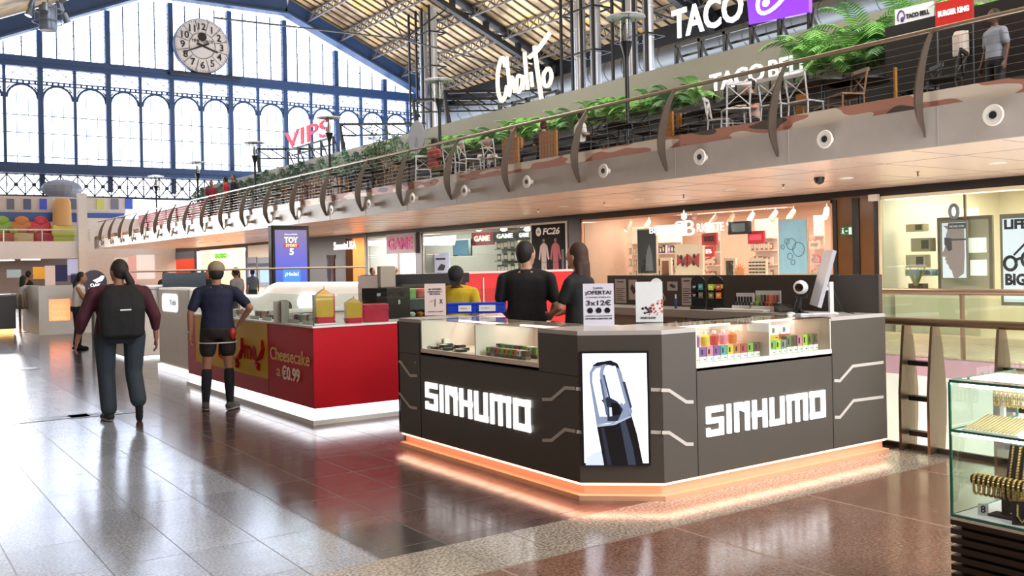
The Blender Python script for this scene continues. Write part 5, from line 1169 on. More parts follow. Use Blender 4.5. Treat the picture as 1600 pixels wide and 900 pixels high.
# ================================================================ SHOP FRONTS on X = 16.9
FX = 16.9
def fy(x): return at(x, 400, X=FX).y
def fp(x, y, X=FX): return at(x, y, X=X)
brownm = M('brown_marble', col='#5c3c1c', rough=.25, var=.3, scale=1.5); hdr = M('header_black', col='#120d0c', rough=.4)
shopfloor = M('shop_floor', col='#b8a890', rough=.3)
b = MB(); b.box(FX, -8, 2.86, FX + .25, 65, 3.09); struct('wall_header', b, hdr)
def pier(y0, y1, m_, z1=2.9, x1=.6): b = MB(); b.box(FX - .02, y0, 0, FX + x1, y1, z1); struct('wall_pier', b, m_)
def shop(y0, y1, dep, col, power, lcol, nm, fl=shopfloor, colc=None):
    wm = M(nm + '_wall', col=col, rough=.6); b = MB()
    b.box(FX + dep, y0, 0, FX + dep + .1, y1, 3.3); b.box(FX + .1, y0 + .01, 0, FX + dep, y0 + .06, 3.3); b.box(FX + .1, y1 - .06, 0, FX + dep, y1 - .01, 3.3)
    struct('wall_' + nm, b, wm)
    b = MB(); b.box(FX, y0, -.3, FX + dep, y1, 0.0); struct('floor', b, fl)
    b = MB(); b.box(FX + .25, y0, 3.1, FX + dep, y1, 3.2); struct('ceiling', b, M(nm + '_ceiling', col=colc or col, rough=.6))
    n = max(1, int((y1 - y0) / 3))
    for k in range(n): area('shop_light', (FX + dep * .45, y0 + (y1 - y0) * (k + .5) / n, 3.05), dep * .6, power / n, lcol, sy=(y1 - y0) / n * .7)
def shopglass(y0, y1, m_=clear, z0=.15, frame=None, nm='window_3'):
    b = MB(); b.box(FX + .02, y0, z0, FX + .032, y1, 2.86); struct(nm, b, m_)
    if frame is not None:
        b = MB(); b.box(FX, y0, z0 - .15, FX + .08, y1, z0); b.box(FX, y0, 2.8, FX + .08, y1, 2.86)
        for y in (y0, y1 - .06): b.box(FX, y, z0, FX + .08, y + .06, 2.86)
        struct('trim_9', b, frame)
Y_1, Y_2, Y_3, Y_4, Y_5, Y_6 = fy(1372), fy(1304), fy(908), fy(888), fy(660), fy(650)
shop(-4, Y_1, 4.5, '#eadfc8', 620, (1, .92, .80), 'optician')
shopglass(-4, Y_1 - .02, frame=M('cream_frame', col='#d8c9a8'))
pier(Y_1, Y_2, brownm)
b = MB(); y = fy(1340); b.box(FX - .05, y - .08, 0, FX, y + .08, 2.86); b.box(FX - .05, Y_1 - .02, 0, FX, Y_1 + .05, 2.86); b.box(FX - .05, Y_2 - .1, 0, FX, Y_2, 2.86); struct('trim_10', b, hdr)
shop(Y_2, Y_3, 4.0, '#d2ae9c', 380, (1, .80, .70), 'jewellery_shop', colc='#e8c4aa'); shopglass(Y_2 + .02, Y_3, frame=M('copper_frame', col='#c89a7c', metal=.3))
pier(Y_3, Y_4, M('dark_pier', col='#2a1c16', rough=.4))
shop(Y_4, Y_5, 4.0, '#a19f9a', 420, (1, .93, .86), 'game_shop', colc='#b0aaa4'); shopglass(Y_4, Y_5, frame=M('white_frame', col='#c9c4bc'))
pier(Y_5, Y_6, M('dark_pier', col='#2a1c16'))
Y_7, Y_8, Y_9 = fy(572), fy(540), fy(502)
shop(Y_6, Y_7 - .1, 4.0, '#c8c4c2', 260, (1, .97, .95), 'game_entrance')
shopglass(fy(622), Y_7 - .1, frame=M('white_frame', col='#c9c4bc'))
pier(Y_7 - .1, Y_7 + .1, hdr)
shop(Y_7 + .1, Y_9, 4.0, '#d9915c', 330, (1, .70, .45), 'sweet_shop')
pier(fy(541), Y_9 + .4, M('dark_brown_front', col='#2c1d17', rough=.5), x1=.3)
Y_10 = fy(483); Y_11, Y_12, Y_13, Y_14 = fy(440), fy(388), fy(384), fy(309)
pier(Y_9 + .4, Y_11, M('dark_brown_front', col='#2c1d17'))
pier(Y_11, Y_12, M('cream_front', col='#d8d2c6', rough=.5)); pier(Y_12, Y_13, hdr)
shop(Y_13, Y_14, 4.0, '#f0c3a0', 700, (1, .84, .70), 'bubble_tea_shop')
b = MB(); b.box(FX - .06, Y_13 + .02, 0, FX + .1, Y_13 + .3, 2.8); b.box(FX - .06, Y_14 - .3, 0, FX + .1, Y_14, 2.8); b.box(FX - .06, Y_13 + .02, 2.62, FX + .1, Y_14, 2.8); struct('trim_11', b, M('white_glow_frame', col='#ffffff', emit=.9, ecol='#fff4ea'))
pier(Y_14, fy(304), hdr)
shop(fy(304), 65, 3.5, '#b8402a', 220, (1, .7, .5), 'red_shop'); b = MB(); b.box(FX - .02, fy(304), 2.4, FX + .1, 65, 2.86); struct('trim_12', b, M('grey_sign_band', col='#7f8894', rough=.5))
# --- shop signs
def sign_on(name, label, x0, x1, ytop, ybot, X, back, parts, d=.06, kind='sign', face=None):
    A = at(x0, ybot, X=X); B = at(x1, ybot, X=X); zt = at((x0 + x1) / 2, ytop, X=X).z; zb_ = at((x0 + x1) / 2, ybot, X=X).z; w_ = A.y - B.y; h_ = zt - zb_
    t = thing(name, label, kind, (X, A.y, zb_), -PI / 2)
    if back is not None: q = MB(); q.box(0, -d / 2, 0, w_, d / 2, h_); q.build('panel', back, t)
    for nm, m_, fn in parts: q = MB(); fn(q, w_, h_, -d / 2 - .002); q.build(nm, m_, t)
    return t
def T(s, u, v, hh, ww, bold=.03, d=.02, shear=0): return lambda mb, w_, h_, y: mb.text(s, (u * w_, y, v * h_), XU, VZ, h=hh * h_, w=ww * w_, d=d, bold=bold, shear=shear)
def R_(u0, v0, u1, v1, d=.01): return lambda mb, w_, h_, y: mb.box(u0 * w_, y - d, v0 * h_, u1 * w_, y, v1 * h_)
litw = M('sign_white_lit', col='#ffffff', emit=1.0, ecol='#ffffff')
def bb(mb, w_, h_, y):
    mb.text('B', (.345 * w_, y, .0 * h_), XU, VZ, h=.62 * h_, w=.135 * w_, d=.015, bold=.0)
    s = len(mb.v); x = .34 * w_ + .135 * w_
    mb.text('B', (.495 * w_, y, 0), XU, VZ, h=.62 * h_, w=.135 * w_, d=.015, bold=.0)
    for i in range(0, s): v = mb.v[i]; mb.v[i] = (.825 * w_ - v[0], v[1], v[2])
    mb.f = [tuple(reversed(f)) if k < 0 else f for k, f in enumerate(mb.f)]
def crown(mb, w_, h_, y):
    for a, L in ((-.5, .3), (0, .4), (.5, .3), (-.9, .2), (.9, .2)):
        d = Vector((math.sin(a), 0, math.cos(a))); p = Vector((.49 * w_, y - .02, .66 * h_)); mb.prism([(-.012, 0), (.012, 0), (.03, L * h_ * .6), (0, L * h_), (-.03, L * h_ * .6)], p, (d.z, 0, -d.x), d, (0, 1, 0), .02)
sign_on('shop_sign', 'lit white BIJOU BRIGITTE shop sign with a double B and crown', 1017, 1133, 330, 368, FX - .12, None,
    [('lettering', litw, T('BIJOU', 0, .08, .34, .31, 0, .015)), ('lettering', litw, T('RIGITTE', .66, .12, .34, .34, 0, .015)), ('monogram', litw, bb), ('crown', litw, crown)])
sign_on('shop_sign', 'white panel with magenta GAME lettering above the shop entrance', 605, 649, 365, 396, FX - .1, M('sign_pale', col='#c9b9c4', rough=.5), [('lettering', M('magenta', col='#c2127c', emit=.25, ecol='#c2127c'), T('GAME', .06, .2, .62, .88, .04))])
def small(name, lab, x0, x1, y0, y1, back, lc, s, X=FX + .8):
    sign_on(name, lab, x0, x1, y0, y1, X, M('sign_bg_' + back[1:], col=back, rough=.4, emit=.2, ecol=back), [('lettering', M('sl_' + lc[1:], col=lc, emit=.8, ecol=lc), T(s, .14, .3, .45, .72))])
small('hanging_sign', 'red GAME sign hanging inside the shop window', 738, 772, 363, 383, '#8e1626', '#ffe6e0', 'GAME')
small('hanging_sign', 'black GAME sign between the red one and the rightmost one', 773, 808, 361, 377, '#0f0f10', '#ffffff', 'GAME')
small('hanging_sign', 'black GAME sign farthest right in the window, beside the football poster', 810, 831, 360, 375, '#0f0f10', '#ffffff', 'GAME')
small('hanging_sign', 'pale hanging sign with small dark letters in the left corner of the GAME window', 668, 690, 364, 374, '#d9d8d4', '#8b8b8b', 'OPEN')
small('poster', 'small framed BIJOU BRIGITTE notice at the left of the jewellery window', 921, 947, 365, 380, '#f0dcd0', '#5a2a22', 'BIJOU BB BRIGITTE', FX + .9)
# FC26 poster
def players(mb, w_, h_, y):
    pass
t = sign_on('poster', 'dark EA FC26 poster with one white and one red football kit', 831, 888, 347, 455, FX - .03, M('poster_frame', col='#c9c6c0'), [('image', M('poster_black', col='#0c0b0f', rough=.7, spec=.2), R_(.04, .03, .96, .97, .004))], d=.03)
def addp(t, nm, m_, fn, w_, h_, y): q = MB(); fn(q, w_, h_, y); q.build(nm, m_, t)
A = at(831, 455, X=FX - .03); B = at(888, 455, X=FX - .03); w_ = A.y - B.y; h_ = at(860, 347, X=FX - .03).z - at(860, 455, X=FX - .03).z
addp(t, 'lettering', white, T('FC26', .36, .82, .1, .46, .03, .003, .2), w_, h_, -.022)
addp(t, 'emblem', white, lambda mb, a, c, y: mb.lathe([(.075 * a, 0), (.075 * a, -.003), (.001, -.003)], (.24 * a, y, .87 * c), 20, 'Y'), w_, h_, -.02); addp(t, 'lettering', M('poster_black', col='#16151a'), T('EA', .205, .85, .035, .07, .02, .003), w_, h_, -.025)
def kit(cx): 
    def f(mb, a, c, y):
        mb.prism([((cx - .07) * a, .42 * c), ((cx + .07) * a, .42 * c), ((cx + .07) * a, .6 * c), ((cx + .11) * a, .45 * c), ((cx + .15) * a, .47 * c), ((cx + .1) * a, .66 * c), ((cx + .03) * a, .7 * c), ((cx - .03) * a, .7 * c), ((cx - .1) * a, .66 * c), ((cx - .15) * a, .47 * c), ((cx - .11) * a, .45 * c), ((cx - .07) * a, .6 * c)], (0, y - .003, 0), XU, VZ, (0, 1, 0), .003)
        mb.prism([((cx - .08) * a, .26 * c), ((cx - .01) * a, .26 * c), (cx * a, .38 * c), ((cx + .01) * a, .26 * c), ((cx + .08) * a, .26 * c), ((cx + .07) * a, .415 * c), ((cx - .07) * a, .415 * c)], (0, y - .003, 0), XU, VZ, (0, 1, 0), .003)
    return f
addp(t, 'white_kit', M('kit_white', col='#b9a6a0'), kit(.38), w_, h_, -.02); addp(t, 'red_kit', M('kit_red', col='#a3282e'), kit(.7), w_, h_, -.02)
def heads(mb, a, c, y):
    for cx in (.38, .7): mb.lathe([(.035 * a, 0), (.035 * a, -.003), (.001, -.003)], (cx * a, y, .735 * c), 12, 'Y')
    for cx in (.34, .42, .66, .74): mb.box((cx - .02) * a, y - .003, .12 * c, (cx + .02) * a, y, .255 * c)
addp(t, 'figures', M('skin_poster', col='#6a4638'), heads, w_, h_, -.02)
addp(t, 'crowd_print', M('poster_grey', col='#4a4850'), lambda mb, a, c, y: [mb.prism([((.07 + .1 * k) * a, .58 * c), ((.14 + .1 * k) * a, .62 * c), ((.12 + .1 * k) * a, (.7 + .02 * (k % 3)) * c)], (0, y, 0), XU, VZ, (0, 1, 0), .002) for k in range(2)] + [mb.box((.86) * a, y - .002, .3 * c, .92 * a, y, .6 * c)], w_, h_, -.0195)
# candy, boba, exit signs
sign_on('shop_sign', 'lit white SweetsUSA shop sign over the dark brown front', 523, 558, 374, 390, FX - .14, None, [('lettering', litw, T('SweetsUSA', 0, 0, .8, 1, .02))])
sign_on('shop_sign', 'green bobo sign in the glowing white frame', 337, 356, 392, 404, FX + .3, None, [('lettering', M('sign_green', col='#4fb52a', emit=.7, ecol='#4fc02a'), T('bobo', 0, 0, 1, 1, .07))])
sign_on('exit_sign', 'small green emergency exit sign with a running figure on the brown pier', 1314, 1333, 354, 368, FX - .05, M('exit_green', col='#0c5a2c', rough=.4), [('pictogram', M('exit_white', col='#e8f4ea', emit=.3, ecol='#e8f4ea'), lambda mb, a, c, y: [mb.lathe([(.09 * c, 0), (.09 * c, -.004), (.001, -.004)], (.22 * a, y, .78 * c), 10, 'Y'), mb.prism([(.12 * a, .2 * c), (.2 * a, .35 * c), (.3 * a, .15 * c), (.34 * a, .2 * c), (.26 * a, .45 * c), (.24 * a, .68 * c), (.12 * a, .6 * c), (.17 * a, .42 * c), (.1 * a, .28 * c)], (0, y, 0), XU, VZ, (0, -1, 0), .003), mb.box(.42 * a, y - .003, .45 * c, .6 * a, y, .55 * c), mb.box(.7 * a, y - .003, .12 * c, .92 * a, y, .88 * c)])], d=.03)
b = MB(); A, B = at(1357, 315, X=FX - .1), at(1371, 303, X=FX - .1); b.box(FX - .12, B.y, A.z, FX - .02, A.y, B.z, .01); tag(b.build('junction_box', M('box_white', col='#cfc6bc')), 'white square junction box at the top of the brown pier', 'junction box')
# --- generic shop goods
def shelf_unit(name, label, x, y0, y1, zs_, dep, m_, backm=None):
    t = thing(name, label, 'shelf', (x, (y0 + y1) / 2, 0))
    for z in zs_: q = MB(); q.box(0, y0 - (y0 + y1) / 2, z, dep, y1 - (y0 + y1) / 2, z + .025); q.build('shelf', m_, t)
    q = MB(); q.box(dep, y0 - (y0 + y1) / 2, 0, dep + .03, y1 - (y0 + y1) / 2, zs_[-1] + .5); q.build('back_panel', backm or m_, t)
    return t
rnd = random.Random(21)
_pp = {}
def goods(kind, label, group, cols, X, y0, y1, zlist, n, size, emit=0):
    k = 0
    for z in zlist:
        for i in range(n):
            c = cols[k % len(cols)]; k += 1; w_, d_, h_ = size; yy = y0 + (y1 - y0) * (i + .5) / n; h2 = h_ * rnd.uniform(.75, 1.1)
            key = (kind, c, size)
            if key not in _pp:
                q = MB(); q.box(-d_ / 2, -w_ / 2, 0, d_ / 2, w_ / 2, h_); q.cur = 1; q.box(-d_ / 2 - .002, -w_ * .35, h_ * .2, -d_ / 2, w_ * .35, h_ * .75)
                o = q.build(kind, [M('goods_' + c[1:], col=c, rough=.5), M('goods_label', col='#e9e2da')], loc=(X, yy, z)); _pp[key] = o
            else: o = _pp[key].copy(); C.objects.link(o); o.location = (X, yy, z)
            o.scale = (1, 1, h2 / h_); tag(o, label + ', %s from right, %s shelf' % (ORD[i], ORD[zlist.index(z)]), 'merchandise', group)
# GAME window shelves
for (xa, xb, cols, lab) in ((738, 772, ['#c9bca8', '#2c3566', '#d8c8b0', '#38302c'], 'boxed game or figure under the red GAME sign'), (774, 830, ['#b8bcb4', '#d8cf5a', '#8e9a90', '#c4c8c6', '#6f7c74'], 'boxed game under the black GAME signs')):
    ya, yb = fy(xb), fy(xa); shelf_unit('display_shelf', 'dark shelf unit holding each ' + lab, FX + .9, ya, yb, (.9, 1.35, 1.75, 2.15), .3, M('shelf_dark', col='#5a5550'))
    goods('game_box', lab, 'goods in the GAME window ' + cols[0], cols, FX + 1.02, ya + .05, yb - .05, (.925, 1.375, 1.775, 2.175), 6 if xa < 760 else 8, (.24, .1, .3))
A, B = at(768 - 0, 0, X=FX), 0
ya, yb, = fy(712), fy(683)
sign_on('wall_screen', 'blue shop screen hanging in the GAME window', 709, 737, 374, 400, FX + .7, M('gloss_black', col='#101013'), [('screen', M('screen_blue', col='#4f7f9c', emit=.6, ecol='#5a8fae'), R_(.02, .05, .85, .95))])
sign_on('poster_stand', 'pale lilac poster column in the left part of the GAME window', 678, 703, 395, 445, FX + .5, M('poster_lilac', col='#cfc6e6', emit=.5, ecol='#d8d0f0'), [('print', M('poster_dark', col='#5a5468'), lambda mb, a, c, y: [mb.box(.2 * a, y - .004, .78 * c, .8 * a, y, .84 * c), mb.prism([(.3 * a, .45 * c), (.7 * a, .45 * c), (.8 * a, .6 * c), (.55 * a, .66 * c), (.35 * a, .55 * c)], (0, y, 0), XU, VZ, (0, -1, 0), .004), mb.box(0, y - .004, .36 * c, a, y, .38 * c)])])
# GAME entrance shelves, figures
shelf_unit('display_shelf', 'white shelf unit inside the GAME entrance', FX + 3, Y_6 + .3, Y_7 - .5, (.8, 1.2, 1.6, 2.0), .3, white)
goods('game_box', 'boxed game inside the GAME entrance', 'goods inside the GAME entrance', ['#a84a5a', '#e4e0e0', '#7c8a94', '#d8d0c4', '#c26a7a'], FX + 3.1, Y_6 + .4, Y_7 - .6, (.825, 1.225, 1.625, 2.025), 9, (.22, .1, .26))
# sweet shop
shelf_unit('display_shelf', 'warm wooden shelving in the sweet shop', FX + 2.2, Y_7 + .4, fy(545), (.6, 1.0, 1.4, 1.8, 2.2), .3, M('warm_wood', col='#c98a4e'))
goods('sweet_jar', 'small jar of sweets in the sweet shop', 'jars in the sweet shop', ['#e8b878', '#d89a58', '#f0d0a0', '#c8643c'], FX + 2.3, Y_7 + .5, fy(547), (.625, 1.025, 1.425, 1.825, 2.225), 8, (.2, .12, .24))
b = MB(); b.lathe([(.25, 0), (.25, .1), (.18, .2), (.18, 2.0), (.22, 2.1), (.22, 2.2)], n=20); y = fy(534); tag(b.build('advert_column', M('glass_column', col='#5a6070', rough=.15, metal=.5), loc=(FX - .5, y, 0), smooth='auto'), 'shiny grey cylindrical stand in front of the sweet shop', 'display stand')
# cream front with ATM doors
for i, (x0, x1) in enumerate(((388, 402), (404, 424))):
    sign_on('cash_machine', 'blue and grey cash machine set in the cream shop front, %s of the two' % ['left', 'right'][i], x0, x1, 402, 448, FX - .06, M('atm_grey', col='#7f8894'), [('screen', M('atm_blue', col='#7aa0f0', emit=.7, ecol='#88aaff'), R_(.2, .15, .9, .6)), ('header', M('atm_navy', col='#1c2440'), R_(.05, .68, .95, .8))], kind='cash machine')
# boba menu
sign_on('poster', 'small red menu board on the peach wall of the bobo shop', 318, 332, 396, 425, FX + 1.5, None, [('print', M('menu_red', col='#d86a50'), lambda mb, a, c, y: [mb.box((.1 + .4 * (k % 2)) * a, y - .004, (.1 + .22 * k) * c, (.5 + .4 * (k % 2)) * a, y, (.25 + .22 * k) * c) for k in range(4)])])
# --- jewellery shop
jg = M('jewel_shelf', col='#e6cbb8', rough=.3)
for (xa, xb, lab) in ((921, 947, 'left'), (955, 997, 'second'), (1110, 1145, 'third'), (1268, 1300, 'right'), (1034, 1056, 'narrow'), (1201, 1217, 'small')):
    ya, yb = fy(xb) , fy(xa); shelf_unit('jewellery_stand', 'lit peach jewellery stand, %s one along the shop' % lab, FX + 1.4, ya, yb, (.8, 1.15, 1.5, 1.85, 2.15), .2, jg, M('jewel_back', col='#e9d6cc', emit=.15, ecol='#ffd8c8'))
    goods('jewellery_card', 'small card on the %s stand in the jewellery shop' % lab, 'jewellery cards on the %s stand' % lab, {'left': ['#f0d8c0', '#c9a68a'], 'second': ['#5a4a62', '#8a7ac0', '#e8d8e0', '#3c3040'], 'third': ['#f0d0c0', '#9a6a5a'], 'right': ['#e0a890', '#f4e0d0'], 'narrow': ['#8a5a4a', '#f0d8c8', '#c83848'], 'small': ['#d87a80', '#f4e0d0']}[lab], FX + 1.45, ya + .03, yb - .03, (.83, 1.18, 1.53, 1.88), 6 if lab == 'left' else 9, (.08, .04, .2))
sign_on('poster', 'dark poster of a standing figure in a white gown inside the jewellery shop', 998, 1028, 357, 429, FX + .7, M('poster_pale', col='#e0c0aa'), [('image', M('poster_dkblue', col='#1c1a24'), R_(.03, .03, .97, .97, .004)), ('figure', M('gown', col='#7a7688'), lambda mb, a, c, y: [mb.prism([(.42 * a, .08 * c), (.82 * a, .08 * c), (.78 * a, .4 * c), (.7 * a, .58 * c), (.64 * a, .66 * c), (.56 * a, .58 * c), (.46 * a, .4 * c)], (0, y - .004, 0), XU, VZ, (0, -1, 0), .003)])])
sign_on('poster', 'pale blue poster of silver rings in the jewellery window', 1219, 1264, 342, 429, FX + .5, M('frame_peach', col='#f0d0b8'), [('image', M('poster_ltblue', col='#9cc0da', emit=.35, ecol='#a8cbe4', var=.15), R_(.03, .02, .97, .98, .004)),
    ('rings', M('ring_grey', col='#5f7a90', metal=.3), lambda mb, a, c, y: [mb.tube([(u * a + r * a * math.cos(q), y - .008, v * c + r * a * math.sin(q)) for q in [2 * PI * k / 16 for k in range(17)]], .008, 5) for u, v, r in ((.3, .6, .08), (.15, .5, .06), (.45, .55, .16), (.7, .45, .2), (.4, .33, .09), (.5, .22, .07))])])
sign_on('wall_screen', 'black tilted screen under the ceiling of the jewellery shop', 1139, 1173, 346, 366, FX + .4, M('gloss_black', col='#101013'), [('image', M('screen_grey', col='#6a6a70', emit=.3, ecol='#8a8a90'), R_(.2, .2, .8, .85))])
small('hanging_sign', 'plain red square card hanging in the jewellery window', 1170, 1195, 361, 381, '#e02838', '#e84858', '-', FX + .6)
small('hanging_sign', 'red and black checked gift card hanging in the jewellery window', 1098, 1121, 364, 383, '#c02430', '#2a0a0e', 'XXXX', FX + .6)
small('hanging_sign', 'red card with a white emblem hanging below the checked card', 1103, 1116, 385, 401, '#c82c34', '#ffe6e0', 'B', FX + .7)
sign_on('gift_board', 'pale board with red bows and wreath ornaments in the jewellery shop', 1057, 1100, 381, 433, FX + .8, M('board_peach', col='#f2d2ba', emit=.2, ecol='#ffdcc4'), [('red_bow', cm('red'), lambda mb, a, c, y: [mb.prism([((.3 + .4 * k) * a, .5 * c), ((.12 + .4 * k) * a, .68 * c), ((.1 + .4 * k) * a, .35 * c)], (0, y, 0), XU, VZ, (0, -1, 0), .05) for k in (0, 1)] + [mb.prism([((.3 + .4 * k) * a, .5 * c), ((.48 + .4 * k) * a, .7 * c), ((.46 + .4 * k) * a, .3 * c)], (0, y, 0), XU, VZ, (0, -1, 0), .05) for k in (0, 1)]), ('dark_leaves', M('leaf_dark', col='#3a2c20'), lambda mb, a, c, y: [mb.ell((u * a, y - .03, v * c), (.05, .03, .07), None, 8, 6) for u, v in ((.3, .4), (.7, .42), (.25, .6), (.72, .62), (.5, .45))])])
for i, (x0, x1) in enumerate(((1033, 1050), (1133, 1151))):
    sign_on('table_mirror', 'white framed mirror stand in the jewellery shop, %s of two' % ['left', 'right'][i], x0, x1, 403, 433, FX + 1.1, M('mirror_frame', col='#f0e2d2'), [('mirror', M('mirror', col='#8a7264', metal=.9, rough=.1), R_(.2, 0, .8, .85))], kind='mirror')
t = sign_on('sun_ornament', 'orange sun-shaped ornament in the jewellery window', 1147, 1168, 414, 434, FX + .4, None, [('rays', M('sun_orange', col='#e08a50', emit=.2, ecol='#f0a060'), lambda mb, a, c, y: [mb.prism([(.5 * a + .28 * a * math.cos(q), .45 * c + .28 * a * math.sin(q)), (.5 * a + .5 * a * math.cos(q + .15), .45 * c + .5 * a * math.sin(q + .15)), (.5 * a + .28 * a * math.cos(q + .3), .45 * c + .28 * a * math.sin(q + .3))], (0, y, 0), XU, VZ, (0, -1, 0), .02) for q in [2 * PI * k / 16 for k in range(16)]] + [mb.lathe([(.3 * a, 0), (.3 * a, -.02), (.001, -.02)], (.5 * a, y, .45 * c), 18, 'Y')])], kind='ornament')
sign_on('sunglasses_board', 'pale board of sunglasses in rows in the jewellery window', 1171, 1199, 405, 434, FX + .6, M('board_peach', col='#f2d2ba'), [('sunglasses', M('lens_brown', col='#3a1f18'), lambda mb, a, c, y: [mb.box((.05 + .19 * i) * a, y - .02, (.08 + .18 * j) * c, (.18 + .19 * i) * a, y, (.15 + .18 * j) * c) for i in range(5) for j in range(5)])])
# jewellery shop ceiling spots
for i, x in enumerate((962, 985, 1014, 1118, 1145, 1176, 1212, 1240, 1292)):
    P = at(x, 352 - (x - 962) * .055, X=FX + 1.6)
    t = thing('spotlight', 'white ceiling spotlight of the jewellery shop, %s from the left' % ORD[i], 'spotlight', (P.x, P.y, 2.7), rnd.uniform(-1, 1), 'jewellery shop spots')
    q = MB(); q.cap((0, 0, .08), (-.1, .05, -.08), .06, .075, 12); q.tube([(0, 0, .1), (0, 0, .4)], .012, 6); q.build('housing', M('spot_white', col='#e8d0c0'), t, smooth='auto')
    q = MB(); q.ell((-.13, .065, -.13), (.05, .05, .04), None, 10, 6); q.build('lamp', M('spot_glow', col='#ffffff', emit=10, ecol='#ffe0c0'), t, smooth='auto')
# game shop ceiling spots
for i, x in enumerate((748, 787, 824)):
    P = at(x, 360, X=FX + .6); q = MB(); q.ell((0, 0, 0), (.12, .12, .06), None, 10, 6)
    tag(q.build('spotlight', M('spot_glow', col='#ffffff'), loc=(P.x, P.y, P.z + .03), smooth='auto'), 'bright spot above the GAME signs, %s from the left' % ORD[i], 'spotlight', 'GAME spots')
# --- optician
greyb = M('taupe_frame', col='#7d7264', rough=.5)
def face(mb, a, c, y):
    L = [(.15, .0), (.62, 0), (.95, .1), (1.0, .4), (1.0, .98), (.12, .98), (.3, .9), (.22, .8), (.24, .66), (.12, .53), (.02, .45), (.1, .41), (.2, .41), (.16, .36), (.24, .33), (.2, .3), (.3, .26), (.34, .2), (.45, .15), (.5, .05)]
    mb.prism([(u * a, v * c) for u, v in L[4:] + L[1:4]], (0, y - .002, 0), XU, VZ, (0, 1, 0), .002)
t = sign_on('poster', 'tall eyewear poster showing a face in profile with big sunglasses', 1473, 1513, 345, 436, FX + .5, greyb, [('image', M('poster_bluewhite', col='#dfe2f4', emit=.4, ecol='#e6e8fa'), R_(.05, .02, .97, .97, .004))])
A = at(1473, 436, X=FX + .5); B = at(1513, 436, X=FX + .5); w_ = A.y - B.y; h_ = at(1490, 345, X=FX + .5).z - at(1490, 436, X=FX + .5).z
addp(t, 'profile_face', M('face_print', col='#a89298', rough=.5), lambda mb, a, c, y: face(mb, a, c, y), w_ * .92, h_ * .94, -.036)
addp(t, 'sunglasses', M('specs_print', col='#4a4a5c'), lambda mb, a, c, y: [mb.prism([(.14 * a, .72 * c), (.42 * a, .7 * c), (.44 * a, .5 * c), (.3 * a, .48 * c), (.14 * a, .6 * c)], (0, y, 0), XU, VZ, (0, -1, 0), .002), mb.box(.42 * a, y - .002, .66 * c, .98 * a, y, .69 * c), mb.box(.3 * a, y - .002, .86 * c, .98 * a, y, .96 * c)], w_, h_, -.039)
addp(t, 'lettering', white, T('MICHAEL KORS', .36, .885, .035, .56, .02, .002), w_, h_, -.042)
t = sign_on('display_board', 'large taupe framed board with two white shelf boxes right of the face poster', 1468, 1554, 338, 480, FX + .75, greyb, [('inner_board', M('board_taupe', col='#b9ac98'), R_(.06, .04, .94, .96, .004)), ('shelf_box', M('lit_white_box', col='#ffffff', emit=.6, ecol='#fff8ea'), R_(.62, .6, .9, .76, .08)), ('shelf_box', M('lit_white_box', col='#ffffff'), R_(.64, .35, .9, .52, .08))], kind='display board')
t = sign_on('poster', 'white poster with black LIFE and BIG lettering and a pair of glasses', 1566, 1640, 333, 478, FX + .5, greyb, [('image', M('poster_bluewhite', col='#dfe2f4'), R_(.06, .04, .96, .95, .004))])
A = at(1566, 478, X=FX + .5); B = at(1640, 478, X=FX + .5); w_ = A.y - B.y; h_ = at(1600, 333, X=FX + .5).z - at(1600, 478, X=FX + .5).z
ink = M('ink_navy', col='#15152a', rough=.5)
addp(t, 'lettering', ink, T('LIFE IS', .1, .83, .11, .8, .05, .003), w_, h_, -.036); addp(t, 'lettering', ink, T('BIG', .1, .22, .13, .45, .05, .003), w_, h_, -.036)
addp(t, 'glasses', ink, lambda mb, a, c, y: [mb.tube([((u + r * math.cos(q)) * a, y - .004, (v + r * 1.1 * a / c * math.sin(q)) * c) for q in [2 * PI * k / 18 for k in range(19)]], .03, 6) for u, v, r in ((.22, .46, .13), (.62, .5, .15))] + [mb.tube([(.34 * a, y, .5 * c), (.48 * a, y, .52 * c)], .025, 6), mb.tube([(.3 * a, y, .55 * c), (.7 * a, y, .75 * c)], .02, 6)], w_, h_, -.036)
# optician shelves w/ arch of glasses
P0, P1 = fy(1452), fy(1398)
shelf_unit('display_shelf', 'tall pale arched shelf of spectacles in the optician window', FX + 1.6, P0, P1, (.9, 1.1, 1.3, 1.5, 1.7, 1.9, 2.1), .15, white, M('shelf_lit', col='#f4ead2', emit=.25, ecol='#fff4dc'))
goods('spectacles', 'spectacles on the pale arched shelf', 'spectacles on the arched shelf', ['#4a4038', '#8a7a68', '#2c2a30'], FX + 1.66, P0 + .05, P1 - .05, (.925, 1.125, 1.325, 1.525, 1.725, 1.925), 7, (.12, .05, .04))
for i, (x0, x1, y0, y1, c) in enumerate(((1420, 1447, 350, 362, '#b9a880'), (1428, 1458, 372, 393, '#a09078'), (1420, 1450, 398, 418, '#b4a88e'), (1419, 1461, 421, 431, '#7f9ab0'), (1424, 1446, 443, 455, '#3c3a36'))):
    sign_on('display_box', '%s display box in the optician window, %s from the top' % ([ 'sand', 'taupe', 'beige', 'blue', 'black'][i], ORD[i]), x0, x1, y0, y1, FX + .6, M('dbox_' + c[1:], col=c), [('opening', M('dbox_in', col='#4c443c'), R_(.55, .2, .92, .85, .006))], d=.2, kind='display box')
t = thing('potted_plant', 'small spiky plant in the optician window behind the far handrail', 'plant', (FX + .4, fy(1412), .9))
q = MB()
for k in range(16):
    a = k * 2.4; q.tube([(0, 0, .1), (.1 * math.cos(a), .1 * math.sin(a), .35), (.25 * math.cos(a), .22 * math.sin(a), .42 + .1 * (k % 3))], [.012, .012, .002], 4)
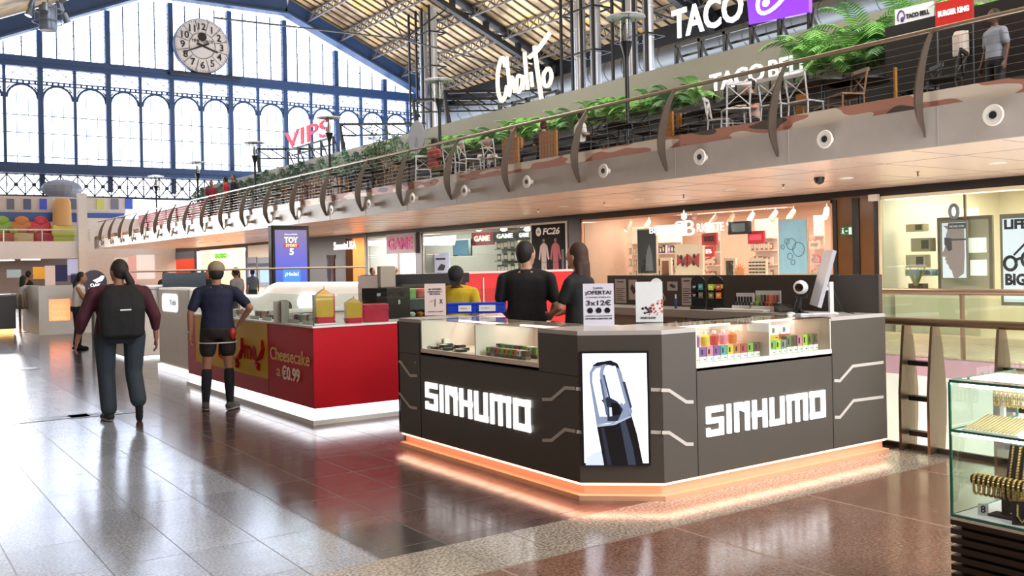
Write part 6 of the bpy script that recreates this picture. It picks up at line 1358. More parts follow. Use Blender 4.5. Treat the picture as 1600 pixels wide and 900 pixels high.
q.build('leaves', M('leaf_straw', col='#8a8a4a', rough=.6), t); q = MB(); q.lathe([(.07, 0), (.1, .16), (.085, .16), (.08, .12)], n=14); q.build('pot', M('pot_brown', col='#4a3a2c'), t, smooth='auto')
b = MB(); b.box(FX + .2, fy(1520), 0, FX + .9, fy(1388), .88); tag(b.build('display_counter', M('counter_cream', col='#d8cbb0', rough=.4)), 'cream display counter inside the optician window', 'counter')
for i in range(8):
    y = fy(1395 + i * 14); b = MB(); b.box(-.12, -.09, 0, .12, .09, .015); b.tube([(-.05, -.06, .03), (-.05, .06, .03)], .012, 6)
    tag(b.build('spectacle_tray', M('tray_blue', col=['#9fb4b8', '#d8dcdc', '#5c6468'][i % 3]), loc=(FX + .45, y, .88), rotz=.1), 'small tray of spectacles on the cream counter, %s from the left' % ORD[i], 'tray', 'spectacle trays')
t = sign_on('loop_ornament', 'grey ribbon loop ornament hanging in front of the face poster', 1484, 1500, 319, 342, FX + .4, None, [('ribbon', M('ribbon_grey', col='#8a8698', metal=.3), lambda mb, a, c, y: mb.tube([(.5 * a + .4 * a * math.cos(q), y, .5 * c + .45 * c * math.sin(q)) for q in [2 * PI * k / 20 for k in range(21)]], .035, 6))], kind='ornament')
q = MB(); p = at(1508, 330, X=FX + .7); q.tube([(FX + .7, p.y, 1.9), (FX + .7, p.y, 3.1)], .03, 8); tag(q.build('hanging_pole', M('bronze_steel', col='#9a8068')), 'thin bronze pole from the optician ceiling behind the face poster', 'pole')
for i, y in enumerate((2, 5, 8)):
    q = MB(); q.box(-.5, -.6, 0, .5, .6, .03); tag(q.build('ceiling_light', M('panel_glow', col='#ffffff', emit=3, ecol='#fff4dc'), loc=(FX + 2.2, y + 1, 3.065)), 'glowing ceiling panel in the optician shop, %s from the right' % ORD[i], 'ceiling light', 'optician ceiling panels')

# ================================================================ FAR END of the hall: lower shops, upper gallery
GY = 61.0
def gp(x, y): return at(x, y, Y=GY)
zs0, zs1 = gp(70, 404).z, gp(70, 377).z; gx0, gx1 = -14, gp(142, 390).x
b = MB(); b.box(gx0, GY, zs0, gx1, GY + 5, zs1); struct('wall_gallery', b, M('gallery_white', col='#f2f2f4', rough=.4))
b = MB(); b.box(gx1 - .2, GY + 1.2, 0, FX, GY + 1.4, 5); struct('wall_end_white', b, M('gallery_white', col='#f2f2f4'))
area('gallery_light', (3, 57, zs0 + 1.5), 8, 3800, (1, .98, .96), (math.radians(70), 0, PI), 2)
b = MB(); b.box(gx0, GY + 4.8, 0, gx1 + 3, GY + 5, 6.4); struct('wall_end', b, M('end_beige', col='#d8d0cc', rough=.6))
b = MB(); z0, z1 = gp(70, 343).z, gp(70, 328).z; b.box(gx0, GY + 2.5, z0, gp(210, 330).x, GY + 2.8, z1); struct('trim_13', b, M('blue_band', col='#3a56a0', rough=.4))
b = MB(); z2 = gp(70, 302).z; b.box(gx0, GY + 2.6, z1, gp(212, 330).x, GY + 2.9, z2); struct('wall_upper', b, M('upper_cream', col='#ded6d2', rough=.6))
for i, x in enumerate((12, 38, 63, 88, 110, 152, 175, 197)):
    A, B = at(x - 1, 327, Y=GY + 2.55), at(x + 10, 311, Y=GY + 2.55); q = MB(); q.box(A.x, GY + 2.5, A.z, B.x, GY + 2.6, B.z)
    c = ['#5a5a6a', '#4a5068', '#3a4cb0', '#2c3aa0', '#5a6478', '#b8b860', '#6a6a7c', '#3c58c0'][i]; t = tag(q.build('poster', M('ad_' + c[1:], col=c, emit=.3, ecol=c)), '%s advert panel above the blue band at the far end, %s from the left' % (['grey', 'dark', 'blue', 'deep blue', 'grey', 'yellow', 'grey', 'bright blue'][i], ORD[i]), 'poster', 'advert panels at the far end')
# gallery railing and play structures
t = thing('balcony_railing', 'glass railing of the far upper gallery', 'railing', (3, GY + .1, zs1))
q = MB(); z = gp(70, 359).z; q.tube([(gx0, GY + .1, z), (gx1, GY + .1, z)], .05, 6); WB(q, 'handrail', white, t)
q = MB(); q.box(gx0, GY + .1, zs1, gx1, GY + .12, z - .1); WB(q, 'glass', clear, t)
for x in np.arange(gx0 + 1, gx1, 2.0): q = MB(); q.box(x - .03, GY + .06, zs1, x + .03, GY + .12, z); WB(q, 'post', steel, t)
def toy(x, label, c1, c2, kind):
    P = at(x, 378, Y=GY + 1.2); t = thing(kind, label, 'play structure', (P.x, P.y, zs1))
    s = mpp(P)
    if kind == 'play_chair':
        q = MB(); q.loft([(0, 0, 0, .6, .5), (0, 0, .45, .65, .5), (0, 0, .5, .55, .45)], 14, .5); q.build('seat', M('toy_' + c1[1:], col=c1, rough=.4), t, smooth='auto')
        q = MB(); q.box(-.55, .3, .4, .55, .5, 1.2, .08); q.cap((-.6, -.3, .6), (-.6, .3, .75), .14); q.cap((.6, -.3, .6), (.6, .3, .75), .14); q.ell((0, .4, 1.25), (.4, .15, .3)); q.build('backrest', M('toy_' + c2[1:], col=c2, rough=.4), t, smooth='auto')
    else:
        q = MB(); q.box(-.6, -.4, 0, .6, .4, 1.0, .1); q.cap((-.5, -.42, .5), (.5, -.42, .5), .2); q.build('base', M('toy_' + c1[1:], col=c1, rough=.4), t, smooth='auto'); q = MB(); q.lathe([(.55, .95), (.5, 2.4), (.4, 2.6), (.001, 2.65)], n=16); q.build('tower', M('toy_' + c2[1:], col=c2, rough=.4), t, smooth='auto')
toy(5, 'green, red and yellow play car on the far gallery, at the left edge', '#c8503c', '#8fc04a', 'play_chair'); toy(36, 'orange play seat on the far gallery left of the red one', '#e8c090', '#d88a4a', 'play_chair'); toy(66, 'bright red play car on the far upper gallery', '#c83848', '#d84058', 'play_chair'); toy(98, 'yellow play tower on the far upper gallery', '#e6e070', '#e0b070', 'play_tower')
q = MB(); p = gp(128, 360); q.box(p.x - .3, GY - .6, 0, p.x + .2, GY - .2, gp(128, 303).z); struct('wall_column', q, M('gallery_white', col='#f2f2f4'))
q = MB(); P = at(104, 305, Y=GY + 2); q.ell((P.x, P.y + 1.6, P.z + .5), (1.2, 1.0, .6)); tag(q.build('ceiling_dome', M('dome_grey', col='#8d94a4')), 'grey dome hanging above the advert panels at the far end', 'dome')
# lower shops at the far end
b = MB(); b.box(gx0, GY + 4.3, 0, gx1 + 3, GY + 4.5, zs0); struct('wall_lower', b, M('lower_shop_wall', col='#a89c94', rough=.6))
for i in range(10):
    x = -2 + i * 1.1; q = MB(); q.box(x, GY + .2 + (i % 3), zs0 - .08, x + 1.0, GY + .35 + (i % 3), zs0 - .02)
    tag(q.build('linear_light', M('linear_glow', col='#ffffff', emit=5, ecol='#ffd8b8')), 'slanted strip light under the far gallery, %s from the left' % ORD[i], 'ceiling light', 'strip lights under the far gallery')
area('lower_light', (0, GY + 1.5, zs0 - .2), 12, 260, (1, .85, .7), sy=3)
for i, (x0, x1, y0, y1, c, lab) in enumerate(((10, 32, 421, 434, '#9fb0b4', 'pale car-shaped advert'), (51, 69, 417, 436, '#d8a030', 'yellow advert of a car'), (70, 85, 415, 446, '#d8c4bc', 'pink shop panel'), (86, 104, 414, 440, '#1f2450', 'navy shop panel'), (105, 124, 405, 430, '#c8d0f0', 'pale blue lit shop panel'), (110, 128, 422, 442, '#2a2458', 'dark purple shop panel'), (200, 212, 400, 440, '#e8b8b8', 'pink striped panel'), (213, 240, 398, 436, '#ffffff', 'blank white lit panel'), (178, 199, 402, 430, '#e8d8c8', 'cream shop panel'))):
    A, B = at(x0, y1, Y=GY + 1.0), at(x1, y0, Y=GY + 1.0); q = MB(); q.box(A.x, GY + .8, A.z, B.x, GY + .9, B.z); q.box(A.x + .1, GY + .78, A.z + .1, B.x - .1, GY + .8, A.z + (B.z - A.z) * .4)
    tag(q.build('advert_board', M('sp_' + c[1:], col=c, emit=.4, ecol=c)), lab + ' among the far ground floor shops', 'advert')
# ================================================================ PEOPLE
SKIN = {'light': '#b98a72', 'tan': '#9a6a50', 'dark': '#5a3a2c'}
_shade = lambda name, c, r=.8: M(name + '_' + c.lstrip('#'), col=c, rough=r, var=.2, scale=7, bump=.8 if name in ('cloth', 'legwear', 'bag') else .2)
J0 = dict(pel=(0, 0, .95), neck=(0, 0, 1.46), head=(0, .025, 1.63), shL=(-.175, 0, 1.41), shR=(.175, 0, 1.41), elL=(-.235, -.02, 1.13), elR=(.235, -.02, 1.13), wrL=(-.26, .05, .88), wrR=(.26, .05, .88),
          hipL=(-.09, 0, .92), hipR=(.09, 0, .92), knL=(-.105, .02, .5), knR=(.105, .02, .5), anL=(-.11, -.02, .09), anR=(.11, -.02, .09), toeL=(-.13, .15, .03), toeR=(.13, .15, .03))
SEC = [(-.16, .14, .10), (0, .165, .12), (.15, .16, .115), (.4, .145, .105), (.65, .165, .11), (.85, .175, .105), (.96, .12, .08), (1.04, .062, .062)]
def person(label, loc, rotz, J=None, top='#222222', sleeve='short', legs='trousers', legc='#222228', hair='short', hairc='#15100e', skin='tan', sc_=1.0, bw=1.0, bd=1.0, vox=.012, hyaw=0, hpitch=0, socks=None, shoes='#1a1a1a', cap_=None, pack=None, hands=True, legs_on=True, bare_arm=None):
    j = {k: Vector(v) for k, v in J0.items()}
    for k, v in (J or {}).items(): j[k] = Vector(v)
    for k in ('shL', 'shR'): j[k].z -= .03
    t = thing('person', label, 'person', loc, rotz); t.scale = (sc_,) * 3
    sk = M('skin_' + skin, col=SKIN[skin], rough=.55, var=.08)
    pel, nk = j['pel'], j['neck']; hd = j['head']
    HR = Euler((hpitch, 0, hyaw)).to_matrix()
    def torso(mb, inf, lo=-.16, hi=1.04):
        secs = []
        for tt, rx, ry in SEC:
            if tt < lo - 1e-6 or tt > hi + 1e-6: continue
            c = pel + (nk - pel) * tt; secs.append((c.x, c.y, c.z, rx * bw + inf, ry * bd * (1.25 if (bd > 1.1 and .1 < tt < .6) else 1) + inf))
        mb.loft(secs, 20)
    b = MB(); torso(b, -.004)
    b.cap(nk - (hd - nk) * .2, hd - Vector((0, .02, .05)), .055 * (1 + .1 * (bw - 1)), .05)
    H = lambda x, y, z: hd + HR @ Vector((x, y, z))
    b.ell(hd, (.08, .1, .124), (hpitch, 0, hyaw)); b.ell(H(0, .03, -.07), (.052, .06, .055), (hpitch, 0, hyaw), 12, 8)
    b.cap(H(0, .09, .0), H(0, .115, -.03), .012, .016, 8); b.ell(H(0, .085, -.06), (.024, .012, .008), (hpitch, 0, hyaw), 8, 6)
    for s_ in (-1, 1): b.ell(H(.078 * s_, 0, -.01), (.012, .022, .032), (hpitch, 0, hyaw), 8, 6); b.ell(H(.03 * s_, .082, .018), (.022, .012, .008), (hpitch, 0, hyaw), 8, 6)
    for S in 'LR':
        sh, el, wr = j['sh' + S], j['el' + S], j['wr' + S]; sgn = -1 if S == 'L' else 1
        sh = Vector((sh.x * (1 + .55 * (bw - 1)), sh.y, sh.z))
        b.cap(sh, el, .05 * (.6 + .4 * bw), .04); b.cap(el, wr, .04, .027); b.cap(nk + Vector((0, -.01, .015)), sh * .8 + nk * .2 - Vector((0, 0, .015)), .036, .036)
        if hands:
            d = (wr - el).normalized(); fwd = Vector((0, 1, 0)); fwd = (fwd - d * fwd.dot(d)); fwd = fwd.normalized() if fwd.length > .3 else Vector((0, 0, 1)); nrm = d.cross(fwd) * sgn
            nrm = nrm if nrm.dot(Vector((-sgn, 0, 0))) > 0 else -nrm
            for q in (-1.5, -.5, .5, 1.5): b.cap(wr + d * .01 + fwd * q * .012, wr + d * .075 + fwd * q * .019, .015, .014, 8)
            for q, L in ((1.5, .07), (.5, .08), (-.5, .075), (-1.5, .058)):
                p0 = wr + d * .085 + fwd * q * .02; p1 = p0 + d * L * .5 + nrm * .008; p2 = p1 + d * L * .38 + nrm * .028; b.cap(p0, p1, .0095, .009, 8); b.cap(p1, p2, .009, .0075, 8)
            p0 = wr + d * .025 + fwd * .028; p1 = p0 + d * .035 + fwd * .022 + nrm * .01; b.cap(p0, p1, .013, .011, 8); b.cap(p1, p1 + d * .03 + nrm * .008, .0105, .009, 8)
        if legs_on:
            hp, kn, an, to = j['hip' + S], j['kn' + S], j['an' + S], j['toe' + S]; hp = Vector((hp.x * bw, hp.y, hp.z))
            b.cap(hp, kn, .078 * (.5 + .5 * bw), .052); b.cap(kn, kn + (an - kn) * .35, .052, .054); b.cap(kn + (an - kn) * .35, an, .054, .034); b.cap(an - Vector((0, .0, .02)), to, .03, .022)
    rm(b, vox, 3).build('body', sk, t, smooth=True)
    # shirt
    b = MB(); torso(b, .014, -.16 if legs_on else -.16, .97); b.ell(nk + Vector((0, -.005, -.005)), (.08 * (.5 + .5 * bw), .078, .04), None, 16, 8)
    for S in 'LR':
        sh, el, wr = j['sh' + S], j['el' + S], j['wr' + S]; sh = Vector((sh.x * (1 + .55 * (bw - 1)), sh.y, sh.z)); r0 = .066 * (.55 + .45 * bw)
        b.cap(nk + Vector((0, -.01, -.005)), sh.lerp(nk, .25), .05, r0 * .95)
        if sleeve == 'short': b.cap(sh, sh + (el - sh) * .72, r0, .058 * (.5 + .5 * bw))
        elif sleeve == 'long': b.cap(sh, el, r0, .055 * (.5 + .5 * bw)); b.cap(el, el + (wr - el) * .85, .055 * (.5 + .5 * bw), .04)
        elif sleeve == '34': b.cap(sh, el, r0, .055 * (.5 + .5 * bw)); b.cap(el, el + (wr - el) * .5, .055 * (.5 + .5 * bw), .047)
    rm(b, max(vox, .012), 4).build('shirt', _shade('cloth', top), t, smooth=True)
    if legs_on:
        b = MB(); secs = []
        for tt, rx, ry in ((-.2, .13, .1), (-.1, .16, .12), (0, .17, .125), (.06, .165, .12)):
            c = pel + (nk - pel) * tt; secs.append((c.x, c.y, c.z, rx * bw + .012, ry * bd + .016))
        b.loft(secs, 20)
        for S in 'LR':
            hp, kn, an = j['hip' + S], j['kn' + S], j['an' + S]; hp = Vector((hp.x * bw, hp.y, hp.z)); f = .5 + .5 * bw
            if legs == 'shorts': b.cap(hp, hp + (kn - hp) * .5, .098 * f, .093 * f)
            else: b.cap(hp, kn, .096 * f, .073 * f); b.cap(kn, an + (kn - an) * .12, .073 * f, .062 * f + .008)
        rm(b, max(vox, .012), 4).build('shorts' if legs == 'shorts' else 'trousers', _shade('legwear', legc), t, smooth=True)
        for S in 'LR':
            kn, an, to = j['kn' + S], j['an' + S], j['toe' + S]
            if socks: q = MB(); q.cap(kn + (an - kn) * .1, kn + (an - kn) * .4, .061, .063); q.cap(kn + (an - kn) * .4, an, .063, .043); rm(q, .012, 3).build('sock', _shade('sock', socks), t, smooth=True)
            q = MB(); dd = (to - an); hl = an - Vector((dd.x, dd.y, 0)).normalized() * .045 + Vector((0, 0, -.035)) if abs(dd.z) < .12 else an - dd.normalized() * .01
            q.cap(an - Vector((0, 0, .005)), an + dd * .3, .045, .042); q.cap(hl, to, .042, .04); q.cap(hl, to + dd.normalized() * .02, .036, .034)
            if vox < .0125 and abs(dd.z) < .1: sq = MB(); mid = hl.lerp(to, .5); sq.ell((mid.x, mid.y + .005, .018), (.052, .165, .02), (0, 0, -math.atan2(dd.x, dd.y)), 16, 6); sq.build('shoe_sole', _shade('sole', '#8a857e'), t, smooth=True)
            rm(q, .011, 3).build('shoe', _shade('shoe', shoes), t, smooth=True)
    # hair
    if hair:
        b = MB(); hm = _shade('hair', hairc, .7); R3 = (hpitch, 0, hyaw)
        b.ell(H(0, -.022, .02 if not cap_ else -.005), (.09, .1, .118 if not cap_ else .1), R3); 
        if hair == 'short': b.ell(H(0, -.04, -.03), (.076, .068, .07), R3)
        if hair == 'long':
            b.ell(H(0, -.045, -.04), (.088, .08, .11), R3); b.cap(H(0, -.06, -.08), H(.01, -.085, -.3), .075, .055); b.cap(H(-.05, -.05, -.08), H(-.06, -.06, -.28), .045, .03); b.cap(H(.05, -.05, -.08), H(.07, -.07, -.32), .045, .03)
        if hair == 'pony': b.ell(H(0, -.04, -.02), (.08, .07, .08), R3); b.cap(H(0, -.1, .0), H(.03, -.15, -.12), .035, .045); b.cap(H(.03, -.15, -.12), H(.05, -.14, -.38), .045, .02)
        if hair == 'bun': b.ell(H(0, -.04, -.02), (.08, .07, .08), R3); b.ell(H(0, -.1, .07), (.04, .04, .04), R3)
        o = rm(b, max(vox * .9, .009), 3)
        # keep the face free
        o.build('hair', hm, t, smooth=True)
    if cap_:
        b = MB(); b.ell(H(0, -.005, .035), (.092, .106, .088), (hpitch, 0, hyaw), 20, 12); b.box(-.07, .07, -.006, .07, .18, .006, .004); n0 = len(b.v) - 0
        k = [i for i in range(len(b.v)) if False]
        o = b.build('cap', _shade('cap', cap_), t, smooth='auto') if False else None
        c = MB(); c.ell(H(0, -.006, .045), (.1, .115, .092), (hpitch, 0, hyaw), 20, 12); s = len(c.v); c.add([H(x, y, z) for x, y, z in ((-.07, .07, .03), (.07, .07, .03), (.055, .17, .015), (-.055, .17, .015), (-.07, .07, .038), (.07, .07, .038), (.055, .17, .022), (-.055, .17, .022))], [(3, 2, 1, 0), (4, 5, 6, 7), (0, 1, 5, 4), (1, 2, 6, 5), (2, 3, 7, 6), (3, 0, 4, 7)])
        c.build('cap', _shade('cap', cap_), t, smooth='auto')
    if pack:
        b = MB(); c = pel + (nk - pel) * .55; b.loft([(c.x, c.y - .17 * bd, c.z - .32, .17, .05), (c.x, c.y - .17 * bd, c.z - .29, .22, .09), (c.x, c.y - .17 * bd, c.z, .235, .10), (c.x, c.y - .15 * bd, c.z + .17, .21, .08), (c.x, c.y - .13 * bd, c.z + .25, .14, .05)], 20, .6)
        for s_ in (-1, 1): b.tube([(c.x + s_ * .1, c.y - .14, c.z + .22), (c.x + s_ * .13, c.y - .02, nk.z - .0), (c.x + s_ * .14, c.y + .12, c.z + .1), (c.x + s_ * .16, c.y + .05, c.z - .1)], .028, 8)
        bp = rm(b, .014, 3).build('backpack', _shade('bag', pack), t, smooth=True)
        q = MB(); q.box(c.x - .03, c.y - .17 * bd - .102, c.z - .02, c.x + .08, c.y - .17 * bd - .09, c.z - .005); q.build('logo_tape', white, bp)
    return t
fc = face_cam
# -- walker in the maroon top
P = at(190, 657, Z=0)
person('broad person walking away in maroon top, black backpack, baggy jeans and long dark ponytail', (P.x, P.y, 0), fc(P) + .12,
    dict(pel=(0, 0, .95), shL=(-.2, 0, 1.42), shR=(.2, 0, 1.42), elL=(-.37, -.02, 1.12), elR=(.36, -.03, 1.13), wrL=(-.42, .08, .88), wrR=(.38, .03, .88), hipL=(-.1, 0, .92), hipR=(.1, 0, .92), knL=(-.14, .05, .5), anL=(-.12, .02, .09), toeL=(-.16, .2, .035), knR=(.13, -.02, .52), anR=(.15, -.24, .2), toeR=(.16, -.17, .04)),
    top='#431322', sleeve='34', legc='#252f38', hair='pony', hairc='#1c1613', skin='tan', sc_=1.02, bw=1.5, bd=1.35, hyaw=.6, pack='#070709', vox=.0105)
P = at(345, 640, Z=0)
mcap = person('man in navy T-shirt, dark shorts, knee socks and beige cap by the red kiosk', (P.x - .02, P.y, 0), fc(P) - .05,
    dict(shL=(-.19, 0, 1.42), shR=(.19, 0, 1.42), elL=(-.3, -.03, 1.15), wrL=(-.31, .04, .9), elR=(.38, -.1, 1.2), wrR=(.24, .02, 1.0), knL=(-.13, .03, .5), anL=(-.15, .0, .09), toeL=(-.17, .17, .03), knR=(.12, .0, .5), anR=(.13, -.06, .09), toeR=(.2, .1, .03)),
    top='#0d1230', sleeve='short', legs='shorts', legc='#1c0e10', hair='short', hairc='#1a1512', skin='tan', bw=1.12, bd=1.1, socks='#0c0c10', shoes='#4a4642', cap_='#8a7860', sc_=1.0, vox=.0105)
q = MB(); q.tube([(.215 * math.cos(a), .165 * math.sin(a), .80) for a in [2 * PI * k / 24 for k in range(25)]], .008, 6); q.build('white_hem', M('hem_white', col='#b8b0ac'), mcap)
q = MB(); q.ell((.17, -.07, .90), (.045, .055, .07), None, 12, 8); q.build('red_panel', M('shorts_red', col='#a01c1c'), mcap, smooth='auto')
q = MB(); q.tube([(-.335 + .03 * math.cos(a), .04 + .03 * math.sin(a), .93) for a in [2 * PI * k / 14 for k in range(15)]], .008, 6); q.build('wristband', M('hem_white', col='#b8b0ac'), mcap)
# -- kiosk staff
person('man with short black hair and black T-shirt seen from behind inside the grey kiosk', (at(823, 450, Y=7.6).x, 7.6, .12), fc((5.4, 7.6)) - .15,
    dict(shL=(-.2, 0, 1.41), shR=(.2, 0, 1.41), elL=(-.28, .02, 1.13), elR=(.28, .02, 1.13), wrL=(-.2, .2, .98), wrR=(.2, .22, .98)), top='#0d0d10', sleeve='short', legc='#101014', hair='short', skin='light', bw=1.22, bd=1.1, hyaw=-.6, sc_=1.0)
person('woman with long brown wavy hair and black top standing beside the man inside the kiosk', (at(905, 450, Y=6.95).x, 6.95, .12), fc((5.5, 7)) + .9,
    dict(shL=(-.15, 0, 1.4), shR=(.15, 0, 1.4), elL=(-.2, .08, 1.15), elR=(.2, .05, 1.14), wrL=(-.1, .26, 1.08), wrR=(.12, .28, 1.08)), top='#0d0d10', sleeve='short', legc='#101014', hair='long', hairc='#3a2218', skin='light', bw=.92, hyaw=.2, sc_=.98)
person('worker in yellow T-shirt and black cap bending over behind the blue box', (at(716, 450, Y=9.95).x, 9.95, 0), fc((6.2, 10)) + PI - .1,
    dict(neck=(0, .12, 1.4), head=(0, .24, 1.53), shL=(-.19, .1, 1.36), shR=(.19, .1, 1.36), elL=(-.26, .2, 1.1), elR=(.26, .2, 1.1), wrL=(-.12, .38, 1.0), wrR=(.12, .38, 1.0)), top='#c9a018', sleeve='short', legc='#202026', hair='short', skin='dark', cap_='#101012', hpitch=-.75, bw=1.08, sc_=.99)
# -- woman at the desk, seated woman, standing figure far left
P = at(122, 547, Z=0)
person('woman with a dark ponytail, white sleeveless top and black trousers leaning on the standing desk', (P.x, P.y, 0), -PI / 2 - .35,
    dict(neck=(0, .06, 1.44), head=(0, .11, 1.6), elL=(-.18, .16, 1.12), wrL=(-.1, .4, 1.1), elR=(.18, .18, 1.13), wrR=(.08, .42, 1.12), shL=(-.15, .05, 1.39), shR=(.15, .05, 1.39)), top='#cfc9c2', sleeve='none', legc='#131217', hair='pony', skin='tan', sc_=.97, bw=.92, vox=.013, shoes='#1a1a1a')
P = at(40, 519, Z=0)
person('seated woman with very long dark hair and white blouse at the far kiosk', (P.x, P.y + .3, .2), -1.2,
    dict(pel=(0, 0, .62), neck=(0, 0, 1.12), head=(0, .03, 1.29), shL=(-.16, 0, 1.08), shR=(.16, 0, 1.08), elL=(-.2, .1, .82), elR=(.2, .1, .82), wrL=(-.1, .32, .85), wrR=(.1, .32, .85), hipL=(-.09, 0, .6), hipR=(.09, 0, .6), knL=(-.11, .4, .6), knR=(.11, .4, .6), anL=(-.11, .42, .2), anR=(.11, .42, .2), toeL=(-.11, .55, .14), toeR=(.11, .55, .14)), top='#c9c6c8', sleeve='long', hair='long', skin='tan', vox=.015)
P = at(46, 500, Y=32.0); person('person in black standing behind the far kiosk', (P.x, 32.0, 0), -1.4, top='#101014', sleeve='long', hair='short', vox=.018, legc='#101014')
# -- shoppers in the distance
for x, Y, top, hr, hc, lab in ((259, 30, '#2a2a30', 'short', '#1a1512', 'distant shopper in dark clothes at the left end of the far shops'), (303, 33, '#3a1c1e', 'short', '#241a16', 'distant shopper in dark red before the bobo shop'), (317, 36, '#b8a090', 'bun', '#3a2a20', 'distant shopper with bare shoulders and tied hair before the bobo shop'), (325, 31, '#1c1a20', 'long', '#1a1412', 'distant shopper with black hair beside the one in the pale top'), (333, 34, '#c8b8b0', 'long', '#241815', 'distant shopper in a pale top with long hair before the bobo shop'),
                           (372, 32, '#a89488', 'long', '#2a1c18', 'distant shopper in a beige top right of the man with the cap'), (395, 34, '#5a6a7a', 'bun', '#241a16', 'distant shopper with arms raised left of the digital totem'), (582, 27, '#16161a', 'short', '#0c0a0a', 'person in black before the GAME entrance'), (617, 29, '#d8d0cc', 'short', '#b8b0a8', 'person with white hair before the GAME entrance'), (366 + 3, 24, '#8a8a90', 'short', '#201a18', 'distant shopper in grey partly hidden by the man with the cap')):
    P = at(x, 450, Y=Y); person(lab, (P.x, Y, 0), rnd.uniform(0, 6), top=top, hair=hr, hairc=hc, skin='tan', vox=.02, hands=False, sc_=rnd.uniform(.93, .98))
# ================================================================ TERRACE
DZ = 3.74
greyw = M('terrace_grey_wall', col='#8f8b80', rough=.6); dkw = M('terrace_dark_wall', col='#0e0e10', rough=.6)
b = MB(); b.box(17.3, -4, DZ, 17.45, 58, 6.68); struct('wall_terrace', b, greyw)
b = MB(); b.box(16.2, -4, DZ, 17.3, 58, 5.15); b.box(16.1, -4, 5.1, 16.25, 58, 5.22); struct('wall_planter', b, dkw)  # movable dark planter that holds the palms
b = MB(); b.box(16.25, -4, 5.15, 17.25, 58, 5.18); struct('trim_14', b, M('soil', col='#2a1f18', rough=.9))
# chairs
cw = M('chair_white', col='#d2d0d0', rough=.4)
def x_chair(name, label, loc, rz, m_, hs=.48, hb=.95, group=None):
    t = thing(name, label, 'chair', loc, rz, group)
    q = MB(); q.box(-.21, -.2, hs - .03, .21, .2, hs, .008); q.build('seat', m_, t)
    for sx in (-1, 1):
        for sy in (-1, 1): q = MB(); q.tube([(sx * .19, sy * .18, hs - .02), (sx * .21, sy * .21, 0)], .014, 6); q.build('leg', m_, t)
    q = MB()
    for sx in (-1, 1): q.tube([(sx * .19, -.19, hs), (sx * .2, -.26, hb)], .015, 6)
    q.box(-.21, -.28, hb - .06, .21, -.25, hb); q.bar((-.19, -.2, hs + .04), (.2, -.26, hb - .06), .022, .012); q.bar((.19, -.2, hs + .04), (-.2, -.26, hb - .06), .022, .012)
    q.build('backrest', m_, t); q = MB()
    for sx in (-1, 1): q.tube([(sx * .2, -.2, .18), (sx * .2, .2, .18)], .01, 6)
    q.tube([(-.2, .2, .25), (.2, .2, .25)], .01, 6); q.build('stretcher', m_, t); return t
cwood = M('chair_wood', col='#8a6648', rough=.5)
def chairs(L, name, m_, label, group, **k):
    first = None
    for i, (x, X, rz) in enumerate(L):
        y = at(x, 300, X=X).y; lab = label % ORD[i]
        if first is None: first = x_chair(name, lab, (X, y, DZ), rz, m_, group=group, **k)
        else: dup(first, (X, y, DZ), rz, lab)
chairs([(1262, 12.75, -1.6), (1218, 12.6, -1.5), (1152, 12.3, -.6), (1128, 13.0, -2.6), (775, 12.6, -1.4), (750, 13.3, .4), (735, 12.2, -1.7), (712, 12.3, -1.3), (662, 12.4, 2.6), (690, 13.3, .2)], 'terrace_chair', cw, 'white terrace chair with a crossed back, %s from the right', 'white cross-back chairs on the terrace', hs=.46, hb=.88)
chairs([(1325, 12.8, 1.2), (1300, 13.6, -.5), (640, 13.2, -1.1), (617, 12.2, -1.5), (603, 12.6, .6), (505, 12.3, -1.4), (492, 12.8, -.4), (470, 12.4, 2.0), (452, 12.9, -1.2), (435, 12.3, .8)], 'wooden_chair', cwood, 'brown wooden terrace chair, %s from the right', 'brown wooden chairs on the terrace', hs=.46, hb=.86)
def table(x, X, lab, r=.4, h=.76, m_=black):
    y = at(x, 300, X=X).y; t = thing('terrace_table', lab, 'table', (X, y, DZ), 0, 'dark terrace tables')
    q = MB(); q.lathe([(.001, h - .03), (r, h - .03), (r, h), (.001, h)], n=20); q.build('tabletop', m_, t); q = MB(); q.tube([(0, 0, .03), (0, 0, h - .03)], .035, 8); q.lathe([(.25, 0), (.25, .02), (.04, .04)], n=16); q.build('leg', m_, t, smooth='auto')
for i, (x, X) in enumerate(((1345, 13.4), (1290, 13.0), (1172, 13.0), (1110, 13.6), (980, 13.2), (930, 13.8), (760, 13.0), (700, 13.0), (640, 12.5), (583, 12.6), (575, 13.5), (548, 12.8), (480, 12.9), (442, 12.7), (425, 13.2), (400, 12.8))):
    table(x, X, 'round dark terrace table behind the railing, %s from the right' % ORD[i], .48 if i not in (9, 10) else .6)
chairs([(1480, 13, .3), (1440, 13.5, 1.0), (1085, 13.0, 1.2), (1012, 12.9, -1.3), (968, 13.6, 0), (945, 12.6, -1.2), (915, 12.8, 1.2), (560, 12.3, -1.4), (528, 12.4, -1.2), (595, 13.9, -1.9), (415, 12.3, -1.5), (398, 12.2, -1.4)], 'black_chair', M('chair_black', col='#1a1a1c', rough=.5), 'black terrace chair, %s from the right', 'black chairs on the terrace', hs=.46, hb=.84)
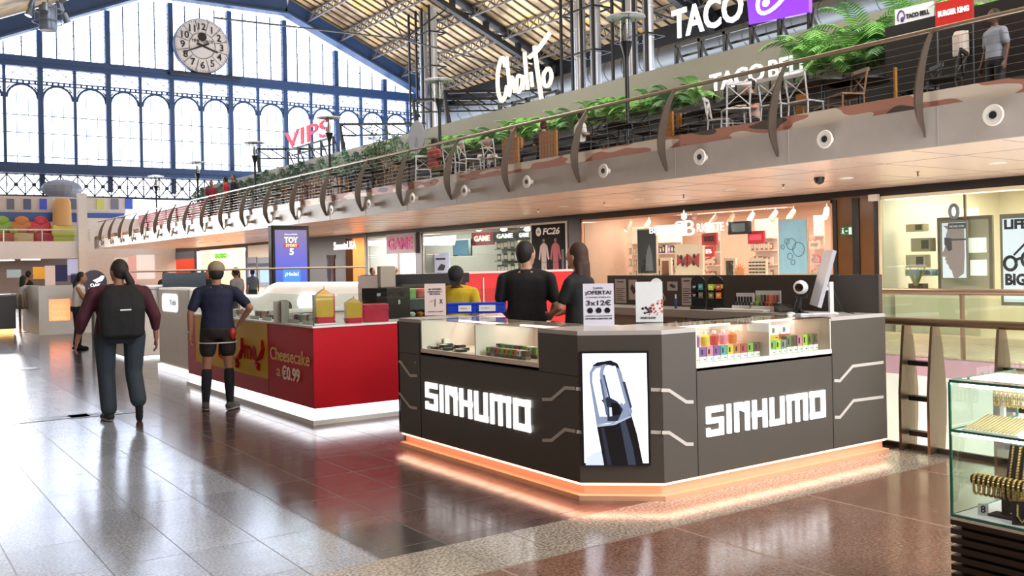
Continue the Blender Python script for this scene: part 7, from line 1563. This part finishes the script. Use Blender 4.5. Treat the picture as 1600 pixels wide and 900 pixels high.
# slatted wooden booth ends
slat = M('booth_wood', col='#a8702c', rough=.45, var=.25, scale=5)
for i, (x0, x1, X) in enumerate(((1398, 1401, 13), (1245, 1262, 13.6), (1057, 1064, 13.2), (1034, 1051, 12.9), (842, 869, 12.4), (784, 809, 12.3), (535, 542, 12.6), (520, 530, 12.4))):
    ya, yb = at(x1, 230, X=X).y, at(x0, 230, X=X).y; t = thing('booth_end', 'slatted orange-brown wooden booth end on the terrace, %s from the right' % ORD[i], 'booth', (X, (ya + yb) / 2, DZ), 0, 'wooden booth ends on the terrace')
    h = .78; n = 6; w_ = (yb - ya)
    for k in range(n): q = MB(); q.box(0, -w_ / 2 + w_ * k / n, .02, .05, -w_ / 2 + w_ * (k + .93) / n, h); q.build('slat', slat, t)
    q = MB(); q.box(.05, -w_ / 2, 0, .08, w_ / 2, h); q.box(.08, -w_ / 2, .4, .5, w_ / 2, .46); q.build('bench', M('bench_black', col='#131315', rough=.5), t)
# lamps
def lamp_post(x, lab, X=15.0):
    y = at(x, 100, X=X).y; t = thing('lamp_post', lab, 'lamp post', (X, y, DZ), 0, 'terrace lamp posts')
    q = MB(); q.lathe([(.1, 0), (.1, .1), (.05, .2), (.05, 2.6), (.06, 2.75), (.15, 3.05), (.16, 3.08), (.001, 3.08)], n=16); q.build('pole', black, t, smooth='auto')
    q = MB(); q.lathe([(.14, 3.08), (.15, 3.6), (.1, 3.66), (.001, 3.66)], n=18); q.build('glass_cylinder', glass('lamp_glass', '#d8dcdc', .3), t, smooth='auto')
    q = MB(); q.lathe([(.05, 3.1), (.07, 3.3), (.04, 3.5), (.001, 3.5)], n=12); q.build('bulb', M('bulb_grey', col='#8f8a80', rough=.3), t, smooth='auto')
    q = MB(); q.lathe([(.001, 3.74), (.2, 3.73), (.46, 3.68), (.47, 3.66), (.2, 3.69), (.001, 3.7)], n=28); q.build('reflector_disc', M('disc_frosted', col='#c9c2b8', rough=.3, spec=.6), t, smooth='auto')
    q = MB()
    for a in range(3): th = a * 2.1; q.tube([(.15 * math.cos(th), .15 * math.sin(th), 3.05), (.33 * math.cos(th), .33 * math.sin(th), 3.69)], .008, 5)
    q.build('bracket', black, t); return t
l0 = lamp_post(979, 'tall black lamp post with a frosted disc, nearest of the terrace lamps')
for i, x in enumerate((685, 512, 395, 305, 240)):
    dup(l0, (15.0, at(x, 100, X=15).y, DZ), 0, 'black lamp post with a frosted disc, %s from the right along the terrace' % ORD[i + 1])
# plants
leafm = [M('leaf_a', col='#7fc060', rough=.55, var=.3, scale=12), M('leaf_b', col='#9fd480', rough=.55, var=.3, scale=12), M('leaf_c', col='#74a876', rough=.6, var=.3, scale=12)]
def fronds(seed, n, L, up=.9):
    r = random.Random(seed); mb = MB()
    for f in range(n):
        a = 2 * PI * f / n + r.uniform(-.3, .3); el = r.uniform(.75, 1.45) * up; LL = L * r.uniform(.75, 1.1); p = Vector((0, 0, r.uniform(.2, .6))); d = Vector((math.cos(a) * math.cos(el), math.sin(a) * math.cos(el), math.sin(el)))
        pts = [p.copy()]; N = 11
        for k in range(N): d = (d + Vector((0, 0, -.09 - .018 * k))).normalized(); p = p + d * LL / N; pts.append(p.copy())
        mb.tube(pts, [.009] * 4 + [.004] * (len(pts) - 4), 4, False)
        for k in range(2, N + 1):
            dd = (pts[k] - pts[k - 1]).normalized(); s = dd.cross(Vector((0, 0, 1))); s = s.normalized() if s.length > .05 else Vector((1, 0, 0)); ln = LL * .26 * math.sin(PI * (k + .5) / (N + 2.5)) + .03
            for q in (-1, 1):
                for h in (0, .5):
                    b0 = pts[k - 1].lerp(pts[k], h); tip = b0 + s * q * ln * .85 + dd * ln * .55 + Vector((0, 0, -ln * .25)); mid = b0.lerp(tip, .5) + Vector((0, 0, ln * .06)); wv = dd * .013
                    mb.add([b0 - wv, b0 + wv, mid + wv * 1.3, tip, mid - wv * 1.3], [(0, 1, 2, 4), (4, 2, 3)])
    return mb
FM = []
def plant(loc, seed, lab, L=.95, n=15, m_=0, group='palms along the terrace planter', sc_=1.0, potted=True):
    key = (seed, L, n, m_)
    t = thing('potted_palm', lab, 'plant', loc, seed * 1.3, group); t.scale = (sc_,) * 3
    q = None
    for k, o in FM:
        if k == key: q = o.copy(); C.objects.link(q); q.parent = t
    if q is None: q = fronds(seed, n, L).build('fronds', leafm[m_], t); FM.append((key, q))
    s = MB(); r = random.Random(seed)
    for k in range(3): s.tube([(r.uniform(-.04, .04), r.uniform(-.04, .04), 0), (r.uniform(-.03, .03), r.uniform(-.03, .03), .35)], .016, 6)
    s.build('stem', M('palm_stem', col='#5a4630', rough=.7), t)
    return t
pxs = [1575, 1530, 1475, 1432, 1398, 1355, 1318, 1272, 1085, 1050, 1015, 985, 955, 925, 898, 870, 845, 820, 797, 772, 750, 728, 705, 685, 665, 648]
for i, x in enumerate(pxs):
    big = x > 1260
    plant((16.75, at(x, 120, X=16.75).y, 5.17), i % 5, 'green feathery palm in the terrace planter, %s from the right' % ORD[i], .9 if not big else 1.25, 15, (0, 1, 0, 1, 2)[i % 5] if x > 700 else 2, sc_=(.8 + .2 * ((i * 7) % 5) / 5) if not big else (.9 + .25 * (i % 2)))
# far plants: denser bluish shrubs
def shrub(seed, R, n=420):
    r = random.Random(seed); mb = MB()
    for k in range(n):
        a = r.uniform(0, 2 * PI); z = r.uniform(0, 1); rr = R * math.sqrt(r.uniform(.1, 1)) * math.sin(PI * min(1, z * .85 + .15)) ; p = Vector((rr * math.cos(a), rr * math.sin(a), z * R * 1.9)); d = Vector((r.uniform(-1, 1), r.uniform(-1, 1), r.uniform(-.4, .8))).normalized(); s = d.orthogonal().normalized() * .035; L = .13
        mb.add([p, p + d * L * .5 + s, p + d * L, p + d * L * .5 - s], [(0, 1, 2, 3)])
    return mb
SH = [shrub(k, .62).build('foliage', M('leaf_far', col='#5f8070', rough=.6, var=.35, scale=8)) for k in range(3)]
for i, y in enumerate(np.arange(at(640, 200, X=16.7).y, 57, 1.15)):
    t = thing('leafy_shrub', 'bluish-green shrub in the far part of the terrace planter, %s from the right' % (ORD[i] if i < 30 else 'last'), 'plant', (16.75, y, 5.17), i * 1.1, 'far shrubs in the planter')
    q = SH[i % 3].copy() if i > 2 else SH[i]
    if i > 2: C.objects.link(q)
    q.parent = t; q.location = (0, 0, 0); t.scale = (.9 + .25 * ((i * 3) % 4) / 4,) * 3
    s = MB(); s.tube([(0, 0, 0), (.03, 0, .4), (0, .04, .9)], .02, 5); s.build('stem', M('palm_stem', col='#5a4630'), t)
# small tree with airy leaves by the VIPS sign
y = at(592, 200, X=15.0).y; t = thing('leafy_tree', 'small airy tree growing in a pot left of the silver ducts on the terrace', 'tree', (15.0, y, DZ))
r = random.Random(9); q = MB(); br = []
for k in range(16):
    a = r.uniform(0, 2 * PI); h = r.uniform(1.0, 2.2); e = Vector((math.cos(a) * r.uniform(.3, .9), math.sin(a) * r.uniform(.3, .9), h + r.uniform(.3, 1.3))); q.tube([(0, 0, h * .5), (e.x * .5, e.y * .5, h), e], [.025, .015, .005], 5); br.append((Vector((e.x * .5, e.y * .5, h)), e))
q.tube([(0, 0, .3), (0, 0, 2.4)], [.05, .02], 8); q.build('trunk', M('palm_stem', col='#5a4630'), t)
q = MB()
for k in range(900):
    a, e = br[k % 16]; p = a.lerp(e, r.uniform(0, 1.1)) + Vector((r.gauss(0, .13), r.gauss(0, .13), r.gauss(0, .13))); d = Vector((r.uniform(-1, 1), r.uniform(-1, 1), r.uniform(-1, .5))).normalized(); s = d.orthogonal().normalized() * .03; q.add([p, p + d * .06 + s, p + d * .12, p + d * .06 - s], [(0, 1, 2, 3)])
q.build('foliage', M('leaf_tree', col='#3f5f3c', rough=.6, var=.3), t); q = MB(); q.lathe([(.2, 0), (.28, .35), (.25, .35), (.24, .3)], n=18); q.build('pot', M('pot_pale', col='#8a8a84'), t, smooth='auto')
# signs on the terrace
def big_sign(name, lab, X, y0, z0, w_, frame_h, parts, group=None):
    t = thing(name, lab, 'sign', (X, y0, z0), -PI / 2)
    for nm, m_, fn in parts: q = MB(); fn(q); q.build(nm, m_, t, smooth=False)
    return t
lw = M('channel_letter', col='#f4f4f6', emit=.7, ecol='#ffffff', rough=.4)
A = at(1052, 60, X=18.0); B = at(1163, 32, X=18.0); w_ = A.y - B.y; hh = .78
pr = at(1172, 47, X=18.0); pw = pr.y - at(1270, 20, X=18.0).y
def frame_legs(q, w_, z0, n, X0=0):
    for k in range(n): x = w_ * k / (n - 1); q.bar((x, .1, -z0), (x, .1, .0), .08); q.bar((x, .1, -.05), (x + .5, .9, -z0), .06); q.bar((x + .15, .1, -.05), (x - .3, .1, -z0), .04)
    q.bar((0, .1, -.05), (w_, .1, -.05), .08); q.bar((0, .3, -.3), (w_, .3, -.3), .06)
big_sign('roof_sign', 'big white TACO letters and purple bell panel standing on a black frame above the terrace', 18.0, A.y, 7.42, w_, 1, [
    ('lettering', lw, lambda q: q.text('TACO', (0, -.02, .1), XU, VZ, w=w_, h=hh, d=.04, bold=.02)),
    ('purple_panel', M('bell_purple', col='#8a35e8', emit=.5, ecol='#8a35f0', rough=.4), lambda q: q.prism([(0, -.05), (pw * .95, -.15), (pw, 1.6), (-.15, 1.6)], (w_ + .15, 0, 0), XU, VZ, (0, 1, 0), .12)),
    ('bell_emblem', lw, lambda q: (q.tube([(w_ + .15 + pw * (.52 + .3 * math.cos(a) * .9 + .22 * math.sin(a)), -.05, .72 + .62 * math.sin(a)) for a in [2.6 + 4.6 * k / 20 for k in range(21)]], .05, 8), q.prism([(pw * .1, 1.5), (pw * .2, .9), (pw * .38, .6), (pw * .5, .75), (pw * .52, 1.1), (pw * .45, 1.5)], (w_ + .15, -.005, 0), XU, VZ, (0, -1, 0), .03), q.ell((w_ + .15 + pw * .3, -.03, .35), (.12, .03, .1), None, 10, 6))),
    ('frame', black, lambda q: frame_legs(q, w_ + pw, 2.2, 6))])
A = at(1110, 142, X=17.1); B = at(1195, 122, X=17.1); A2 = at(1202, 118, X=17.1); B2 = at(1265, 100, X=17.1)
big_sign('wall_sign', 'white TACO BELL letters on short black stems in front of the grey terrace wall', 17.1, A.y, 5.72, 1, 1, [
    ('lettering', lw, lambda q: q.text('TACO', (0, 0, 0), XU, VZ, w=A.y - B.y, h=.42, d=.03, bold=.02)), ('lettering', lw, lambda q: q.text('BELL', (A.y - A2.y, 0, 0), XU, VZ, w=A2.y - B2.y, h=.42, d=.03, bold=.02)),
    ('stem', black, lambda q: [q.box(x - .02, 0, -.55, x + .02, .04, .05) for x in np.arange(.1, A.y - B2.y, .34)])])
A = at(776, 148, X=17.4); B = at(866, 128, X=17.4); w2 = A.y - B.y
def script(q):   # hand-drawn Chalito lettering
    k = w2 / 10.0
    def s(pts, r=.06):
        P = []
        for i in range(len(pts) - 1):
            for t_ in range(4):
                p0, p1, p2, p3 = pts[max(0, i - 1)], pts[i], pts[i + 1], pts[min(len(pts) - 1, i + 2)]; u = t_ / 4
                P.append([.5 * (2 * p1[c] + (p2[c] - p0[c]) * u + (2 * p0[c] - 5 * p1[c] + 4 * p2[c] - p3[c]) * u * u + (3 * p1[c] - p0[c] - 3 * p2[c] + p3[c]) * u ** 3) for c in (0, 1)])
        P.append(pts[-1]); q.tube([(x * k, 0, z * .24) for x, z in P], r, 8)
    s([(1.7, 4.8), (1.5, 5.9), (.9, 5.9), (.3, 4.2), (.3, 1.8), (.9, .4), (1.6, .9), (2.0, 2.2)], .072)
    s([(2.0, 6), (2.3, 3), (2.4, .8), (2.6, 2.6), (3.0, 3.0), (3.3, 1.0)]); s([(4.6, 2.8), (3.9, 3.0), (3.7, 1.4), (4.1, .9), (4.6, 1.8), (4.7, 2.9), (4.8, 1.0)])
    s([(5.2, 5.8), (5.4, 3), (5.6, .9)], .065); s([(6.2, 3.0), (6.4, 1.1)]); s([(6.15, 4.1), (6.18, 4.2)], .065); s([(6.9, 6.2), (7.3, 3), (7.9, -.9)], .07); s([(6.0, 5.0), (7.4, 5.6), (9.4, 7.2)], .07)
    s([(8.9, 2.8), (8.3, 2.2), (8.4, .9), (9.1, .7), (9.6, 1.7), (9.3, 2.7), (8.8, 2.8)], .062)
big_sign('roof_sign', 'glowing cream handwritten Chalito sign on a black frame above the palms', 17.4, A.y, 6.9, 1, 1, [('lettering', M('neon_cream', col='#fff0c8', emit=.95, ecol='#fff0c4'), script), ('frame', black, lambda q: frame_legs(q, w2, 1.8, 5))])
A = at(446, 222, X=17.4); B = at(517, 205, X=17.4); w3 = A.y - B.y
big_sign('roof_sign', 'red VIPS letters on a slim frame in front of the glazed end wall', 17.4, A.y, 7.5, 1, 1, [('lettering', M('vips_red', col='#e02038', emit=.5, ecol='#f03048'), lambda q: q.text('VIPS', (0, 0, 0), XU, VZ, w=w3, h=.8, d=.05, bold=.01)), ('frame', black, lambda q: frame_legs(q, w3, 2.3, 5))])
# horizontal canopy trusses beside the signs
for i, (x, X) in enumerate(((705, 17.6), (655, 18.4), (538, 17.6), (405, 17.6))):
    y = at(x, 150, X=X).y; z = at(x, 140 if x > 680 else (153 if x > 640 else (192 if x > 500 else 232)), X=X).z; t = thing('canopy_truss', 'black tubular canopy frame above the planter, %s from the right' % ORD[i], 'frame', (X, y, 5.2), 0, 'black canopy frames')
    q = MB(); h = z - 5.2; q.bar((0, 0, 0), (0, .5, h), .1); q.bar((.3, 0, 0), (.0, .5, h), .06); q.bar((0, .5, h), (2.6, -2.5, h - .2), .1); q.bar((0, .5, h - .5), (2.6, -2.5, h - .65), .06)
    for k in range(5): u, v = k / 5, (k + 1) / 5; q.bar((2.6 * u, .5 - 3 * u, h - .2 * u), (2.6 * v, .5 - 3 * v, h - .5 - .15 * v), .05)
    q.build('frame_tubes', black, t)
# menu boards and burger sign at the right
def board(x0, x1, y0, y1, X, lab, col, lc, s, ang, emit=.2):
    A = at(x0, y1, X=X); s_ = mpp(A); w_ = (x1 - x0) * s_; h_ = (y1 - y0) * s_
    t = thing('hanging_board', lab, 'sign', (A.x, A.y, A.z), ang)
    q = MB(); q.box(0, -.03, 0, w_, .03, h_); q.build('panel', M('bd_' + col[1:], col=col, emit=emit, ecol=col), t)
    q = MB(); q.text(s, (w_ * .3 if s[0] == 'T' else w_ * .08, -.035, h_ * .4), XU, VZ, w=w_ * (.6 if s[0] == 'T' else .84), h=h_ * .24, d=.01, bold=.05); q.build('lettering', M('bl_' + lc[1:], col=lc, emit=.5 if lc != '#18181c' else 0, ecol=lc), t)
    q = MB(); q.tube([(w_ * .02, 0, -1.6), (w_ * .02, 0, h_)], .02, 6); q.tube([(w_ * .98, 0, -1.6), (w_ * .98, 0, h_)], .02, 6); q.build('pole', black, t)
    if s[0] == 'T': q = MB(); q.tube([(w_ * (.17 + .09 * math.cos(a)), -.04, h_ * (.55 + .33 * math.sin(a))) for a in [-.3 + 4 * k / 12 for k in range(13)]], .012, 5); q.ell((w_ * .2, -.04, h_ * .42), (w_ * .05, .015, h_ * .14), None, 8, 6); q.build('bell_emblem', M('bl_5a3a8a', col='#5a3a8a'), t)
board(1400, 1462, 16, 46, 15.8, 'white TACO BELL menu board above the dark counter on the terrace', '#dedee2', '#18181c', 'TACO BELL', fc((15.8, 10)) - .5)
board(1463, 1520, 6, 44, 14.9, 'red BURGER KING board beside the white one on the terrace', '#c8231c', '#ffffff', 'BURGER KING', fc((14.9, 9)) - .45)
board(1492, 1528, 52, 72, 15.6, 'small white TACO board low on the dark counter', '#dedee2', '#18181c', 'TACO', fc((15.6, 9)) - .4)
b = MB(); ya, yb = at(1600, 80, X=15.9).y - 3, at(1398, 60, X=15.9).y; b.box(15.6, ya, DZ, 16.05, yb, 5.85); tag(b.build('counter_block', M('counter_dark', col='#141214', rough=.4)), 'tall dark restaurant counter block behind the railing at the top right', 'counter')
b = MB(); b.lathe([(.001, 0), (.12, 0), (.13, .05), (.13, .35), (.1, .42), (.001, .43)], n=16); p = at(1499, 88, X=15.4); tag(b.build('oval_board', M('pale_board', col='#c9bcae'), loc=(15.45, p.y, p.z)), 'pale rounded board on the dark counter under the BURGER KING board', 'board')
# potted grey parasol-like disc
P = at(650, 215, X=14.2); b = MB(); b.lathe([(.5, 0), (.52, .02), (.5, .04), (.001, .04)], (0, 0, 0), 24, 'X'); b.tube([(0, 0, 0), (0, 0, -1.1)], .03, 6); tag(b.build('round_screen', M('disc_grey', col='#8f9098'), loc=(P.x, P.y, P.z)), 'round grey screen standing left of the palms on the terrace', 'screen')
# people on the terrace
SIT = dict(pel=(0, 0, .5), neck=(0, .04, 1.0), head=(0, .08, 1.17), shL=(-.17, .03, .96), shR=(.17, .03, .96), elL=(-.23, .08, .72), elR=(.23, .08, .72), wrL=(-.12, .3, .76), wrR=(.12, .3, .76), hipL=(-.09, 0, .5), hipR=(.09, 0, .5), knL=(-.11, .42, .52), knR=(.11, .42, .52), anL=(-.11, .42, .1), anR=(.11, .42, .1), toeL=(-.11, .58, .04), toeR=(.11, .58, .04))
def sitter(x, X, rz, lab, **k):
    person(lab, (X, at(x, 220, X=X).y, DZ), rz, SIT, vox=.018, **k)
sitter(1178, 13.9, PI / 2 - .3, 'person with black hair tied up bent over a table behind the white chairs', top='#b89a8c', sleeve='none', hair='bun', skin='light')
sitter(905, 13.2, -2.0, 'person in a white T-shirt seated at the terrace railing', top='#d8d6d4', sleeve='short', hair='short', skin='light', bw=1.2, bd=1.1)
sitter(850, 13.4, -.6, 'diner with tied hair in a black and pink top right of the booth end', top='#3a2428', sleeve='short', hair='bun', hairc='#4a1f1a', skin='light')
sitter(806, 13.3, 1.9, 'diner with black hair and a patterned orange top between the booth ends', top='#b0703c', sleeve='short', hair='short', skin='tan')
sitter(761, 13.8, 2.6, 'woman with sunglasses and a pale top on the terrace left of the booths', top='#c8c0b8', sleeve='long', hair='long', hairc='#3a2420', skin='light')
sitter(676, 12.6, -1.4, 'seated person in a red patterned shirt and khaki trousers on a white chair', top='#9a4a42', sleeve='short', legc='#7a5c3c', hair='short', skin='tan', bw=1.15)
sitter(724, 13.8, 2.2, 'diner with dark hair partly hidden behind the white chairs', top='#2a2a30', sleeve='short', hair='short', skin='tan')
P = at(1555, 60, X=14.6); person('man in a grey shirt standing behind the railing at the top right', (14.6, P.y, DZ), 1.2, top='#8a909c', sleeve='short', hair='short', hairc='#2a2420', skin='dark', vox=.015, sc_=.98)
for i, (x, c, lab) in enumerate(((353, '#c81e3c', 'person in bright red on the far terrace'), (365, '#2a2a34', 'person in dark clothes on the far terrace beside the red one'), (330, '#8a2a3c', 'person in maroon on the far terrace'))):
    person(lab, (12.6, at(x, 300, X=12.6).y, DZ), 1.0 + i, top=c, vox=.025, hands=False, hair='short')
# red sofas on the far terrace
for i, x in enumerate((320, 300, 282, 266, 250, 235)):
    y = at(x, 310, X=12.6).y; t = thing('sofa', 'dark red terrace sofa behind the far fins, %s from the right' % ORD[i], 'sofa', (12.6, y, DZ), 0, 'red sofas on the far terrace')
    q = MB(); q.box(-.4, -.8, .1, .4, .8, .45, .05); q.build('seat', M('sofa_red', col='#8a2438', rough=.7), t); q = MB(); q.box(-.45, -.8, .4, -.25, .8, .85, .05); q.box(-.45, .7, .4, .4, .85, .65, .05); q.build('backrest', M('sofa_red', col='#8a2438'), t)
# low slatted partition at mid terrace
b = MB(); ya, yb = at(535, 270, X=13.9).y, at(455, 270, X=13.9).y
for k in range(18): y = ya + (yb - ya) * k / 18; b.box(13.9, y, DZ, 13.95, y + (yb - ya) / 26, DZ + 1.1)
b.box(13.95, ya, DZ, 14.0, yb, DZ + 1.05); tag(b.build('slatted_partition', M('partition_wood', col='#6a4a3c', rough=.6)), 'brown slatted partition on the terrace behind the black tables', 'partition')
# hanging spotlight cluster at the top left
P = at(75, 30, Y=34); s = mpp(P); t = thing('spotlight_cluster', 'grey cylinder with spotlights around it hanging under the roof at the top left', 'ceiling light', (P.x, P.y, P.z - 18 * s))
u = s
q = MB(); q.lathe([(.001, 0), (12 * u, 0), (13 * u, 2 * u), (13 * u, 38 * u), (10 * u, 40 * u), (.001, 41 * u)], n=24); q.build('drum', M('drum_grey', col='#7a8494', rough=.35, metal=.4), t, smooth='auto')
q = MB()
for z in (13 * u, 32 * u): q.tube([(22 * u * math.cos(a), 22 * u * math.sin(a), z) for a in [2 * PI * k / 24 for k in range(25)]], 1.0 * u, 6)
for a in range(4): q.tube([(22 * u * math.cos(a * 1.57 + .4), 22 * u * math.sin(a * 1.57 + .4), 13 * u), (22 * u * math.cos(a * 1.57 + .4), 22 * u * math.sin(a * 1.57 + .4), 40 * u)], .8 * u, 5)
q.tube([(0, 0, 40 * u), (0, 0, 200 * u)], 1.2 * u, 6); q.build('ring_frame', M('drum_grey', col='#7a8494'), t)
for a, z in ((3.3, 26), (2.4, 44), (.1, 24), (.7, 46), (5.4, 50), (4.4, 30)):
    c = Vector((26 * u * math.cos(a), 26 * u * math.sin(a), z * u)); d = Vector((math.cos(a) * .4, math.sin(a) * .4, -1)).normalized()
    q = MB(); q.tube([c - d * 8 * u, c - d * 7 * u, c + d * 8 * u], [2 * u, 4.5 * u, 5.5 * u], 14); q.build('spotlight', M('drum_grey', col='#7a8494'), t, smooth='auto')
